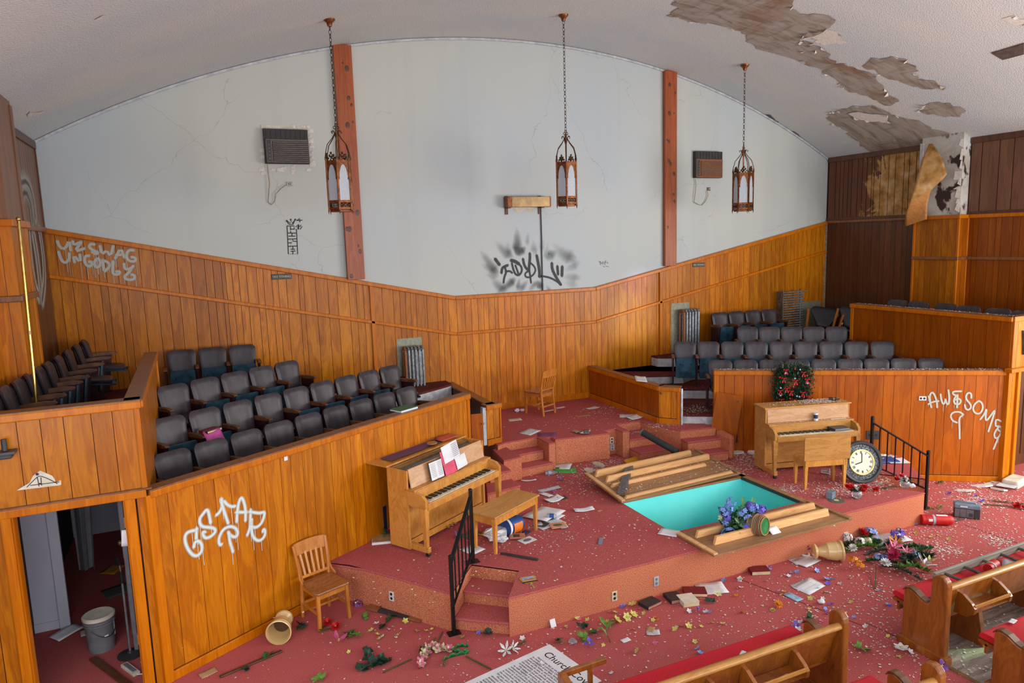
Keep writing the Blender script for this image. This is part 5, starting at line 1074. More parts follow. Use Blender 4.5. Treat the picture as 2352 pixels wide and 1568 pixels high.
k = 4.9; g = lambda l: PX(zz(l, 590, 280, k), fB)
S = [[(340, 1170), (420, 1170), (420, 1205), (445, 1205), (460, 1485), (355, 1485), (340, 1170)], [(345, 1250), (440, 1250)], [(350, 1318), (450, 1315)], [(350, 1400), (455, 1395)], [(360, 1285), (430, 1285)], [(395, 1250), (395, 1285)], [(350, 1360), (390, 1360)], [(405, 1320), (405, 1340), (445, 1345)], [(405, 1400), (405, 1430)], [(385, 1432), (425, 1432)], [(385, 1455), (430, 1452)], [(405, 1455), (405, 1485)], [(378, 1180), (380, 1215)], [(380, 1230), (382, 1245)], [(388, 1205), (420, 1207)],
     [(335, 1112), (360, 1150), (405, 1155), (432, 1095)], [(340, 1112), (375, 1140), (380, 1100), (400, 1140), (432, 1098)], [(450, 1110), (480, 1085), (485, 1125)], [(450, 1108), (510, 1105)], [(440, 1180), (462, 1155), (462, 1205)], [(470, 1155), (470, 1205)], [(495, 1160), (475, 1180), (510, 1175), (488, 1205)]]
graffiti('marker_drawing', [(.014, g(s), .3, 1, -1) for s in S]+[(.03, g([(335, 1112), (337, 1114)]), .3), (.03, g([(381, 1098), (382, 1100)]), .3), (.03, g([(432, 1097), (433, 1099)]), .3)], (0, YB, 0), (0, -1, 0), 'marker_black', wb, label='black marker drawing of a crowned tower')
k = 6.27; g = lambda l: PX(zz(l, 1080, 440, k), fB)
S = [[(1845, 1005), (1870, 1005), (1890, 1030), (1870, 1060), (1868, 1000)], [(1905, 1010), (1898, 1035), (1920, 1045), (1925, 1018), (1905, 1010)], [(1940, 1060), (1938, 995), (1962, 1000), (1940, 1025)], [(1985, 1015), (1962, 1022), (1985, 1035)], [(1910, 1070), (1935, 1085)], [(1950, 1075), (2000, 1080)]]
graffiti('marker_scribble', [(.006, g(s), .3) for s in S], (0, YB, 0), (0, -1, 0), 'marker_black', wb)
# mauve and grey sprayed arches in the left corner
fX = lambda x, y: onX(x, y, XL+.014)
S = [[(27, 512), (31, 450), (45, 420), (62, 415), (74, 450), (80, 500)], [(40, 510), (44, 460), (58, 436), (70, 470), (74, 510)], [(64, 530), (70, 600), (80, 660), (88, 680)], [(90, 530), (98, 580), (102, 640), (96, 690)], [(76, 540), (86, 600), (92, 660)]]
graffiti('graffiti_arches', [(.20, PX(S[0], fX), .9, .7), (.16, PX(S[1], fX), .9, .6), (.22, PX(S[2], fX), .5, .9), (.2, PX(S[3], fX), .5, .9), (.25, PX(S[4], fX), .5, .8)], (XL, 0, 0), (1, 0, 0), 'spray_grey', wl, lift=.004)
graffiti('graffiti_arches', [(.05, PX(s, fX), .8, .6) for s in S], (XL, 0, 0), (1, 0, 0), 'spray_mauve', wl, lift=.008)
# name scratched on the far piano
Mx = Matrix.Translation((-.10, -.347, .90)) @ Matrix.Rotation(PI/2, 4, 'X'); text('Dope', .075, Mx, 'marker_black', 'pen_scrawl', P2)
Mx = Matrix.Translation((-.10, -.626, .615)) @ Matrix.Rotation(PI/2, 4, 'X')
# small TRY TITHING plaques
for px, py, lb in ((647, 635, 'small brown TRY TITHING plaque on the left wainscot'), (1605, 608, 'small brown TRY TITHING plaque on the right wainscot')):
    p = onY(px, py, YB-.03); t = thing('tithing_plaque', lb, 'sign', (p.x, YB-.022, p.z), group='tithing plaques')
    part('plate', MB().box((-.16, -.014, -.045), (.16, 0, .045)), 'maroon_dark' if 0 else 'dark_grey', t, bevel=.003)
    text('TRY TITHING', .05, Matrix.Translation((0, -.0145, -.017)) @ Matrix.Rotation(PI/2, 4, 'X'), 'page', 'lettering', t, 'CENTER')
    for s in (-1, 1): part('screw', MB().ball((s*.145, -.014, 0), .006, n=6, m=4), 'brass', t)
# torn poster remnant on the left gallery front
fG = lambda x, y: onY(x, y, 7.285)
pl = [(38, 1126), (68, 1108), (76, 1092), (92, 1080), (120, 1092), (127, 1102), (126, 1108), (140, 1102), (141, 1112), (136, 1114)]
mb = MB(); P = PX(pl, fG); mb.add(P, [tuple(range(len(P)))]); o = solo('torn_poster', mb, 'paper_old', 'torn white paper remnant pinned to the left gallery front', 'paper'); so = o.modifiers.new('thick', 'SOLIDIFY'); so.thickness = .003
graffiti('printed_lines', [(.006, PX(l, fG), .2) for l in ([(62, 1118), (84, 1096), (92, 1092), (110, 1098), (132, 1110)], [(86, 1096), (90, 1116)], [(94, 1096), (96, 1114)], [(70, 1114), (136, 1106)])], (0, 7.285, 0), (0, -1, 0), 'marker_black', o, lift=.005)
part('pin', MB().ball(fG(86, 1088)+Vector((0, -.01, 0)), .012), 'navy', o); part('pin', MB().ball(fG(92, 1110)+Vector((0, -.01, 0)), .008), 'navy', o)
# electrical outlets on stage and walls
def outlet(label, P, n, mat='outlet', rz=None, holes=2, horiz=False, plate=(.07, .115), hm='hole'):
    n = Vector(n).normalized(); t = thing('electrical_outlet', label, 'outlet', tuple(P), math.atan2(n.y, n.x)+PI/2, group='electrical outlets'); w, h = plate if not horiz else plate[::-1]
    part('cover_plate', MB().box((-w/2, -.008, -h/2), (w/2, 0, h/2)), mat, t, bevel=.003)
    for i in range(holes):
        o = (-.026+.052*i) if holes > 1 else 0; part('socket', MB().lathe([(.017, 0), (.017, .003), (0, .003)], 10, Matrix.Translation(((o if horiz else 0), -.008, (0 if horiz else o))) @ Matrix.Rotation(PI/2, 4, 'X')), hm, t)
    return t
sd = Vector((2.25-1.52, 6.87-7.90, 0)).normalized(); sn = Vector((sd.y, -sd.x, 0))
outlet('white outlet on the carpeted stage facet left of the stairs', onP(900, 1368, (1.52, 7.9, 0), sn)+sn*.002, sn, 'outlet_white')
outlet('cream outlet on the stage front near the two black books', onY(1411, 1368, 6.5), (0, -1), 'outlet')
outlet('grey metal outlet plate on the stage front above the maroon book', onY(1507, 1334, 6.5), (0, -1), 'silver', hm='grey')
outlet('white outlet on the stage front behind the tipped flower urn', onY(1942, 1231, 6.5), (0, -1), 'outlet_white')
outlet('cream outlet in the niche of the upper platform', onY(1405, 1011, 10.18), (0, -1), 'outlet'); outlet('grey metal outlet in the niche below the cream one', onY(1406, 1027, 10.18), (0, -1), 'silver', plate=(.085, .11), hm='grey')
outlet('black outlet on the panelling behind the open gate', fR(1687, 1006), nR, 'black', plate=(.10, .14), hm='silver')
for px, lb in ((1996, 'dark switch plate on the right panelling nearer the piano'), (2011, 'dark switch plate on the right panelling behind the railing post')): outlet(lb, fR(px, 998), nR, 'charcoal', plate=(.10, .15), holes=1)
outlet('white horizontal outlet beside the sprayed word AWESOME', fR(2118, 914), nR, 'outlet_white', horiz=True)
# ------------------------------------------------------------------ papers, books, small litter
RL = random.Random(23)
def sheet_mesh(w, h, bend=.01, nx=5, ny=4, seed=0, fold=0):
    R = random.Random(seed); mb = MB(); vs = []; a, b, c = R.uniform(0, 6), R.uniform(0, 6), R.uniform(.7, 1.5)
    for j in range(ny+1):
        for i in range(nx+1):
            x, y = (i/nx-.5)*w, (j/ny-.5)*h; z = bend*(1+math.sin(a+c*4*i/nx)*.6+math.cos(b+3.2*j/ny)*.6)*(.3+abs(i/nx-.5)*.7+abs(j/ny-.5)*.7)*.6+.0025
            if fold: z += abs(x)*fold
            vs.append((x, y, z))
    return mb.add(vs, [(j*(nx+1)+i, j*(nx+1)+i+1, (j+1)*(nx+1)+i+1, (j+1)*(nx+1)+i) for j in range(ny) for i in range(nx)])
def paper(label, px, py, z, w, h, deg, mat='paper', bend=.008, lines=0, fold=0, cat='paper', name='paper_sheet', group=None, at=None, lmat='grey', rot=None):
    p = at if at is not None else Z(px, py, z); o = solo(name, sheet_mesh(w, h, bend, seed=int(px*7+py), fold=fold), mat, label, cat, tuple(p), math.radians(deg), group, smooth=60, rot=rot)
    so = o.modifiers.new('thickness', 'SOLIDIFY'); so.thickness = .0015; so.offset = 0
    if lines:
        m = MB(); R = random.Random(int(px))
        for k in range(lines):
            y = h*.40-h*.8*k/lines; x1 = w*.42*R.uniform(.5, 1); zt = bend*2.4+.006+abs(w*.2)*fold
            m.add([(-w*.42, y, zt), (x1, y, zt), (x1, y-h*.012, zt), (-w*.42, y-h*.012, zt)], [(0, 1, 2, 3)])
        part('printed_lines', m, lmat, o, kind='stuff')
    return o
def crumple(label, px, py, z, r, mat='paper', seed=1, at=None, cat='paper', sq=.6, name='crumpled_paper'):
    R = random.Random(seed); mb = MB(); mb.ball((0, 0, 0), r, (1, 1, sq), 9, 7); mb.v = [tuple(c*R.uniform(.55, 1.15) for c in v) for v in mb.v]; zm = min(v[2] for v in mb.v); mb.v = [(x, y, zz_-zm) for x, y, zz_ in mb.v]
    return solo(name, mb, mat, label, cat, tuple(at if at is not None else Z(px, py, z)), R.uniform(0, 6))
def book(label, px, py, z, w, h, t, deg, cover, page='page', at=None, opened=False, rot=None):
    o = thing('book', label, 'book', tuple(at if at is not None else Z(px, py, z)), math.radians(deg), rot=rot)
    if opened:
        for s in (-1, 1):
            mb = MB(); mb.prism([(0, .004), (s*w*.2, t*.9), (s*w*.7, t), (s*w, t*.75), (s*w, .004)], -h/2, h/2, lambda a, b, c: (a, c, b)); pb = part('page_block', mb, page, o)
            m = MB()
            for k in range(9): y = h*.4-k*h*.09; m.add([(s*w*.2, y, t+.002), (s*w*.88, y, t+.002), (s*w*.88, y-.004, t+.002), (s*w*.2, y-.004, t+.002)], [(0, 1, 2, 3)])
            part('printed_lines', m, 'grey', pb, kind='stuff')
            part('cover', MB().box((min(0, s*(w+.005)), -h/2-.005, 0), (max(0, s*(w+.005)), h/2+.005, .004)), cover, o)
    else:
        part('page_block', MB().box((-w/2+.004, -h/2+.004, .004), (w/2-.004, h/2-.004, t-.004)), page, o)
        part('cover', MB().box((-w/2, -h/2, t-.004), (w/2, h/2, t)), cover, o, bevel=.001); part('back_cover', MB().box((-w/2, -h/2, 0), (w/2, h/2, .004)), cover, o, bevel=.001); part('spine', MB().box((-w/2-.003, -h/2, 0), (-w/2+.003, h/2, t)), cover, o, bevel=.001)
    return o
# -- on the lower stage
o = paper('white music pages spilling over a green card folder by the platform front', 1288, 1071, ZS, .34, .28, -38, 'paper', .012, 9)
paper('bright green card folder under white pages', 1296, 1080, ZS, .38, .30, -25, 'green_card', .003, cat='folder', name='card_folder')
t = thing('plastic_bottle', 'empty clear plastic bottle with blue label by the small stairs', 'bottle', tuple(Z(1266, 1090, ZS)+Vector((0, 0, .034))), math.radians(10), rot=(PI/2, 0, math.radians(75)))
part('body', MB().lathe([(.001, -.1), (.032, -.098), (.033, .03), (.028, .06), (.012, .09), (.012, .11)], 14), 'clear_plastic', t, 40); part('label', MB().lathe([(.034, -.05), (.034, .0)], 14, None, True), 'light_blue', t, 40); part('cap', MB().lathe([(.014, .105), (.014, .122), (0, .122)], 10), 'blue', t, 40)
paper('long torn white paper strip near the left platform steps', 1214, 1104, ZS, .24, .07, -22, 'paper', .02)
paper('white leaflet with a rolled end and dark print blocks on the stage', 1262, 1124, ZS, .36, .12, -2, 'paper_print', .02)
crumple('small purple plastic scrap on the leaflet', 1270, 1131, ZS, .035, 'petal_purple', 4, cat='scrap', name='plastic_scrap')
paper('white folded sheet lying open as a V on the stage', 1272, 1148, ZS, .27, .16, 15, 'paper', .018, fold=.12); paper('narrow white sheet strip beside the V-folded paper', 1254, 1136, ZS, .10, .22, 20, 'paper', .008); paper('dark grey leaf of paper behind the V-folded sheet', 1293, 1144, ZS, .14, .10, 10, 'charcoal', .02)
paper('pale folded triangle of paper between bench and pool', 1341, 1172, ZS, .28, .12, -12, 'paper', .01, fold=.15); paper('small pinkish scrap near the folded triangle', 1376, 1173, ZS, .07, .05, 10, 'salmon', .004)
paper('plain white sheet hanging over the left corner of the pool', 1519, 1221, ZS, .24, .20, -50, 'paper', .004, at=Vector((5.22, 7.06, ZS+.002)))
paper('large wrinkled white plastic sheet beyond the closed bench', 1250, 1182, ZS, .48, .40, 30, 'paper', .035); paper('white printed sheet under the can by the closed bench', 1262, 1203, ZS, .40, .22, 12, 'paper_print', .01); paper('small white card beside the silver can', 1281, 1186, ZS, .18, .13, 28, 'paper', .008)
def can(label, P, rot, m1='silver', m2='blue', r=.032, h=.12):
    t = thing('drink_can', label, 'can', tuple(P), rot=rot); part('body', MB().lathe([(.026, 0), (r, .008), (r, h-.012), (.026, h), (0, h-.002)], 16), m1, t, 40); part('printed_band', MB().lathe([(r+.001, h*.3), (r+.001, h*.8)], 16, None, True), m2, t, 40); part('lid_rim', MB().ring((0, 0, h), .026, .003, None, 14, 5), 'chrome', t, 60)
can('silver and blue drink can lying in the papers by the closed bench', Z(1257, 1192, ZS)+Vector((0, 0, .05)), (PI/2, 0, .9))
t = thing('booklet', 'peach booklet with a grey oval picture and blue tab', 'booklet', tuple(Z(1281, 1207, ZS+.02)), math.radians(-12)); part('cover', MB().box((-.10, -.08, 0), (.10, .08, .012)), 'peach', t); part('oval_picture', MB().lathe([(.05, .0125), (0, .0135)], 18, Matrix.Diagonal((1.25, .8, 1, 1))), 'moss', t); part('tab', MB().box((.02, -.10, 0), (.09, -.08, .008)), 'light_blue', t); part('page_edge', MB().box((.09, -.08, .0), (.12, .06, .01)), 'page', t)
paper('dark glossy photograph lying by the bench leg', 1246, 1206, ZS, .16, .13, 30, 'charcoal', .02)
t = thing('plastic_tub', 'blue tub with orange square on its side under the closed bench', 'tub', tuple(Z(1178, 1222, ZS)+Vector((0, 0, .105))), rot=(PI/2, 0, math.radians(-70))); part('body', MB().lathe([(0, -.13), (.09, -.13), (.105, .11), (.112, .115), (.112, .135), (.10, .135)], 22), 'blue', t, 40); part('rim_band', MB().lathe([(.113, .10), (.115, .135)], 22, None, True), 'paper', t, 40)
part('orange_label', MB().add([(.112*math.cos(a), .112*math.sin(a), z) for a in (-.9+i*.2 for i in range(8)) for z in (-.08, .07)], [(2*i, 2*i+2, 2*i+3, 2*i+1) for i in range(7)]), 'orange', t)
crumple('heap of crumpled white plastic bag under the closed bench', 1140, 1236, ZS, .19, 'paper', 8, sq=.35, name='crumpled_bag', cat='bag'); crumple('smaller white crumpled bag beside the bench front leg', 1153, 1247, ZS, .10, 'paper', 9, sq=.5, name='crumpled_bag', cat='bag')
t = thing('booklet', 'pinkish booklet with small photo propped under the bench', 'booklet', tuple(Z(1188, 1231, ZS+.03)), math.radians(-20)); part('cover', MB().box((-.10, -.07, 0), (.10, .07, .008)), 'salmon', t); part('photo', MB().box((-.05, -.04, .008), (.03, .04, .0095)), 'charcoal', t)
t = thing('printed_card', 'white card with a grey oval portrait in front of the bench', 'card', tuple(Z(1211, 1240, ZS+.003)), math.radians(15)); part('card', MB().box((-.10, -.075, 0), (.10, .075, .003)), 'paper', t); part('oval_portrait', MB().lathe([(.05, .0035), (0, .0045)], 18, Matrix.Diagonal((1.2, .75, 1, 1))), 'grey', t)
paper('dark blue card under the bench beside the tub', 1206, 1224, ZS, .16, .10, 30, 'navy', .004)
paper('white printed sheet behind the railing foot', 1085, 1262, ZS, .22, .24, 20, 'paper', .005, 6); paper('colourful magazine by the piano pedals', 1082, 1228, ZS, .24, .20, 30, 'moss', .008); paper('brown kraft board under the bench edge', 1118, 1222, ZS, .25, .1, 30, 'yellow_env', .006)
t = thing('writing_pad', 'brown covered pad with white pages left of the near piano', 'pad', tuple(Z(884, 1240, ZS)), math.radians(-14)); part('pages', MB().box((-.16, -.12, 0), (.16, .12, .028)), 'paper', t); part('cover', MB().box((-.155, -.11, .028), (.16, .12, .032)), 'kraft', t)
solo('dark_board', MB().box((-.09, -.008, 0), (.09, .008, .38)), 'navy', 'dark blue board leaning behind the near piano', 'board', tuple(Z(893, 1222, ZS)), math.radians(35))
tubebar('burnt_stick', 'charred flat stick on the stage before the bench', 'stick', Z(1150, 1272, ZS)+Vector((0, 0, .012)), Z(1236, 1287, ZS)+Vector((0, 0, .012)), .035, .02, 'charcoal', .004)
tubebar('metal_plate', 'small grey metal plate lying on the open stage carpet', 'plate', Z(1381, 1236, ZS)+Vector((0, 0, .006)), Z(1378, 1250, ZS)+Vector((0, 0, .006)), .05, .01, 'grey_blue', .003)
t = thing('hand_fan', 'yellow paper hand fan with wooden stick near the stair notch', 'fan', tuple(Z(1216, 1333, ZS+.004)), math.radians(-8))
part('blade', MB().prism(rrect(.15, .19, .15, .03), 0, .003, lambda a, b, c: (a, b-.05, c)), 'yellow_env', t); part('picture', MB().box((-.07, .0, .003), (.07, .085, .0045)), 'light_blue', t); part('picture_hills', MB().prism([(-.07, .0), (.07, 0), (.07, .03), (.03, .05), (0, .03), (-.04, .05)], .0045, .0055), 'salmon', t); part('scroll_print', MB().box((-.085, -.045, .003), (.085, -.02, .0045)), 'black', t); part('stick', MB().box((-.011, -.17, -.002), (.011, .0, .002)), 'kraft', t)
t = thing('foam_box', 'small grey blue box on the stage behind the front cover', 'box', tuple(Z(1908, 1143, ZS)), math.radians(20)); part('body', MB().box((-.06, -.045, 0), (.06, .045, .10)), 'grey_blue', t, bevel=.004); part('lid_seam', MB().box((-.061, -.046, .075), (.061, .046, .08)), 'grey', t)
t = thing('disc', 'grey disc lying flat beside the red rose bowl', 'disc', tuple(Z(1921, 1149, ZS))); part('plate', MB().lathe([(.11, 0), (.11, .004), (.03, .006), (.03, 0)], 24), 'moss', t, 40); part('hub', MB().lathe([(.035, .006), (0, .007)], 14), 'page', t)
t = thing('clear_cup', 'clear plastic cup tipped under the open bench', 'cup', tuple(Z(1886, 1087, ZS)+Vector((0, 0, .045))), rot=(PI/2, 0, .6)); part('body', MB().lathe([(0, 0), (.032, 0), (.045, .12), (.047, .12)], 14), 'clear_plastic', t, 40); part('rim', MB().ring((0, 0, .12), .046, .003, None, 14, 5), 'paper', t)
t = thing('binder', 'blue vinyl binder with white pages on the far stage corner', 'binder', tuple(Z(2035, 1058, ZS)), math.radians(-20)); part('cover', MB().box((-.20, -.13, .0), (.16, .13, .03)), 'blue', t, bevel=.008); part('pages', sheet_mesh(.34, .24, .02, seed=3), 'paper', t, loc=(.14, -.06, .004))
paper('round of peeled plaster board on the far stage corner', 2045, 1048, ZS, .16, .12, 10, 'paper_old', .006)
book('black hymn book lying over the right keys of the far piano', 1930, 994, 0, .26, .18, .035, -10, 'dark_grey', 'grey', at=P2.matrix_world @ Vector((0, 0, 0)) if 0 else Vector((8.66, 8.35, ZS))+Matrix.Rotation(math.radians(-15), 3, 'Z') @ Vector((.40, -.53, .677)))
can('white drink can standing on the far piano', Vector((8.66, 8.35, ZS))+Matrix.Rotation(math.radians(-15), 3, 'Z') @ Vector((.10, -.385, .80)), (0, 0, 1), 'paper', 'navy')
t = thing('bottle', 'small dark bottle lying on the far piano lid', 'bottle', tuple(Vector((8.66, 8.35, ZS))+Matrix.Rotation(math.radians(-15), 3, 'Z') @ Vector((.55, -.17, 1.066))), rot=(PI/2, 0, math.radians(50))); part('body', MB().lathe([(0, -.08), (.025, -.08), (.025, .02), (.01, .05), (.01, .08), (0, .08)], 10), 'black', t, 40); part('neck_ring', MB().lathe([(.026, -.02), (.026, .0)], 10, None, True), 'old_brass', t)
tubebar('wooden_ruler', 'pale strip of wood on the far piano shelf', 'strip', Vector((8.66, 8.35, ZS))+Matrix.Rotation(math.radians(-15), 3, 'Z') @ Vector((.34, -.40, .806)), Vector((8.66, 8.35, ZS))+Matrix.Rotation(math.radians(-15), 3, 'Z') @ Vector((.60, -.40, .806)), .02, .01, 'paper_old')
# -- on and in the near piano
def onP1(x, y, z): return Vector((2.62, 8.745, ZS))+Matrix.Rotation(math.radians(31), 3, 'Z') @ Vector((x, y, z))
DK = (math.radians(78), 0, math.radians(31))
book('open hymn book with dense print standing on the near piano', 0, 0, 0, .115, .22, .016, 0, 'charcoal', 'paper', at=onP1(-.30, -.395, .92), opened=True, rot=DK)
t = thing('sheet_folder', 'bright pink folder with open white music sheets on the near piano', 'folder', tuple(onP1(.02, -.40, .95)), rot=(math.radians(78), math.radians(-6), math.radians(31)))
part('folder', MB().box((-.19, -.15, 0), (.10, .18, .004)), 'pink_cover', t); part('upper_sheet', sheet_mesh(.31, .22, .004, seed=5), 'paper', t, loc=(.0, .12, .004)); part('lower_sheet', sheet_mesh(.20, .16, .018, seed=6), 'paper', t, loc=(.13, -.06, .006))
m = MB()
for k in range(8): m.box((.02, .20-k*.022, .022), (.14, .204-k*.022, .0225))
part('printed_lines', m, 'grey', t, kind='stuff')
mb = sheet_mesh(1.0, .22, .012, 14, 5, 4); o = solo('purple_cloth', mb, 'purple_cloth', 'crumpled purple cloth spread over the folded piano lid', 'cloth', tuple(onP1(-.12, .15, 1.042)), math.radians(31), smooth=60)
paper('orange red folder on the right end of the folded piano lid', 0, 0, 0, .34, .22, 27, 'coral', .004, at=onP1(.52, .13, 1.055), cat='folder', name='card_folder')
t = thing('paint_brush', 'round handled brush on the folded piano lid', 'brush', tuple(onP1(.22, .10, 1.07)), math.radians(60)); part('handle', MB().box((0, -.012, 0), (.2, .012, .012)), 'charcoal', t); part('pad', MB().lathe([(.07, 0), (.07, .015), (0, .018)], 16, Matrix.Translation((-.06, 0, 0))), 'tan', t)
# -- on the upper platform, walls and seats
paper('pale grey sheet on the upper platform near the edge', 1217, 992, ZP, .34, .26, 30, 'paper_print', .008); paper('purple sheet lying at the platform edge above the stairs', 1257, 998, ZP, .32, .22, -25, 'purple_sheet', .003)
for i in range(6): paper(('grey', 'tan', 'cream', 'moss green', 'white', 'dark grey')[i]+' leaf of the torn booklet fanned out at the platform edge', 1338, 992, ZP, .26, .10, -50+i*22, ('paper_print', 'tan', 'paper_old', 'moss', 'paper', 'grey')[i], .012, name='booklet_leaf', group='torn booklet leaves', at=Z(1332+i*3, 992, ZP+.004*i))
paper('small grey sheet by the left low wall on the platform', 1182, 964, ZP, .25, .16, -10, 'paper_old', .006); paper('pink and brown ticket strip on the upper platform', 1340, 955, ZP, .30, .10, 0, 'salmon', .004); crumple('crumpled white tissue near the turned chair', 1188, 946, ZP, .06, 'paper', 12); crumple('second crumpled tissue right beside the first', 1200, 945, ZP, .05, 'paper', 13); paper('thin white slip behind the turned chair', 1262, 943, ZP, .30, .08, 5, 'paper', .005)
paper('white slip against the back baseboard', 1287, 936, ZP, .20, .08, 8, 'paper', .005); paper('torn white pages near the back wall corner', 1362, 937, ZP, .28, .16, 20, 'paper', .014); paper('two white sheets by the right low wall, upper one', 1443, 955, ZP, .32, .22, -30, 'paper', .008); paper('two white sheets by the right low wall, lower one curled', 1460, 958, ZP, .36, .20, 10, 'paper', .03)
paper('white sheet draped over the right low wall cap', 1472, 872, 1.575, .42, .20, 60, 'paper', .03)
t = thing('notebook', 'green covered notebook with white pages on the left loft cap', 'notebook', tuple(Z(928, 940, ZLB)), math.radians(28)); part('pages', MB().box((-.15, -.11, 0), (.15, .11, .02)), 'paper', t); part('cover', MB().box((-.16, -.10, .02), (.14, .11, .024)), 'green_book', t)
q = Vector((.27, 9.28, 1.36+.60)); paper('pink sheet hanging over a theater seat armrest', 0, 0, 0, .22, .20, 25, 'pink_sheet', .01, at=Z(492, 1003, 1.93), rot=(math.radians(50), 0, math.radians(28))); book('maroon hymn book with bent cover on a theater seat arm', 0, 0, 0, .22, .15, .03, 40, 'maroon', 'page', at=Z(484, 990, 1.98))
paper('small square of white tape on the STAR panelling', 654, 1052, 0, .05, .05, 0, 'paper', .001, at=fL(654, 1052)+Vector((LN.x, LN.y, 0))*.004, rot=(PI/2, 0, math.atan2(LN.y, LN.x)+PI/2))
# -- on the main floor
book('maroon hymn book lying shut below the front cover', 1743, 1314, 0, .23, .16, .05, -22, 'maroon'); book('black book with pink page edges at the stage foot', 1493, 1388, 0, .22, .16, .04, 12, 'black_book', 'pagered'); book('black book beside the cream open book', 1548, 1376, 0, .17, .20, .045, -8, 'black_book', 'pagered')
t = book('cream worn book without cover beside the black one', 1580, 1382, 0, .19, .21, .05, -12, 'paper_old'); book('maroon book tucked behind the coverless one', 1596, 1362, 0, .26, .18, .04, -28, 'maroon')
paper('white handwritten sheet leaning on the maroon book', 1634, 1352, 0, .34, .26, -20, 'paper', .014, 8); paper('long white form sheets on the open carpet', 1858, 1348, 0, .34, .22, 12, 'paper', .008, 3); paper('second white form sheet under the long one', 1852, 1343, 0, .36, .2, 4, 'paper_print', .003); paper('pale blue ticket on the carpet below the form sheets', 1822, 1371, 0, .11, .20, 6, 'light_blue', .004, 2, lmat='paper')
paper('white printed flyer in front of the tipped urn', 1852, 1289, 0, .34, .22, 12, 'paper', .01, 7); paper('second flyer beneath the first by the urn', 1842, 1286, 0, .32, .2, -8, 'paper_print', .004); solo('paper_ring', MB().ring((0, 0, .012), .05, .012, None, 16, 6), 'paper', 'white ring lid by the urn base', 'lid', tuple(Z(1849, 1274, 0)), smooth=60)
paper('folded newspaper sheet with photograph by the blue flowers', 2042, 1239, 0, .50, .30, -12, 'paper_print', .03); paper('grey photograph part of the newspaper sheet', 2054, 1242, .04, .18, .14, -15, 'grey', .006)
paper('small white card face down on the front carpet', 1437, 1470, 0, .10, .065, 4, 'paper', .003, 2); paper('small white card standing against the stage foot', 1270, 1432, .03, .07, .10, 5, 'paper', .003, rot=(1.1, 0, .1)); paper('torn paper and card scraps in the middle of the front carpet', 1500, 1453, 0, .14, .12, -30, 'paper_print', .014); paper('tan card scrap by the torn scraps', 1494, 1446, 0, .10, .08, 40, 'kraft', .01)
paper('tan torn card near the lower left of the barrier', 478, 1546, 0, .16, .10, 20, 'kraft', .012); crumple('white crumpled flower paper on the right carpet', 1887, 1386, 0, .045, 'paper', 20); crumple('clear cellophane cup on the front carpet by the covenant sheet', 1316, 1478, 0, .05, 'clear_plastic', 22, cat='wrapper', name='cellophane_wrapper')
paper('white note card leaning on the front batten of the pool cover', 0, 0, 0, .15, .12, 0, 'paper', .002, at=Vector((6.33, 6.40, ZS+.05)), rot=(math.radians(35), 0, math.radians(3)))
t = thing('broken_board', 'dark broken board with pale ends at the foot of the stage', 'board', tuple((Z(843, 1395, 0)+Z(972, 1427, 0))/2+Vector((0, 0, .01))), math.atan2(-.57, .48)); part('board', MB().box((-.36, -.05, 0), (.36, .05, .02)), 'charcoal', t, bevel=.003)
for x0, x1 in ((-.37, -.2), (.22, .38)): part('pale_end', MB().box((x0, -.052, .0), (x1, .052, .024)), 'rust', t)
tubebar('wood_strip', 'long thin brown strip of wood on the lower left carpet', 'wood strip', Z(505, 1556, 0)+Vector((0, 0, .01)), Z(648, 1496, 0)+Vector((0, 0, .01)), .04, .02, 'panel_dark')
# church covenant sheet
A_, B_ = Z(1262, 1480, 0), Z(1382, 1564, 0); dx = (B_-A_).normalized(); dy = Vector((dx.y, -dx.x, 0)); dy = dy if dy.x < 0 else -dy; wS = (B_-A_).length
mat_ = Matrix(((dx.x, -dy.x, 0, A_.x), (dx.y, -dy.y, 0, A_.y), (0, 0, 1, .006), (0, 0, 0, 1)))
t = thing('covenant_poster', 'large white Church Covenant sheet lying on the carpet', 'poster', (0, 0, 0)); m = MB(); m.add([mat_ @ Vector(v) for v in ((0, 0, -.003), (wS, 0, -.003), (wS, -1.25, -.003), (0, -1.25, -.003), (0, 0, 0), (wS, 0, 0), (wS, -1.25, 0), (0, -1.25, 0))], [(0,1,2,3),(7,6,5,4),(0,4,5,1),(1,5,6,2),(2,6,7,3),(3,7,4,0)])
part('sheet', m, 'paper', t)
text('Church Covenant', .125, mat_ @ Matrix.Translation((wS*.13, -.17, .001)) @ Matrix.Shear('XZ', 4, (0, 0)), 'black', 'title_lettering', t)
body = ("    Having been led, as we believe, by the Spirit of God,\nto receive the Lord Jesus Christ as our Saviour and, on\nthe profession of our faith, having been baptized in the\nname of the Father, and of the Son, and of the Holy\nGhost, we do now, in the presence of God, angels, and\nthis assembly, most solemnly and joyfully enter into\ncovenant with one another, as one body in Christ.\n"
"    We engage, therefore, by the aid of the Holy Spirit,\nto walk together in Christian love, to strive for the\nadvancement of this church in knowledge, holiness and\ncomfort; to promote its prosperity and spirituality; to\nsustain its worship, ordinances, discipline, and doctrines;\nto contribute cheerfully and regularly to the support of\nthe ministry, the expenses of the church, the relief of\nthe poor, and the spread of the gospel through all nations.\n"
"    We also engage to maintain family and secret\ndevotion; to religiously educate our children; to seek the\nsalvation of our kindred and acquaintances; to walk\ncircumspectly in the world; to be just in our dealings,\nfaithful in our engagements, and exemplary in our\ndeportment; to avoid all tattling, backbiting, and\nexcessive anger; and to be zealous in our efforts to\nadvance the kingdom of our Saviour.")
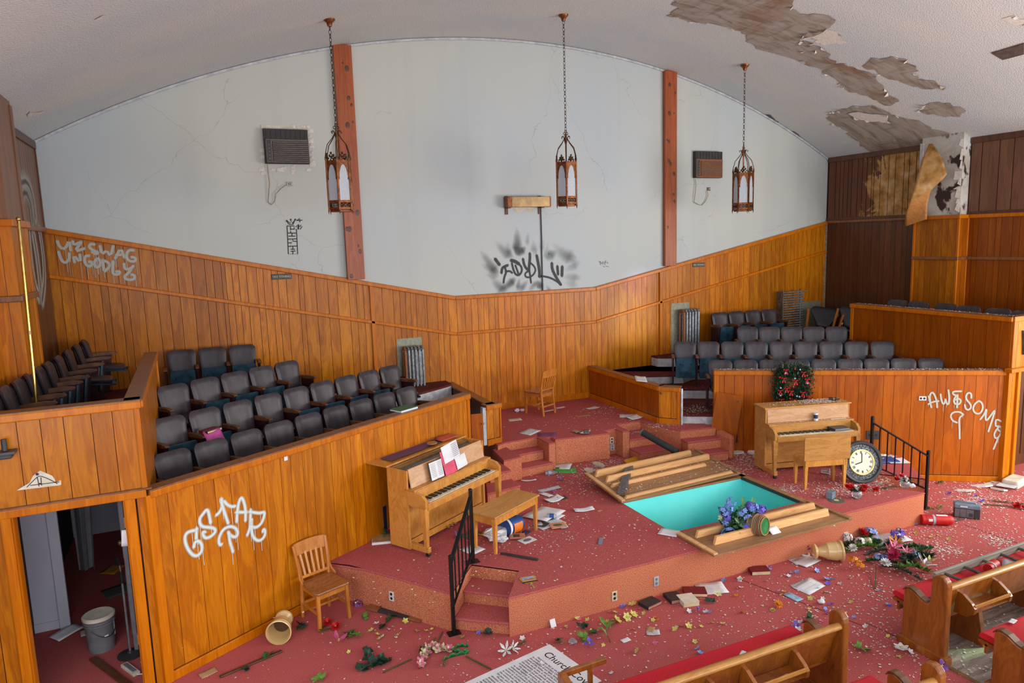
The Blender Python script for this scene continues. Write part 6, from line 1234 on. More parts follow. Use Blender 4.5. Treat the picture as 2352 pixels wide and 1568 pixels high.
text(body, .033, mat_ @ Matrix.Translation((wS*.09, -.25, .001)), 'dark_grey', 'body_lettering', t, spacing=1.02)
# things on the right floor
def extinguisher():
    P = (Z(2124, 1204, 0)+Z(2190, 1206, 0))/2; t = thing('fire_extinguisher', 'red fire extinguisher lying on its side past the stage end', 'fire extinguisher', (P.x, P.y, .075), rot=(0, PI/2, math.atan2((Z(2190, 1206)-Z(2124, 1204)).y, (Z(2190, 1206)-Z(2124, 1204)).x)))
    part('cylinder', MB().lathe([(0, -.20), (.05, -.20), (.068, -.185), (.07, .12), (.06, .16), (.035, .185), (.02, .19)], 24), 'red', t, 35); part('base_skirt', MB().lathe([(.066, -.235), (.07, -.235), (.071, -.19)], 24, None, True), 'red', t, 35); part('clamp_band', MB().lathe([(.072, -.10), (.072, -.07)], 24, None, True), 'silver', t)
    part('instruction_label', MB().add([(.0715*math.cos(a), .0715*math.sin(a), z) for a in (PI*.78+i*.15 for i in range(8)) for z in (-.05, .10)], [(2*i, 2*i+2, 2*i+3, 2*i+1) for i in range(7)]), 'paper', t); part('small_label', MB().add([(.0715*math.cos(a), .0715*math.sin(a), z) for a in (PI*1.35+i*.12 for i in range(5)) for z in (-.165, -.11)], [(2*i, 2*i+2, 2*i+3, 2*i+1) for i in range(4)]), 'paper', t)
    part('valve', MB().lathe([(.02, .185), (.022, .22), (0, .225)], 10), 'grey', t, 40); part('nozzle', MB().bar((0, 0, .21), (.0, .05, .30), .022), 'charcoal', t); part('lever', MB().bar((0, 0, .225), (-.03, -.02, .31), .014, .02), 'grey', t)
extinguisher()
q = Z(2204, 1193); q2 = Z(2262, 1200); t = thing('portable_radio', 'grey portable radio standing tilted behind the extinguisher', 'radio', (q.x+.13, q.y-.02, 0), math.atan2((q2-q).y, (q2-q).x))
part('case', MB().box((-.16, 0, 0), (.16, .13, .20)), 'charcoal', t, bevel=.008); part('front_panel', MB().box((-.155, -.008, .012), (.08, 0, .135)), 'grey', t, bevel=.003); part('speaker', MB().box((.085, -.008, .01), (.155, 0, .13)), 'dark_grey', t, bevel=.003); part('top_shell', MB().box((-.165, -.01, .14), (.165, .135, .205)), 'grey_blue', t, bevel=.015)
for x in (-.09, -.01): part('cassette_seam', MB().box((x, -.010, .015), (x+.003, -.007, .132)), 'dark_grey', t)
part('small_grille', MB().box((.02, -.010, .03), (.07, -.007, .085)), 'dark_grey', t); part('display', MB().box((-.09, -.012, .165), (.0, -.008, .185)), 'paper', t); part('handle', MB().tube([(-.14, .065, .205), (-.13, .065, .225), (.10, .065, .225), (.11, .065, .205)], .01, 6), 'grey_blue', t, 60)
p = Z(2325, 1116); t = thing('newspaper_bundle', 'bundle of soiled newspaper against the right door jamb', 'newspaper', (p.x+.05, p.y, 0), .2); part('bundle', MB().box((-.20, -.12, 0), (.22, .12, .13)), 'paper_old', t, bevel=.03); part('loose_leaf', sheet_mesh(.4, .26, .03, seed=2), 'paper_print', t, loc=(-.18, 0, .05))
p = Z(2210, 1440); t = thing('paper_cup', 'printed paper cup lying on the worn floor behind the ladder pew', 'cup', (p.x, p.y, .04), rot=(PI/2, 0, 1.1)); part('body', MB().lathe([(0, -.05), (.03, -.05), (.04, .05), (.042, .052)], 16), 'paper', t, 40); part('print_band', MB().lathe([(.0355, -.01), (.038, .03)], 16, None, True), 'moss', t, 40)
t = thing('snack_tin', 'red can with silver band on the ladder pew cushion', 'can', (7.55, 4.52, .56), rot=(0, PI/2, .2)); part('body', MB().lathe([(0, -.09), (.05, -.09), (.055, .09), (0, .09)], 16), 'red', t, 40); part('band', MB().lathe([(.056, -.03), (.057, -.01)], 16, None, True), 'silver', t)
paper('grey silver packet on the ladder pew behind the red can', 0, 0, 0, .25, .16, 30, 'silver', .03, at=Vector((7.85, 4.5, .50))); paper('dark cloth on the near end of the ladder pew', 0, 0, 0, .22, .16, 20, 'charcoal', .02, at=Vector((6.42, 4.36, .48)), cat='cloth', name='dark_cloth'); paper('torn white scrap on the long red cushion', 0, 0, 0, .10, .04, 30, 'paper', .01, at=Z(1705, 1503, .50))
paper('white slip in the hymn rack of the long pew', 0, 0, 0, .12, .04, 5, 'paper', .004, at=Vector((4.2, 4.10, .518))); paper('white torn flake on the red cushion at the frame edge', 2325, 1428, .5, .09, .05, 10, 'paper', .01)
# ------------------------------------------------------------------ dark room beyond the left doorway
p = Z(235, 1487); t = thing('plastic_bucket', 'grey lidded plastic bucket in the dark left doorway', 'bucket', (p.x, p.y, 0), .4)
part('body', MB().lathe([(0, 0), (.125, 0), (.145, .34), (.150, .35), (.150, .37)], 26), 'grey', t, 35); part('lid', MB().lathe([(.157, .36), (.157, .385), (.14, .395), (.12, .39), (0, .392)], 26), 'paper_old', t, 35)
for z in (.30, .33): part('rib', MB().ring((0, 0, z), .146, .006, None, 26, 5), 'grey', t, 60)
part('paint_drip', MB().add([(.143*math.cos(a), .143*math.sin(a), z) for a in (-.75, -.62, -.5) for z in (.14, .36)], [(0, 2, 3, 1), (2, 4, 5, 3)]), 'paper', t); part('handle', MB().tube([(.15*math.cos(a), .15*math.sin(a), .27-.10*math.sin((a+2.4)/2.2*PI)) for a in (-2.4+i*.2 for i in range(12))], .004, 5), 'black', t, 60)
part('label_strip', MB().add([(.138*math.cos(a), .138*math.sin(a), z) for a in (-1.6, -1.5, -1.4, -1.3) for z in (.175, .19)], [(0, 2, 3, 1), (2, 4, 5, 3), (4, 6, 7, 5)]), 'paper', t)
p = Z(300, 1503); t = thing('microphone_stand', 'thin microphone stand with round base in the left doorway', 'microphone stand', (p.x, p.y, 0)); part('base', MB().lathe([(.125, 0), (.125, .012), (.03, .03), (.015, .05)], 24), 'charcoal', t, 40); part('tube', MB().tube([(0, 0, .03), (0, 0, .86)], .011, 10), 'grey', t, 60); part('clutch', MB().tube([(0, 0, .80), (0, 0, .93)], .017, 10), 'black', t, 60); part('upper_tube', MB().tube([(0, 0, .9), (-.01, 0, 1.02)], .008, 8), 'chrome', t, 60); part('clip', MB().bar((-.01, 0, 1.0), (-.03, -.02, 1.09), .024), 'black', t)
tubebar('floor_board', 'brown board lying across the left doorway floor', 'board', Z(213, 1515)+Vector((0, 0, .02)), Z(300, 1580)+Vector((0, 0, .02)), .07, .03, 'panel_dark'); tubebar('floor_board', 'second narrower board beside the first in the doorway', 'board', Z(236, 1530)+Vector((0, 0, .015)), Z(320, 1590)+Vector((0, 0, .015)), .04, .02, 'rust')
t = thing('power_strip', 'white power strip with sockets in the left doorway', 'power strip', tuple(Z(300, 1540)+Vector((0, 0, 0))), math.radians(-62)); part('case', MB().box((-.14, -.035, 0), (.14, .035, .035)), 'paper_old', t, bevel=.005); part('socket_panel', MB().box((-.12, -.02, .035), (.10, .02, .037)), 'grey', t); part('cord', MB().tube([(.14, 0, .015), (.22, .08, .01), (.15, .2, .01), (.0, .22, .01), (-.1, .16, .01)], .005, 6), 'paper', t, 60)
paper('pale card flap on the dark doorway floor', 0, 0, 0, .26, .16, 10, 'paper_old', .01, at=Vector((-1.35, 8.75, .003))); paper('white sheet curled by the bucket in the dark room', 0, 0, 0, .3, .2, 40, 'paper', .03, at=Vector((-1.62, 8.82, .003))); paper('grey board leaning far inside the dark room', 0, 0, 0, .4, .3, 20, 'moss', .01, at=Vector((-1.15, 9.7, .003))); paper('yellow folder far inside the dark room', 0, 0, 0, .3, .22, 60, 'yellow_env', .01, at=Vector((-1.3, 10.4, .003)))
paper('small white tag hanging from the doorway hinge', 0, 0, 0, .06, .16, 0, 'paper', .004, at=Vector((-.80, 7.40, 1.50)), rot=(PI/2, .1, 0))
t = thing('hanging_curtain', 'grey cloth curtain hanging inside the dark doorway', 'curtain', (-1.50, 9.15, 0)); vs = [(.03*math.sin(i*1.3)+i*.02*(1-.4*k/6), .06*math.sin(i*2.1)+.1*k/6, 1.85-k*.22) for k in range(7) for i in range(13)]
m = MB(); m.add(vs, [(k*13+i, k*13+i+1, (k+1)*13+i+1, (k+1)*13+i) for k in range(6) for i in range(12)]); part('cloth', m, 'grey', t, 60); part('curtain_rod', MB().tube([(-.1, 0, 1.87), (.5, 0, 1.87)], .012, 8), 'charcoal', t, 60)
# ------------------------------------------------------------------ flowers, urns, wreath, basket
def petals(mb, c, r, n, nrm=(0, 0, 1), cup=.35, w=.55, ph=0):
    N = Vector(nrm).normalized(); a = N.orthogonal().normalized(); b = N.cross(a); c = Vector(c)
    for k in range(n):
        t = 2*PI*k/n+ph; d = a*math.cos(t)+b*math.sin(t); s = N.cross(d); e = r*w
        p0 = c; p1 = c+d*r*.55+s*e*.5+N*r*cup*.5; p2 = c+d*r*.55-s*e*.5+N*r*cup*.5; p3 = c+d*r+N*r*cup+s*e*.16; p4 = c+d*r+N*r*cup-s*e*.16
        mb.add([p0, p2, p4, p3, p1], [(0, 1, 2, 3, 4)])
def leafq(mb, p, d, L, w, up=(0, 0, 1), fold=.2):
    p, d = Vector(p), Vector(d).normalized(); s = d.cross(Vector(up)); s = s.normalized() if s.length > .01 else Vector((1, 0, 0)); u = s.cross(d)
    m = p+d*L*.45+u*L*fold*.3; e = p+d*L
    mb.add([p, m+s*w/2, e, m-s*w/2], [(0, 1, 2), (0, 2, 3)])
def bloom(label, P, col, r, style='daisy', group=None, seed=0, stem=None, name='silk_flower', nrm=None, center='petal_yellow', lf='leaf'):
    R = random.Random(seed); P = Vector(P); t = thing(name, label, 'flower', tuple(P), group=group); N = Vector(nrm or (R.uniform(-.6, .6), R.uniform(-.8, .2), .7)); z = Vector((0, 0, r*.5)); mb = MB()
    if style == 'daisy': petals(mb, z, r, 6, N, .25, .7)
    elif style == 'lily': petals(mb, z, r*1.25, 6, N, .7, .38)
    elif style == 'iris': petals(mb, z, r, 3, N, .2, .9); petals(mb, z, r*.7, 3, N, 1.1, .8, .5)
    elif style == 'mum':
        for q in range(4): petals(mb, z, r*(1-.17*q), 9, N, .1+.45*q, .5, q*.35)
    elif style == 'rose':
        for q in range(4): petals(mb, z, r*(1-.2*q), 5, N, .25+.6*q, .95, q*.6)
    elif style == 'cluster':
        for q in range(22):
            v = Vector((R.gauss(0, 1), R.gauss(0, 1), R.gauss(0, 1))).normalized(); v.z = abs(v.z)*.9; petals(mb, v*r*.8, r*.32, 4, v, .1, .9, q)
    part('petals', mb, 'petal_'+col, t)
    part('flower_center', MB().ball(z+N.normalized()*r*.15, r*.16, n=6, m=4), center, t)
    if stem is not None:
        s = Vector(stem); mid = s*.5+Vector((0, 0, .015)); part('stem', MB().tube([z*.6, mid, s+Vector((0, 0, .006))], .005, 5), 'stem', t, 60); lm = MB()
        for q in range(5):
            u = .2+.7*q/5; leafq(lm, s*u+Vector((0, 0, .015)), s.normalized()+Vector((R.uniform(-.8, .8), R.uniform(-.8, .8), .35)), R.uniform(.05, .09), .03)
        part('leaves', lm, lf, t, kind='stuff')
    return t
def spray(label, P, dirv, L, n, leaf='leaf', size=.06, seed=0, name='foliage_sprig', wdt=.4, group=None, up=.3, spread=1.0):
    R = random.Random(seed); d = Vector(dirv).normalized(); t = thing(name, label, 'foliage', tuple(P), group=group); e = d*L; m = d.cross(Vector((0, 0, 1)))*R.uniform(-.15, .15)*L
    pts = [Vector((0, 0, .006)), e*.5+m+Vector((0, 0, .012+up*.05)), e+Vector((0, 0, .012))]; part('stem', MB().tube(pts, .004, 5), 'stem', t, 60); mb = MB()
    for k in range(n):
        u = R.uniform(.05, 1); p = (pts[0].lerp(pts[1], u*2) if u < .5 else pts[1].lerp(pts[2], u*2-1)); leafq(mb, p, d*.6+Vector((R.uniform(-1, 1)*spread, R.uniform(-1, 1)*spread, R.uniform(.0, up+.2))), size*R.uniform(.6, 1.2), size*wdt, (R.uniform(-.5, .5), R.uniform(-.5, .5), 1))
    part('leaves', mb, leaf, t, kind='stuff'); return t
def G(x, y, z=0): return Z(x, y, z)
# urns
UP = [(.09, 0), (.105, .01), (.10, .035), (.06, .06), (.075, .11), (.105, .17), (.112, .175), (.112, .182), (.122, .24), (.128, .29), (.130, .295), (.128, .305), (.122, .31), (.124, .345), (.142, .35), (.144, .375), (.132, .38), (.122, .33), (.11, .22), (.08, .12), (0, .09)]
def urn(label, p, ax, scale=1.0):
    d = Vector(ax).normalized(); q = d.to_track_quat('Z', 'Y'); t = thing('flower_urn', label, 'urn', tuple(p), rot=q.to_euler(), group='cream plastic flower urns'); part('body', MB().lathe([(r*scale, z*scale) for r, z in UP], 30), 'cream', t, 35); part('soil', MB().lathe([(.09*scale, .16*scale), (0, .15*scale)], 16), 'soil', t)
a, b = G(672, 1428, .10), G(636, 1452, .13); a, b = Vector((.60, 7.83, .105)), G(640, 1452, .13); urn('cream plastic urn lying with its open mouth to the camera by the wooden chair', a, b-a, .93)
a = G(1868, 1266, .12); b = G(1925, 1265, .13); urn('cream plastic urn spilling a heap of silk flowers below the stage front', a, b-a, .93)
# spilled bouquet
for i, (x, y, dx, dy, L, n, lf, sz) in enumerate(((1935, 1262, 1, -.15, .55, 60, 'leaf', .07), (1940, 1270, .9, -.3, .5, 60, 'leaf_light', .06), (1935, 1256, 1, .1, .6, 50, 'leaf', .06), (1985, 1275, .8, -.5, .45, 70, 'moss', .05), (2000, 1285, .6, -.7, .5, 60, 'moss', .05), (2030, 1272, 1, -.2, .55, 60, 'leaf', .06), (2010, 1268, 1, .2, .6, 60, 'leaf_dark', .06), (2070, 1295, 1, -.2, .4, 34, 'leaf_dark', .10), (2055, 1310, .8, -.6, .35, 26, 'leaf_light', .07), (2020, 1300, .2, -1, .45, 50, 'moss', .05), (1985, 1290, .6, -.6, .4, 50, 'leaf', .05), (2085, 1285, 1, .1, .5, 30, 'leaf', .06))):
    spray(('deep green', 'light green', 'fine dark', 'mossy grey', 'dusty', 'broad', 'drooping', 'spiky dark', 'pale fern', 'bare twiggy', 'short bushy', 'trailing')[i]+' foliage spray in the flower heap by the urn', G(x, y), (dx, dy, 0), L*1.08, int(n*2.6), lf, sz*1.15, i, name='foliage_spray', up=1.1, spread=1.2, wdt=.45)
tubebar('bare_stalk', 'bare thin stalk sticking out of the flower heap', 'stalk', G(2010, 1353)+Vector((0, 0, .01)), G(2012, 1310)+Vector((0, 0, .05)), .012, .012, 'stem', .002)
for i, (x, y, c, r, st, z, lb) in enumerate(((1945, 1250, 'white', .07, 'cluster', .08, 'white stock flower head beside the urn mouth'), (1975, 1258, 'white', .07, 'cluster', .06, 'second white flower head in the heap'), (1992, 1256, 'cream', .06, 'cluster', .06, 'cream flower head behind the heap'), (1958, 1275, 'white', .05, 'mum', .05, 'small white bloom low in the heap'), (1960, 1300, 'orange', .06, 'cluster', .06, 'orange chrysanthemum at the front of the heap'), (1973, 1309, 'orange', .06, 'cluster', .05, 'orange yellow chrysanthemum beside the first'), (2017, 1297, 'blue', .055, 'cluster', .08, 'blue delphinium head in the heap'), (2036, 1296, 'blue', .04, 'cluster', .07, 'small blue floret beside the magenta flower'), (2052, 1300, 'magenta', .08, 'mum', .07, 'large magenta gerbera in the heap'), (2041, 1285, 'magenta', .05, 'lily', .09, 'folded magenta petal flower'), (2052, 1284, 'pink', .07, 'lily', .09, 'pink lily on top of the heap'), (2082, 1287, 'pink', .05, 'lily', .06, 'smaller pink lily at the end of the heap'), (2033, 1312, 'white', .06, 'mum', .05, 'white carnation at the front of the heap'), (2058, 1268, 'orange', .06, 'lily', .08, 'orange spiky flower behind the heap'), (1942, 1243, 'red', .05, 'rose', .05, 'red rose under the stage outlet'), (1979, 1242, 'red', .07, 'rose', .05, 'red rose beyond the flower heap'), (1998, 1240, 'blue', .10, 'cluster', .06, 'large pale blue hydrangea head'), (2062, 1238, 'violet', .09, 'cluster', .05, 'violet blue flower by the newspaper'), (1852, 1271, 'purple', .05, 'iris', .03, 'purple flower against the urn base'), (2134, 1308, 'yellow', .06, 'lily', .05, 'yellow flower with green ribbon near the ladder pew'), (2122, 1322, 'white', .09, 'lily', .06, 'white lily behind the ladder pew end'), (2104, 1289, 'blue', .05, 'daisy', .03, 'loose blue bloom by the ladder pew'))):
    bloom(lb, G(x, y)+Vector((0, 0, z+.02)), c, r*1.2, st, 'spilled bouquet flowers', i, name='bouquet_flower')
# rose bowls on the stage
for i, (x, y, lb, fl) in enumerate(((1968, 1144, 'clear glass bowl of red and white roses on the stage edge', ('red', 'red', 'white', 'red', 'red', 'red')), (2078, 1120, 'glass bowl with white lily, red roses and leaves by the far railing', ('red', 'white', 'red', 'white')))):
    p = G(x, y, ZS); t = thing('rose_bowl', lb, 'flower arrangement', tuple(p)); part('bowl', MB().lathe([(.03, 0), (.055, .02), (.07, .06), (.06, .10), (.05, .11)], 18, Matrix.Translation((0, 0, 0)), True), 'clear_plastic', t, 40); R = random.Random(i)
    lm = MB()
    for k in range(16): leafq(lm, (R.uniform(-.06, .06), R.uniform(-.04, .06), .09), (R.uniform(-1, 1), R.uniform(-.6, 1), R.uniform(-.1, .8)), .11, .06)
    part('leaves', lm, 'leaf', t, kind='stuff')
    for k, c in enumerate(fl):
        mb = MB(); o = Vector((-.11+.045*k, R.uniform(-.03, .08), .08+R.uniform(0, .09)))
        for q in range(4): petals(mb, o, .055*(1-.2*q), 5, (R.uniform(-.5, .5), -.5, .8), .25+.6*q, .95, q*.6)
        part('rose', mb, 'petal_'+c, t)
bloom('single red rose lying near the far rose bowl', G(2011, 1128, ZS), 'red', .05, 'rose', None, 3); bloom('red rose head lying behind the rose bowl', G(1989, 1122, ZS), 'red', .04, 'rose', None, 5); spray('dried grey leaves with yellow petals on the far stage edge', G(2022, 1124, ZS), (1, -.3, 0), .35, 26, 'leaf', .05, 9); crumple('white crumpled ribbon by the far rose bowl', 2095, 1120, ZS, .05, 'paper', 31, cat='ribbon', name='ribbon_scrap')
# basket on the front cover
P = Vector((6.13, 6.52, ZS+.13)); bd = Vector((.28, -.86, .10)).normalized(); q = bd.to_track_quat('Z', 'Y')
t = thing('flower_basket', 'tipped wicker basket with green bottom and blue flowers on the pool cover', 'basket', tuple(P), rot=q.to_euler())
part('wicker', MB().lathe([(.115, -.10), (.128, -.08), (.132, .02), (.122, .09), (.108, .13), (.10, .135)], 26, None, True), 'basket', t, 50)
for z, r in ((-.10, .12), (-.04, .133), (.03, .134), (.09, .125), (.13, .108)): part('wicker_hoop', MB().ring((0, 0, z), r, .009, None, 26, 6), 'tan' if z != .09 else 'rust', t, 60)
part('green_base', MB().lathe([(.106, .128), (.05, .115), (0, .118)], 22), 'ribbon_green', t)
R = random.Random(4); inv = q.to_matrix().inverted(); lm = MB(); fm = MB()
for k in range(190): leafq(lm, inv @ Vector((R.uniform(-.36, .06), R.uniform(.0, .2), R.uniform(-.12, .16))), Vector((R.gauss(0, 1), R.gauss(0, 1), R.gauss(0, 1))), R.uniform(.07, .13), .05)
part('leaves', lm, 'leaf', t, kind='stuff')
for k, (vx, vy, vz, L) in enumerate(((-.1, .2, 1, .34), (.55, .3, .8, .34), (.9, .2, .5, .34), (-1, .2, -.2, .36), (.4, -.3, -.7, .30), (-.45, -.3, -.55, .34), (-.1, -.5, -.6, .3))):
    d = inv @ Vector((vx, vy, vz)).normalized(); m = MB(); s0 = Vector((0, 0, -.10)); m.tube([s0, s0+d*L], .003, 4)
    for j in range(14):
        u = .2+.8*j/14
        for sg in (-1, 1): leafq(m, s0+d*L*u, d*.4+d.orthogonal().normalized()*sg, .055*(1.1-u*.6), .022)
    part('fern_frond', m, 'leaf_light', t)
for k in range(18):
    m = MB(); c = inv @ Vector((R.uniform(-.46, .16), R.uniform(.0, .2), R.uniform(-.12, .28)))
    for j in range(20):
        v = Vector((R.gauss(0, 1), R.gauss(0, 1), R.gauss(0, 1))).normalized(); petals(m, c+v*.055, .03, 4, v, .1, .9, j)
    part('blue_flower', m, 'petal_blue' if k % 4 else 'petal_violet', t)
for k, v in enumerate(((-.42, .12, .12), (-.30, .1, .04))):
    c = inv @ Vector(v); m = MB(); petals(m, c, .035, 5, inv @ Vector((-1, 0, .5)), 1.2, .9); part('white_bud', m, 'petal_cream', t); part('bud_stem', MB().tube([Vector((0, 0, -.1)), c], .003, 4), 'stem', t)
# wreath on the right choir wall
c = fR(1817, 878)+Vector((RN.x, RN.y, 0))*.06; t = thing('christmas_wreath', 'square green wreath with red bows and teal baubles on the choir wall', 'wreath', tuple(c), math.atan2(RN.y, RN.x)+PI/2); R = random.Random(8); mb = MB(); hw = .25
def onring(s):
    s = (s % 4); k = int(s); u = s-k; a = ((-1, -1), (1, -1), (1, 1), (-1, 1)); p, q_ = a[k], a[(k+1) % 4]; return Vector(((p[0]+(q_[0]-p[0])*u)*hw*.92, 0, (p[1]+(q_[1]-p[1])*u)*hw*1.02))*R.choice((1, 1, 1, .8, .55))
for k in range(2600):
    o = onring(R.uniform(0, 4)); o += Vector((R.gauss(0, .05), R.gauss(-.01, .03), R.gauss(0, .05))); d = Vector((R.gauss(0, 1), R.gauss(-.3, .7), R.gauss(0, 1))); leafq(mb, o, d, R.uniform(.04, .07), .020)
part('needle_foliage', mb, 'leaf_dark', t, kind='stuff'); mb = MB()
for k in range(900): o = onring(R.uniform(0, 4))+Vector((R.gauss(0, .05), R.gauss(-.03, .02), R.gauss(0, .05))); leafq(mb, o, Vector((R.gauss(0, 1), R.gauss(-.3, .7), R.gauss(0, 1))), .05, .018)
part('bright_needles', mb, 'leaf', t, kind='stuff'); part('wire_frame', MB().tube([onring(i*.25) for i in range(17)], .012, 6), 'black', t)
for x, z in ((.16, .20), (-.12, .24), (-.15, .10), (.04, .06), (-.20, -.11), (-.10, -.07), (-.03, -.12), (.16, -.14), (.22, .08), (.25, -.20), (-.18, -.26), (.02, -.26)):
    m = MB()
    for sg in (-1, 1): m.add([(x, -.09, z), (x+sg*.035, -.10, z+.025), (x+sg*.045, -.09, z-.005)], [(0, 1, 2)]); m.add([(x, -.09, z), (x+sg*.012, -.095, z-.075), (x+sg*.034, -.095, z-.065)], [(0, 1, 2)])
    m.ball((x, -.095, z), .012, n=6, m=4); part('red_bow', m, 'petal_red', t)
for x, z in ((-.13, .19), (.02, .10), (-.20, -.06), (.22, .02), (-.20, -.19), (.06, -.20), (.1, -.21), (.10, .25)): part('teal_bauble', MB().ball((x, -.09, z), .016, n=10, m=7), 'light_blue', t, 60)
for x, z in ((.02, .26), (-.22, .12), (.21, .15), (.0, -.04), (.17, -.22), (-.05, -.24)): part('red_bauble', MB().ball((x, -.09, z), .016, n=10, m=7), 'red', t, 60)
# flowers strewn over the front carpet
spray('green ivy cluster at the bottom edge of the carpet', G(822, 1543), (1, .1, 0), .30, 40, 'leaf_dark', .10, 40, wdt=.8, up=.6); spray('upright teal ivy sprig in the cluster', G(846, 1525), (.2, .6, 0), .14, 14, 'leaf_dark', .08, 41, wdt=.8, up=1.0)
bloom('red carnation above the ivy cluster', G(868, 1518), 'red', .05, 'mum', None, 42); bloom('pink silk lily on the front carpet', G(778, 1482), 'pink', .10, 'lily', None, 43, nrm=(.4, .3, .8)); bloom('red carnation under the wooden chair', G(753, 1434), 'red', .055, 'mum', None, 44, stem=(-.12, -.12, 0)); bloom('red carnation in front of the wooden chair', G(772, 1444), 'red', .06, 'mum', None, 45, stem=(-.18, .02, 0))
for i, (x, y, lb) in enumerate(((836, 1502, 'dark ivy leaf below the pink lily'), (803, 1464, 'dark ivy leaf right of the pink lily'), (820, 1460, 'green leaf right beside that ivy leaf'), (687, 1438, 'grey green maple leaf beside the lying urn'), (683, 1450, 'second grey green leaf below it'), (742, 1566, 'ivy leaf at the bottom frame edge'), (886, 1434, 'grey green leaf on the carpet by the broken board'), (890, 1419, 'green leaf close to the broken board'), (835, 1424, 'small green leaf left of the broken board'), (1128, 1458, 'dark green leaf cluster at the stair foot'), (1280, 1467, 'grey green leaf by the covenant sheet'), (1335, 1470, 'dark leaf beyond the violet iris'), (1638, 1388, 'dark green leaf below the cream book'), (1866, 1420, 'bright green leaf near the pew end'), (1972, 1488, 'green leaf in the aisle beside the pew'), (1334, 1447, 'dark grey leaf before the stage foot'), (1375, 1460, 'yellow green curled leaf on the front carpet'), (2218, 1400, 'green sprig under the ladder pew'), (555, 1538, 'green ivy leaf on the lower left carpet'), (610, 1515, 'grey leaf near the brown wood strip'))):
    spray(lb, G(x, y), (math.cos(i*1.7), math.sin(i*1.7), 0), .05, 5, ('leaf_dark', 'leaf', 'leaf_light')[i % 3 if i not in (3, 4, 6) else 0], .09, 60+i, name='silk_leaf', wdt=.75, up=.3)
# snapdragon stems tied with green ribbon
def snap(label, A, B, seed):
    A, B = G(*A), G(*B); t = thing('snapdragon_stem', label, 'flower', tuple(A)); d = B-A; R = random.Random(seed); part('stem', MB().tube([Vector((0, 0, .012)), d*.5+Vector((0, 0, .02)), d+Vector((0, 0, .012))], .006, 6), 'stem', t, 60); return t, d, R
for i, (A, B, f0, f1, lb) in enumerate((((962, 1538), (1000, 1466), .05, .72, 'cream and pink snapdragon stem pointing to the camera, tied with ribbon'), ((1040, 1496), (975, 1492), .05, .95, 'cream and pink snapdragon stem lying across, beside the green ribbon'))):
    t, d, R = snap(lb, A, B, i); 
    for k in range(16):
        u = f0+(f1-f0)*k/16; m = MB(); c = d*u+Vector((R.uniform(-.03, .03), R.uniform(-.03, .03), .025)); petals(m, c, .045, 4, (R.uniform(-.7, .7), R.uniform(-.7, .3), .7), .7, .9, k); part('floret', m, 'petal_cream' if k % 3 else 'petal_pink', t)
t = thing('ribbon', 'long shiny green ribbon curled on the front carpet', 'ribbon', (0, 0, 0)); pts = [G(x, y) for x, y in ((1000, 1500), (985, 1490), (975, 1500), (1000, 1496), (1040, 1490), (1055, 1505), (1035, 1508), (1018, 1520), (1022, 1532))]
def band(pts, w, mat, nm, par):
    mb = MB(); vs = []
    for i, p in enumerate(pts): p = Vector(p); h = .03+.02*math.sin(i*2); vs += [p+Vector((0, 0, .006)), p+Vector((.004, 0, h+w*.4))]
    mb.add(vs, [(2*i, 2*i+2, 2*i+3, 2*i+1) for i in range(len(pts)-1)]); o = part(nm, mb, mat, par, 60); so = o.modifiers.new('thick', 'SOLIDIFY'); so.thickness = .002; return o
def smooth(P):
    for _ in range(2):
        q = [P[0]]
        for i in range(len(P)-1): q += [P[i]*.75+P[i+1]*.25, P[i]*.25+P[i+1]*.75]
        P = q+[P[-1]]
    return P
band(smooth([G(x, y) for x, y in ((1040, 1498), (1060, 1502), (1082, 1500), (1058, 1505), (1030, 1512), (1016, 1522), (1020, 1533))]), .03, 'ribbon_green', 'ribbon_loop', t); band(smooth([G(x, y) for x, y in ((1042, 1500), (1046, 1490), (1058, 1486), (1075, 1488))]), .03, 'ribbon_green', 'ribbon_loop', t); band(smooth([G(x, y) for x, y in ((962, 1500), (968, 1490), (985, 1492), (975, 1504), (985, 1510))]), .03, 'ribbon_green', 'ribbon_loop', t)
for A, B, lb in (((880, 1546), (945, 1515), 'bare brown flower stalk left of the snapdragons'), ((1000, 1488), (1017, 1452), 'green flower stalk behind the snapdragons'), ((1070, 1508), (1128, 1538), 'green stalk with a leaf reaching the covenant sheet')):
    tubebar('flower_stalk', lb, 'stalk', G(*A)+Vector((0, 0, .008)), G(*B)+Vector((0, 0, .008)), .012, .012, 'stem', .002)
spray('bunch of lily buds and leaves on a long stem by the broken board', G(845, 1402), (1.05, -.85, 0), .75, 26, 'leaf', .09, 80, wdt=.28, up=.2, spread=.5); bloom('white silk lily spray against the covenant sheet', G(1163, 1500), 'white', .065, 'lily', None, 81, stem=(.28, .10, 0), nrm=(-.3, -.4, .6)); bloom('second white lily in the same spray', G(1178, 1494), 'white', .055, 'lily', None, 82, nrm=(.4, -.5, .5))
bloom('violet iris bloom lying beside the covenant sheet', G(1354, 1485), 'violet', .07, 'iris', None, 83); bloom('violet iris below the coverless book', G(1604, 1406), 'violet', .05, 'iris', None, 84); bloom('violet iris at the long pew cushion', G(1828, 1440), 'violet', .05, 'iris', None, 85); bloom('purple flower by the maroon book', G(1766, 1310), 'purple', .05, 'iris', None, 86); bloom('purple crumpled bloom in the aisle between pews', G(2163, 1535), 'purple', .06, 'iris', None, 87); bloom('yellow orange marigold on the open carpet', G(1788, 1392), 'orange', .05, 'mum', None, 88); bloom('orange yellow petal cluster beside the marigold', G(1775, 1404), 'yellow', .03, 'mum', None, 98)
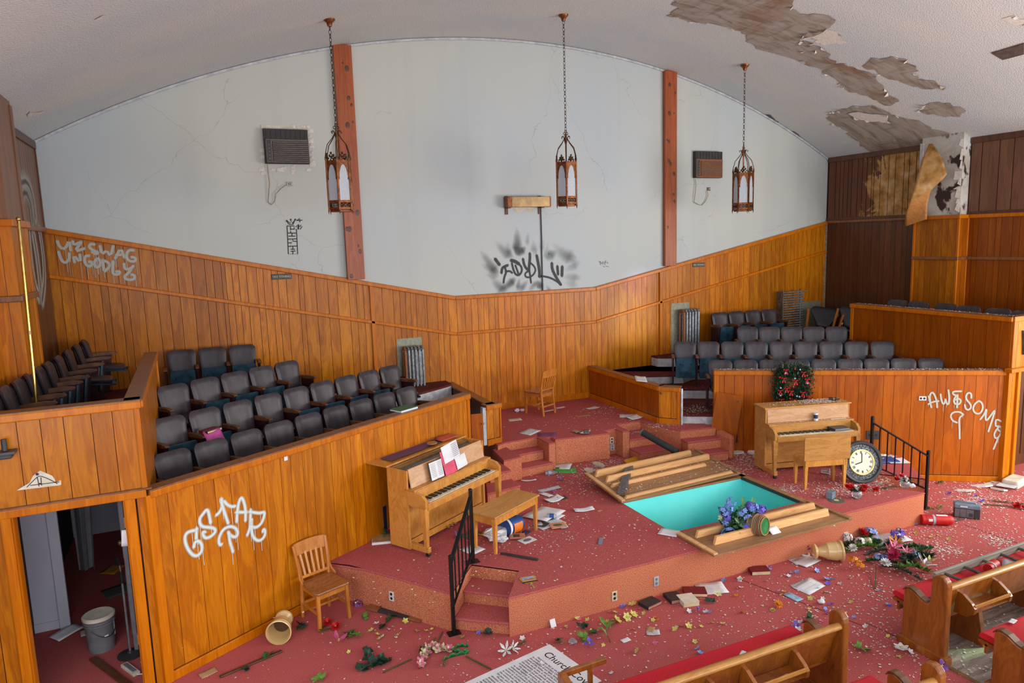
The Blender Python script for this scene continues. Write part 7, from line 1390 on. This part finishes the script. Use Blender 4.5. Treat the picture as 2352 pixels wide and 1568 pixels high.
bloom('white and yellow flat silk flower in the aisle', G(2070, 1496), 'white', .075, 'daisy', None, 89, nrm=(0, 0, 1)); bloom('purple and white violets at the stage corner behind the chair', G(822, 1388), 'purple', .07, 'cluster', None, 90); bloom('white rosebud on the carpet below the maroon book', G(1699, 1333), 'white', .035, 'rose', None, 91); bloom('cream star shaped bloom on the leaning handwritten sheet', G(1649, 1368), 'cream', .05, 'daisy', None, 92)
for i, (x, y, lb) in enumerate(((1418, 1428, 'lime green orchid sprig nearest the covenant sheet'), (1440, 1422, 'lime green orchid sprig in the middle'), (1455, 1416, 'lime green orchid sprig nearest the stage'), (1453, 1392, 'lime green orchid bloom at the stage foot'))): bloom(lb, G(x, y), 'yellow', .055, 'daisy', 'lime orchid blooms', 93+i)
spray('long green leaf on a curled stalk by the orchid sprigs', G(1402, 1476), (.45, .9, 0), .32, 5, 'leaf_light', .20, 97, wdt=.3); spray('red rose stem foliage on the far right carpet', G(2270, 1150), (.75, -.9, 0), .9, 20, 'leaf', .07, 101, up=.1, spread=.3); bloom('red rose pair at the right frame edge', G(2335, 1166), 'red', .06, 'rose', None, 102, stem=(-.3, .3, 0)); bloom('second red rose at the right frame edge', G(2349, 1170), 'red', .05, 'rose', None, 103); spray('flat green sprig behind the extinguisher', G(2130, 1169), (1, -.15, 0), .26, 18, 'leaf_light', .06, 104, up=.05)
spray('grey green sprig at the foot of the AWESOME wall', G(2152, 1112), (1, 0, 0), .12, 8, 'leaf', .07, 105); spray('rose leaves on the pad left of the near piano', G(880, 1232, ZS+.035), (.4, .3, 0), .2, 10, 'leaf', .09, 106, wdt=.6, up=.6); bloom('dark pink rose leaning on the near piano side', G(898, 1224, ZS+.05), 'magenta', .05, 'rose', None, 107); bloom('purple flower by the pedals of the near piano', G(1050, 1234, ZS), 'purple', .06, 'iris', None, 108); bloom('purple crumpled flower near the green folder', G(1288, 1103, ZS), 'purple', .05, 'iris', None, 109); spray('dried yellow sprig sticking up behind the last theater seat', Vector((11.72, 10.2, 2.08)), (.1, 0, 1), .2, 12, 'page', .06, 110)
# the many small blossoms
SB = {'yellow': [(1290, 1418), (1308, 1410), (1325, 1422), (1345, 1405), (1350, 1425), (1300, 1440), (1395, 1430), (1358, 1449), (1456, 1447), (1552, 1446), (1565, 1440), (1580, 1439), (1500, 1425), (1660, 1435), (1610, 1440), (1636, 1432), (1596, 1475), (1385, 1482), (1470, 1400), (1412, 1408), (1400, 1406), (854, 1450), (866, 1458), (873, 1468), (915, 1461), (958, 1452), (979, 1451), (992, 1446), (1063, 1466), (1108, 1454), (1061, 1467), (1862, 1376), (1860, 1400), (1955, 1385), (1800, 1360), (1796, 1368), (1465, 1498), (902, 1402), (930, 1428), (1480, 1410), (2040, 1462), (2065, 1511), (802, 1498), (1150, 1455), (2105, 1225), (2140, 1235), (2160, 1232), (2140, 1280), (2000, 1215), (2020, 1218), (2180, 1240), (2065, 1220)],
      'orange': [(1505, 1420), (1512, 1426), (1710, 1410), (1692, 1370), (1602, 1365), (1700, 1328), (1706, 1409), (2035, 1250)],
      'white': [(1302, 1443), (1582, 1405), (1622, 1408), (1762, 1336), (1703, 1352), (1900, 1362), (1890, 1376), (1840, 1432), (1880, 1352), (1834, 1448), (1812, 1324), (1795, 1325), (1790, 1358), (1930, 1342), (1955, 1330), (864, 1435), (893, 1448), (880, 1463), (909, 1466), (1200, 1468), (1120, 1444), (1245, 1525), (1405, 1547), (2090, 1498), (1870, 1480), (1990, 1440)],
      'blue': [(1632, 1408), (1604, 1492), (1607, 1501), (1664, 1335), (1875, 1312), (1898, 1332), (1913, 1332), (1895, 1398), (2020, 1356), (2040, 1390), (2120, 1352), (1832, 1316), (1820, 1318), (1962, 1418), (1430, 1390), (2105, 1205)],
      'violet': [(1430, 1395), (1900, 1342), (1910, 1390), (1898, 1410), (2045, 1392), (1560, 1372), (1100, 1453), (2180, 1135), (2240, 1140), (2255, 1152)],
      'pink': [(1332, 1424), (1885, 1428), (1590, 1378), (1480, 1376), (1505, 1478)]}
LM = [(1300, 1500, 'the covenant sheet'), (1110, 1450, 'the stair foot'), (745, 1420, 'the wooden chair'), (905, 1412, 'the broken board'), (1000, 1495, 'the snapdragon stems'), (1580, 1380, 'the coverless cream book'), (1745, 1312, 'the shut maroon book'), (1860, 1348, 'the form sheets'), (1935, 1400, 'the long pew end'), (2110, 1400, 'the ladder pew end'), (2155, 1195, 'the fire extinguisher'), (2233, 1178, 'the grey radio'), (2045, 1239, 'the folded newspaper'), (1640, 1352, 'the leaning handwritten sheet'), (1435, 1420, 'the orchid sprigs'), (1500, 1453, 'the torn scraps')]
ORD2 = ['nearest', 'second nearest', 'third nearest', 'fourth nearest', 'fifth nearest', 'sixth nearest', 'seventh nearest', 'eighth nearest', 'ninth nearest', 'tenth nearest', 'eleventh nearest', 'twelfth nearest', 'thirteenth nearest', 'fourteenth nearest', 'fifteenth nearest']
for c, L in SB.items():
    base = MB(); petals(base, (0, 0, .012), .032, 5, (.2, -.2, 1), .35, .8); base.ball((0, 0, .014), .006, n=5, m=4); base = base.mesh('small_blossom', 'petal_'+c); near = {}
    for x, y in L:
        p = G(x, y); ds = [((p-G(a, b)).length, w) for a, b, w in LM]; d, w = min(ds); near.setdefault(w, []).append((d, p))
    for w, ps in near.items():
        for i, (d, p) in enumerate(sorted(ps, key=lambda q: q[0])):
            o = link('small_blossom', base, None, tuple(p), (RL.uniform(-.5, .5), RL.uniform(-.5, .5), RL.uniform(0, 6))); k = RL.uniform(.7, 1.25); o.scale = (k, k, k)
            o['label'] = 'tiny loose %s silk blossom on the carpet, %s to %s' % (c, ORD2[i], w); o['category'] = 'blossom'; o['group'] = 'tiny loose %s blossoms' % c
# ------------------------------------------------------------------ plaster crumbs and paint flakes (beyond counting)
def flakes(name, clusters, mat, smin, smax, seed, lab):
    R = random.Random(seed); mb = MB()
    for x, y, z, rx, ry, n in clusters:
        for _ in range(n):
            px, py = R.gauss(0, .5)*rx, R.gauss(0, .5)*ry; s = smin+(smax-smin)*R.random()**3; a = R.uniform(0, 6); c, d = math.cos(a)*s, math.sin(a)*s; k = R.uniform(.4, 1); t = R.uniform(0, s*.35); X, Y = x+px, y+py
            if z == ZS and 5.2 < X < 7.5 and 7.0 < Y < 8.3: continue
            if z == ZS and (Y < 6.55 or (Y-7.0) < (X-9.2)*1.35): continue
            if z == 0 and Y > 6.45 and 2.75 < X < 9.3: continue
            z_ = z+.004
            mb.add([(X-c, Y-d, z_), (X+d*k, Y-c*k, z_+t*.3), (X+c, Y+d, z_+t), (X-d*k, Y+c*k, z_+t*.5)], [(0, 1, 2, 3)])
    o = part(name, mb, mat); o['kind'] = 'stuff'; o['label'] = lab; return o
A = lambda px, py, z, rx, ry, n: (Z(px, py, z).x, Z(px, py, z).y, z, rx, ry, int(n*1.5))
flakes('plaster_crumbs', [A(1720, 1052, ZS, .5, .5, 900), A(1705, 1075, ZS, .7, .45, 700), A(1800, 1126, ZS, .35, .18, 260), A(1925, 1128, ZS, .35, .25, 300), A(2010, 1112, ZS, .5, .3, 420), A(1880, 1120, ZS, 1.4, .8, 700), A(2000, 1095, ZS, .8, .6, 350), A(1370, 1075, ZS, .5, .4, 380), A(1345, 1105, ZS, .6, .5, 320), A(1400, 1062, ZS, .5, .3, 260), A(1300, 1150, ZS, 2.0, 1.6, 500), A(1350, 1250, ZS, 3.0, 1.0, 420), A(1230, 1230, ZS, 1.2, .6, 150),
    A(2235, 1110, 0, 1.6, .9, 900), A(2270, 1140, 0, .6, .5, 420), A(2280, 1190, 0, 1.6, 1.2, 1100), A(2290, 1240, 0, .25, .2, 260), A(2180, 1262, 0, .25, .18, 200), A(2070, 1265, 0, .9, .6, 500), A(2100, 1230, 0, .9, .5, 420), A(2240, 1150, 0, .3, .2, 200), A(2000, 1350, 0, 2.2, 1.2, 700), A(1700, 1420, 0, 3.4, 1.4, 800), A(1200, 1500, 0, 3.0, 1.0, 420), A(800, 1500, 0, 2.2, 1.2, 160), A(2050, 1450, 0, .8, .9, 260), A(2200, 1500, .008, 1.0, .8, 320), A(2280, 1420, .008, 1.6, .5, 260), A(2300, 1320, 0, 1.4, .5, 300), A(1975, 1480, 0, .8, .8, 120),
    A(1385, 940, ZP, .7, .4, 300), A(1400, 960, ZP, 1.2, .8, 200), A(1520, 975, ZP, .35, .25, 260), A(1600, 968, ZP, .5, .12, 260), A(1330, 960, ZP, 2, 1, 120), A(1610, 985, .765, .5, .08, 200), A(1468, 1012, .605, .4, .1, 220), A(1468, 992, .755, .35, .1, 90), A(1600, 940, 1.06, .7, .35, 420), A(1600, 900, 1.25, .8, .3, 160)], 'plaster_bit', .003, .019, 11, 'countless white plaster crumbs and paint flakes strewn over the carpet')
def along(P0, P1, z, n, w, seed, lab):
    R = random.Random(seed); mb = MB(); P0, P1 = Vector(P0), Vector(P1); d = (P1-P0); nn = Vector((-d.y, d.x)).normalized()
    for _ in range(n):
        q = P0+d*R.random()+nn*R.uniform(-w/2, w/2); s = .004+.018*R.random()**3; a = R.uniform(0, 6); c, e = math.cos(a)*s, math.sin(a)*s; mb.add([(q.x-c, q.y-e, z+.003), (q.x+e*.6, q.y-c*.6, z+.005), (q.x+c, q.y+e, z+.008), (q.x-e*.6, q.y+c*.6, z+.004)], [(0, 1, 2, 3)])
    o = part('plaster_crumbs', mb, 'plaster_bit'); o['kind'] = 'stuff'; o['label'] = lab
o0 = -RN*.05; along(RA+o0, RB+o0, ZRB, 900, .14, 1, 'white plaster crumbs along the top of the wreath wall'); along((11.88, 10.0), (11.88, 7.0), 2.73, 420, .13, 2, 'white plaster crumbs along the right gallery parapet')
M15 = Matrix.Rotation(math.radians(-15), 3, 'Z'); O2 = Vector((8.66, 8.35, ZS)); p, q = O2+M15 @ Vector((-.6, -.17, 0)), O2+M15 @ Vector((.68, -.17, 0)); along(p.xy, q.xy, ZS+1.04, 300, .30, 3, 'white plaster crumbs on the far piano lid')
p, q = O2+M15 @ Vector((.0, -.15, 0)), O2+M15 @ Vector((.5, -.15, 0)); along(p.xy, q.xy, ZS+1.042, 520, .28, 4, 'drift of white plaster on the far piano lid'); p, q = O2+M15 @ Vector((-.68, -.39, 0)), O2+M15 @ Vector((.68, -.39, 0)); along(p.xy, q.xy, ZS+.80, 160, .08, 5, 'white crumbs on the far piano music shelf')
# larger slabs of fallen plaster
for i, (x, y, z, lb) in enumerate(((2255, 1117, 0, 'flat plaster slab near the right jamb, nearer one'), (2280, 1112, 0, 'flat plaster slab near the right jamb, middle one'), (2288, 1110, 0, 'flat plaster slab leaning by the right jamb'), (2294, 1125, 0, 'curved plaster shard on the right carpet'), (2212, 1127, 0, 'long plaster chip on the right carpet'), (1730, 1040, ZS, 'big plaster lump by the far piano foot'), (1690, 1040, ZS, 'plaster lump on the drift behind the pool'), (1755, 1045, ZS, 'plaster slab against the far piano side'), (1352, 1080, ZS, 'grey plaster slab at the big cover corner'), (1375, 1068, ZS, 'torn plaster board behind the big cover'), (1425, 1038, ZS, 'curled white paper plaster at the platform niche'), (2015, 1046, ZS, 'white slab on the far stage corner'), (1460, 1042, ZS, 'plaster slab under the downpipe'))):
    R = random.Random(i); mb = MB(); k = 7; poly = [((.09+.05*R.random())*math.cos(2*PI*j/k)*1.3, (.06+.04*R.random())*math.sin(2*PI*j/k)) for j in range(k)]; mb.prism(poly, 0, .012+.02*R.random())
    solo('plaster_slab', mb, 'plaster_bit' if i not in (8, 9) else 'paper_old', lb, 'plaster debris', tuple(Z(x, y, z)), R.uniform(0, 3), 'fallen plaster slabs', rot=(R.uniform(0, .15), R.uniform(0, .15), R.uniform(0, 3)))
solo('large_envelope', MB().box((-.22, -.10, 0), (.22, .10, .01)), 'yellow_env', 'mustard yellow folder leaning by the platform stairs', 'folder', tuple(Z(1462, 1060, ZS)), math.radians(14), rot=(.5, 0, .25))
# covers get their own crumbs
along((5.3, 8.5), (7.3, 8.55), ZS+.155, 420, .7, 6, 'white plaster crumbs on the big pool cover')

for P, Q in (((1700, 1330), (1990, 1440)), ((2215, 1205), (2352, 1252)), ((1990, 1430), (2120, 1490))):
    a, b = G(*P), G(*Q); part('carpet_seam', MB().bar(a+Vector((0, 0, .001)), b+Vector((0, 0, .001)), .008, .004), 'maroon_dark', bpy.data.objects['floor'])
for x, lb in ((5.62, 'torn carpet backing hanging under the front cover, nearer the camera'), (7.30, 'torn carpet backing hanging under the right end of the front cover')):
    paper(lb, 0, 0, 0, .16, .07, 0, 'paper_old', .02, at=Vector((x, 6.42, ZS-.05)), rot=(1.0, .35, .1), cat='carpet scrap', name='carpet_flap')
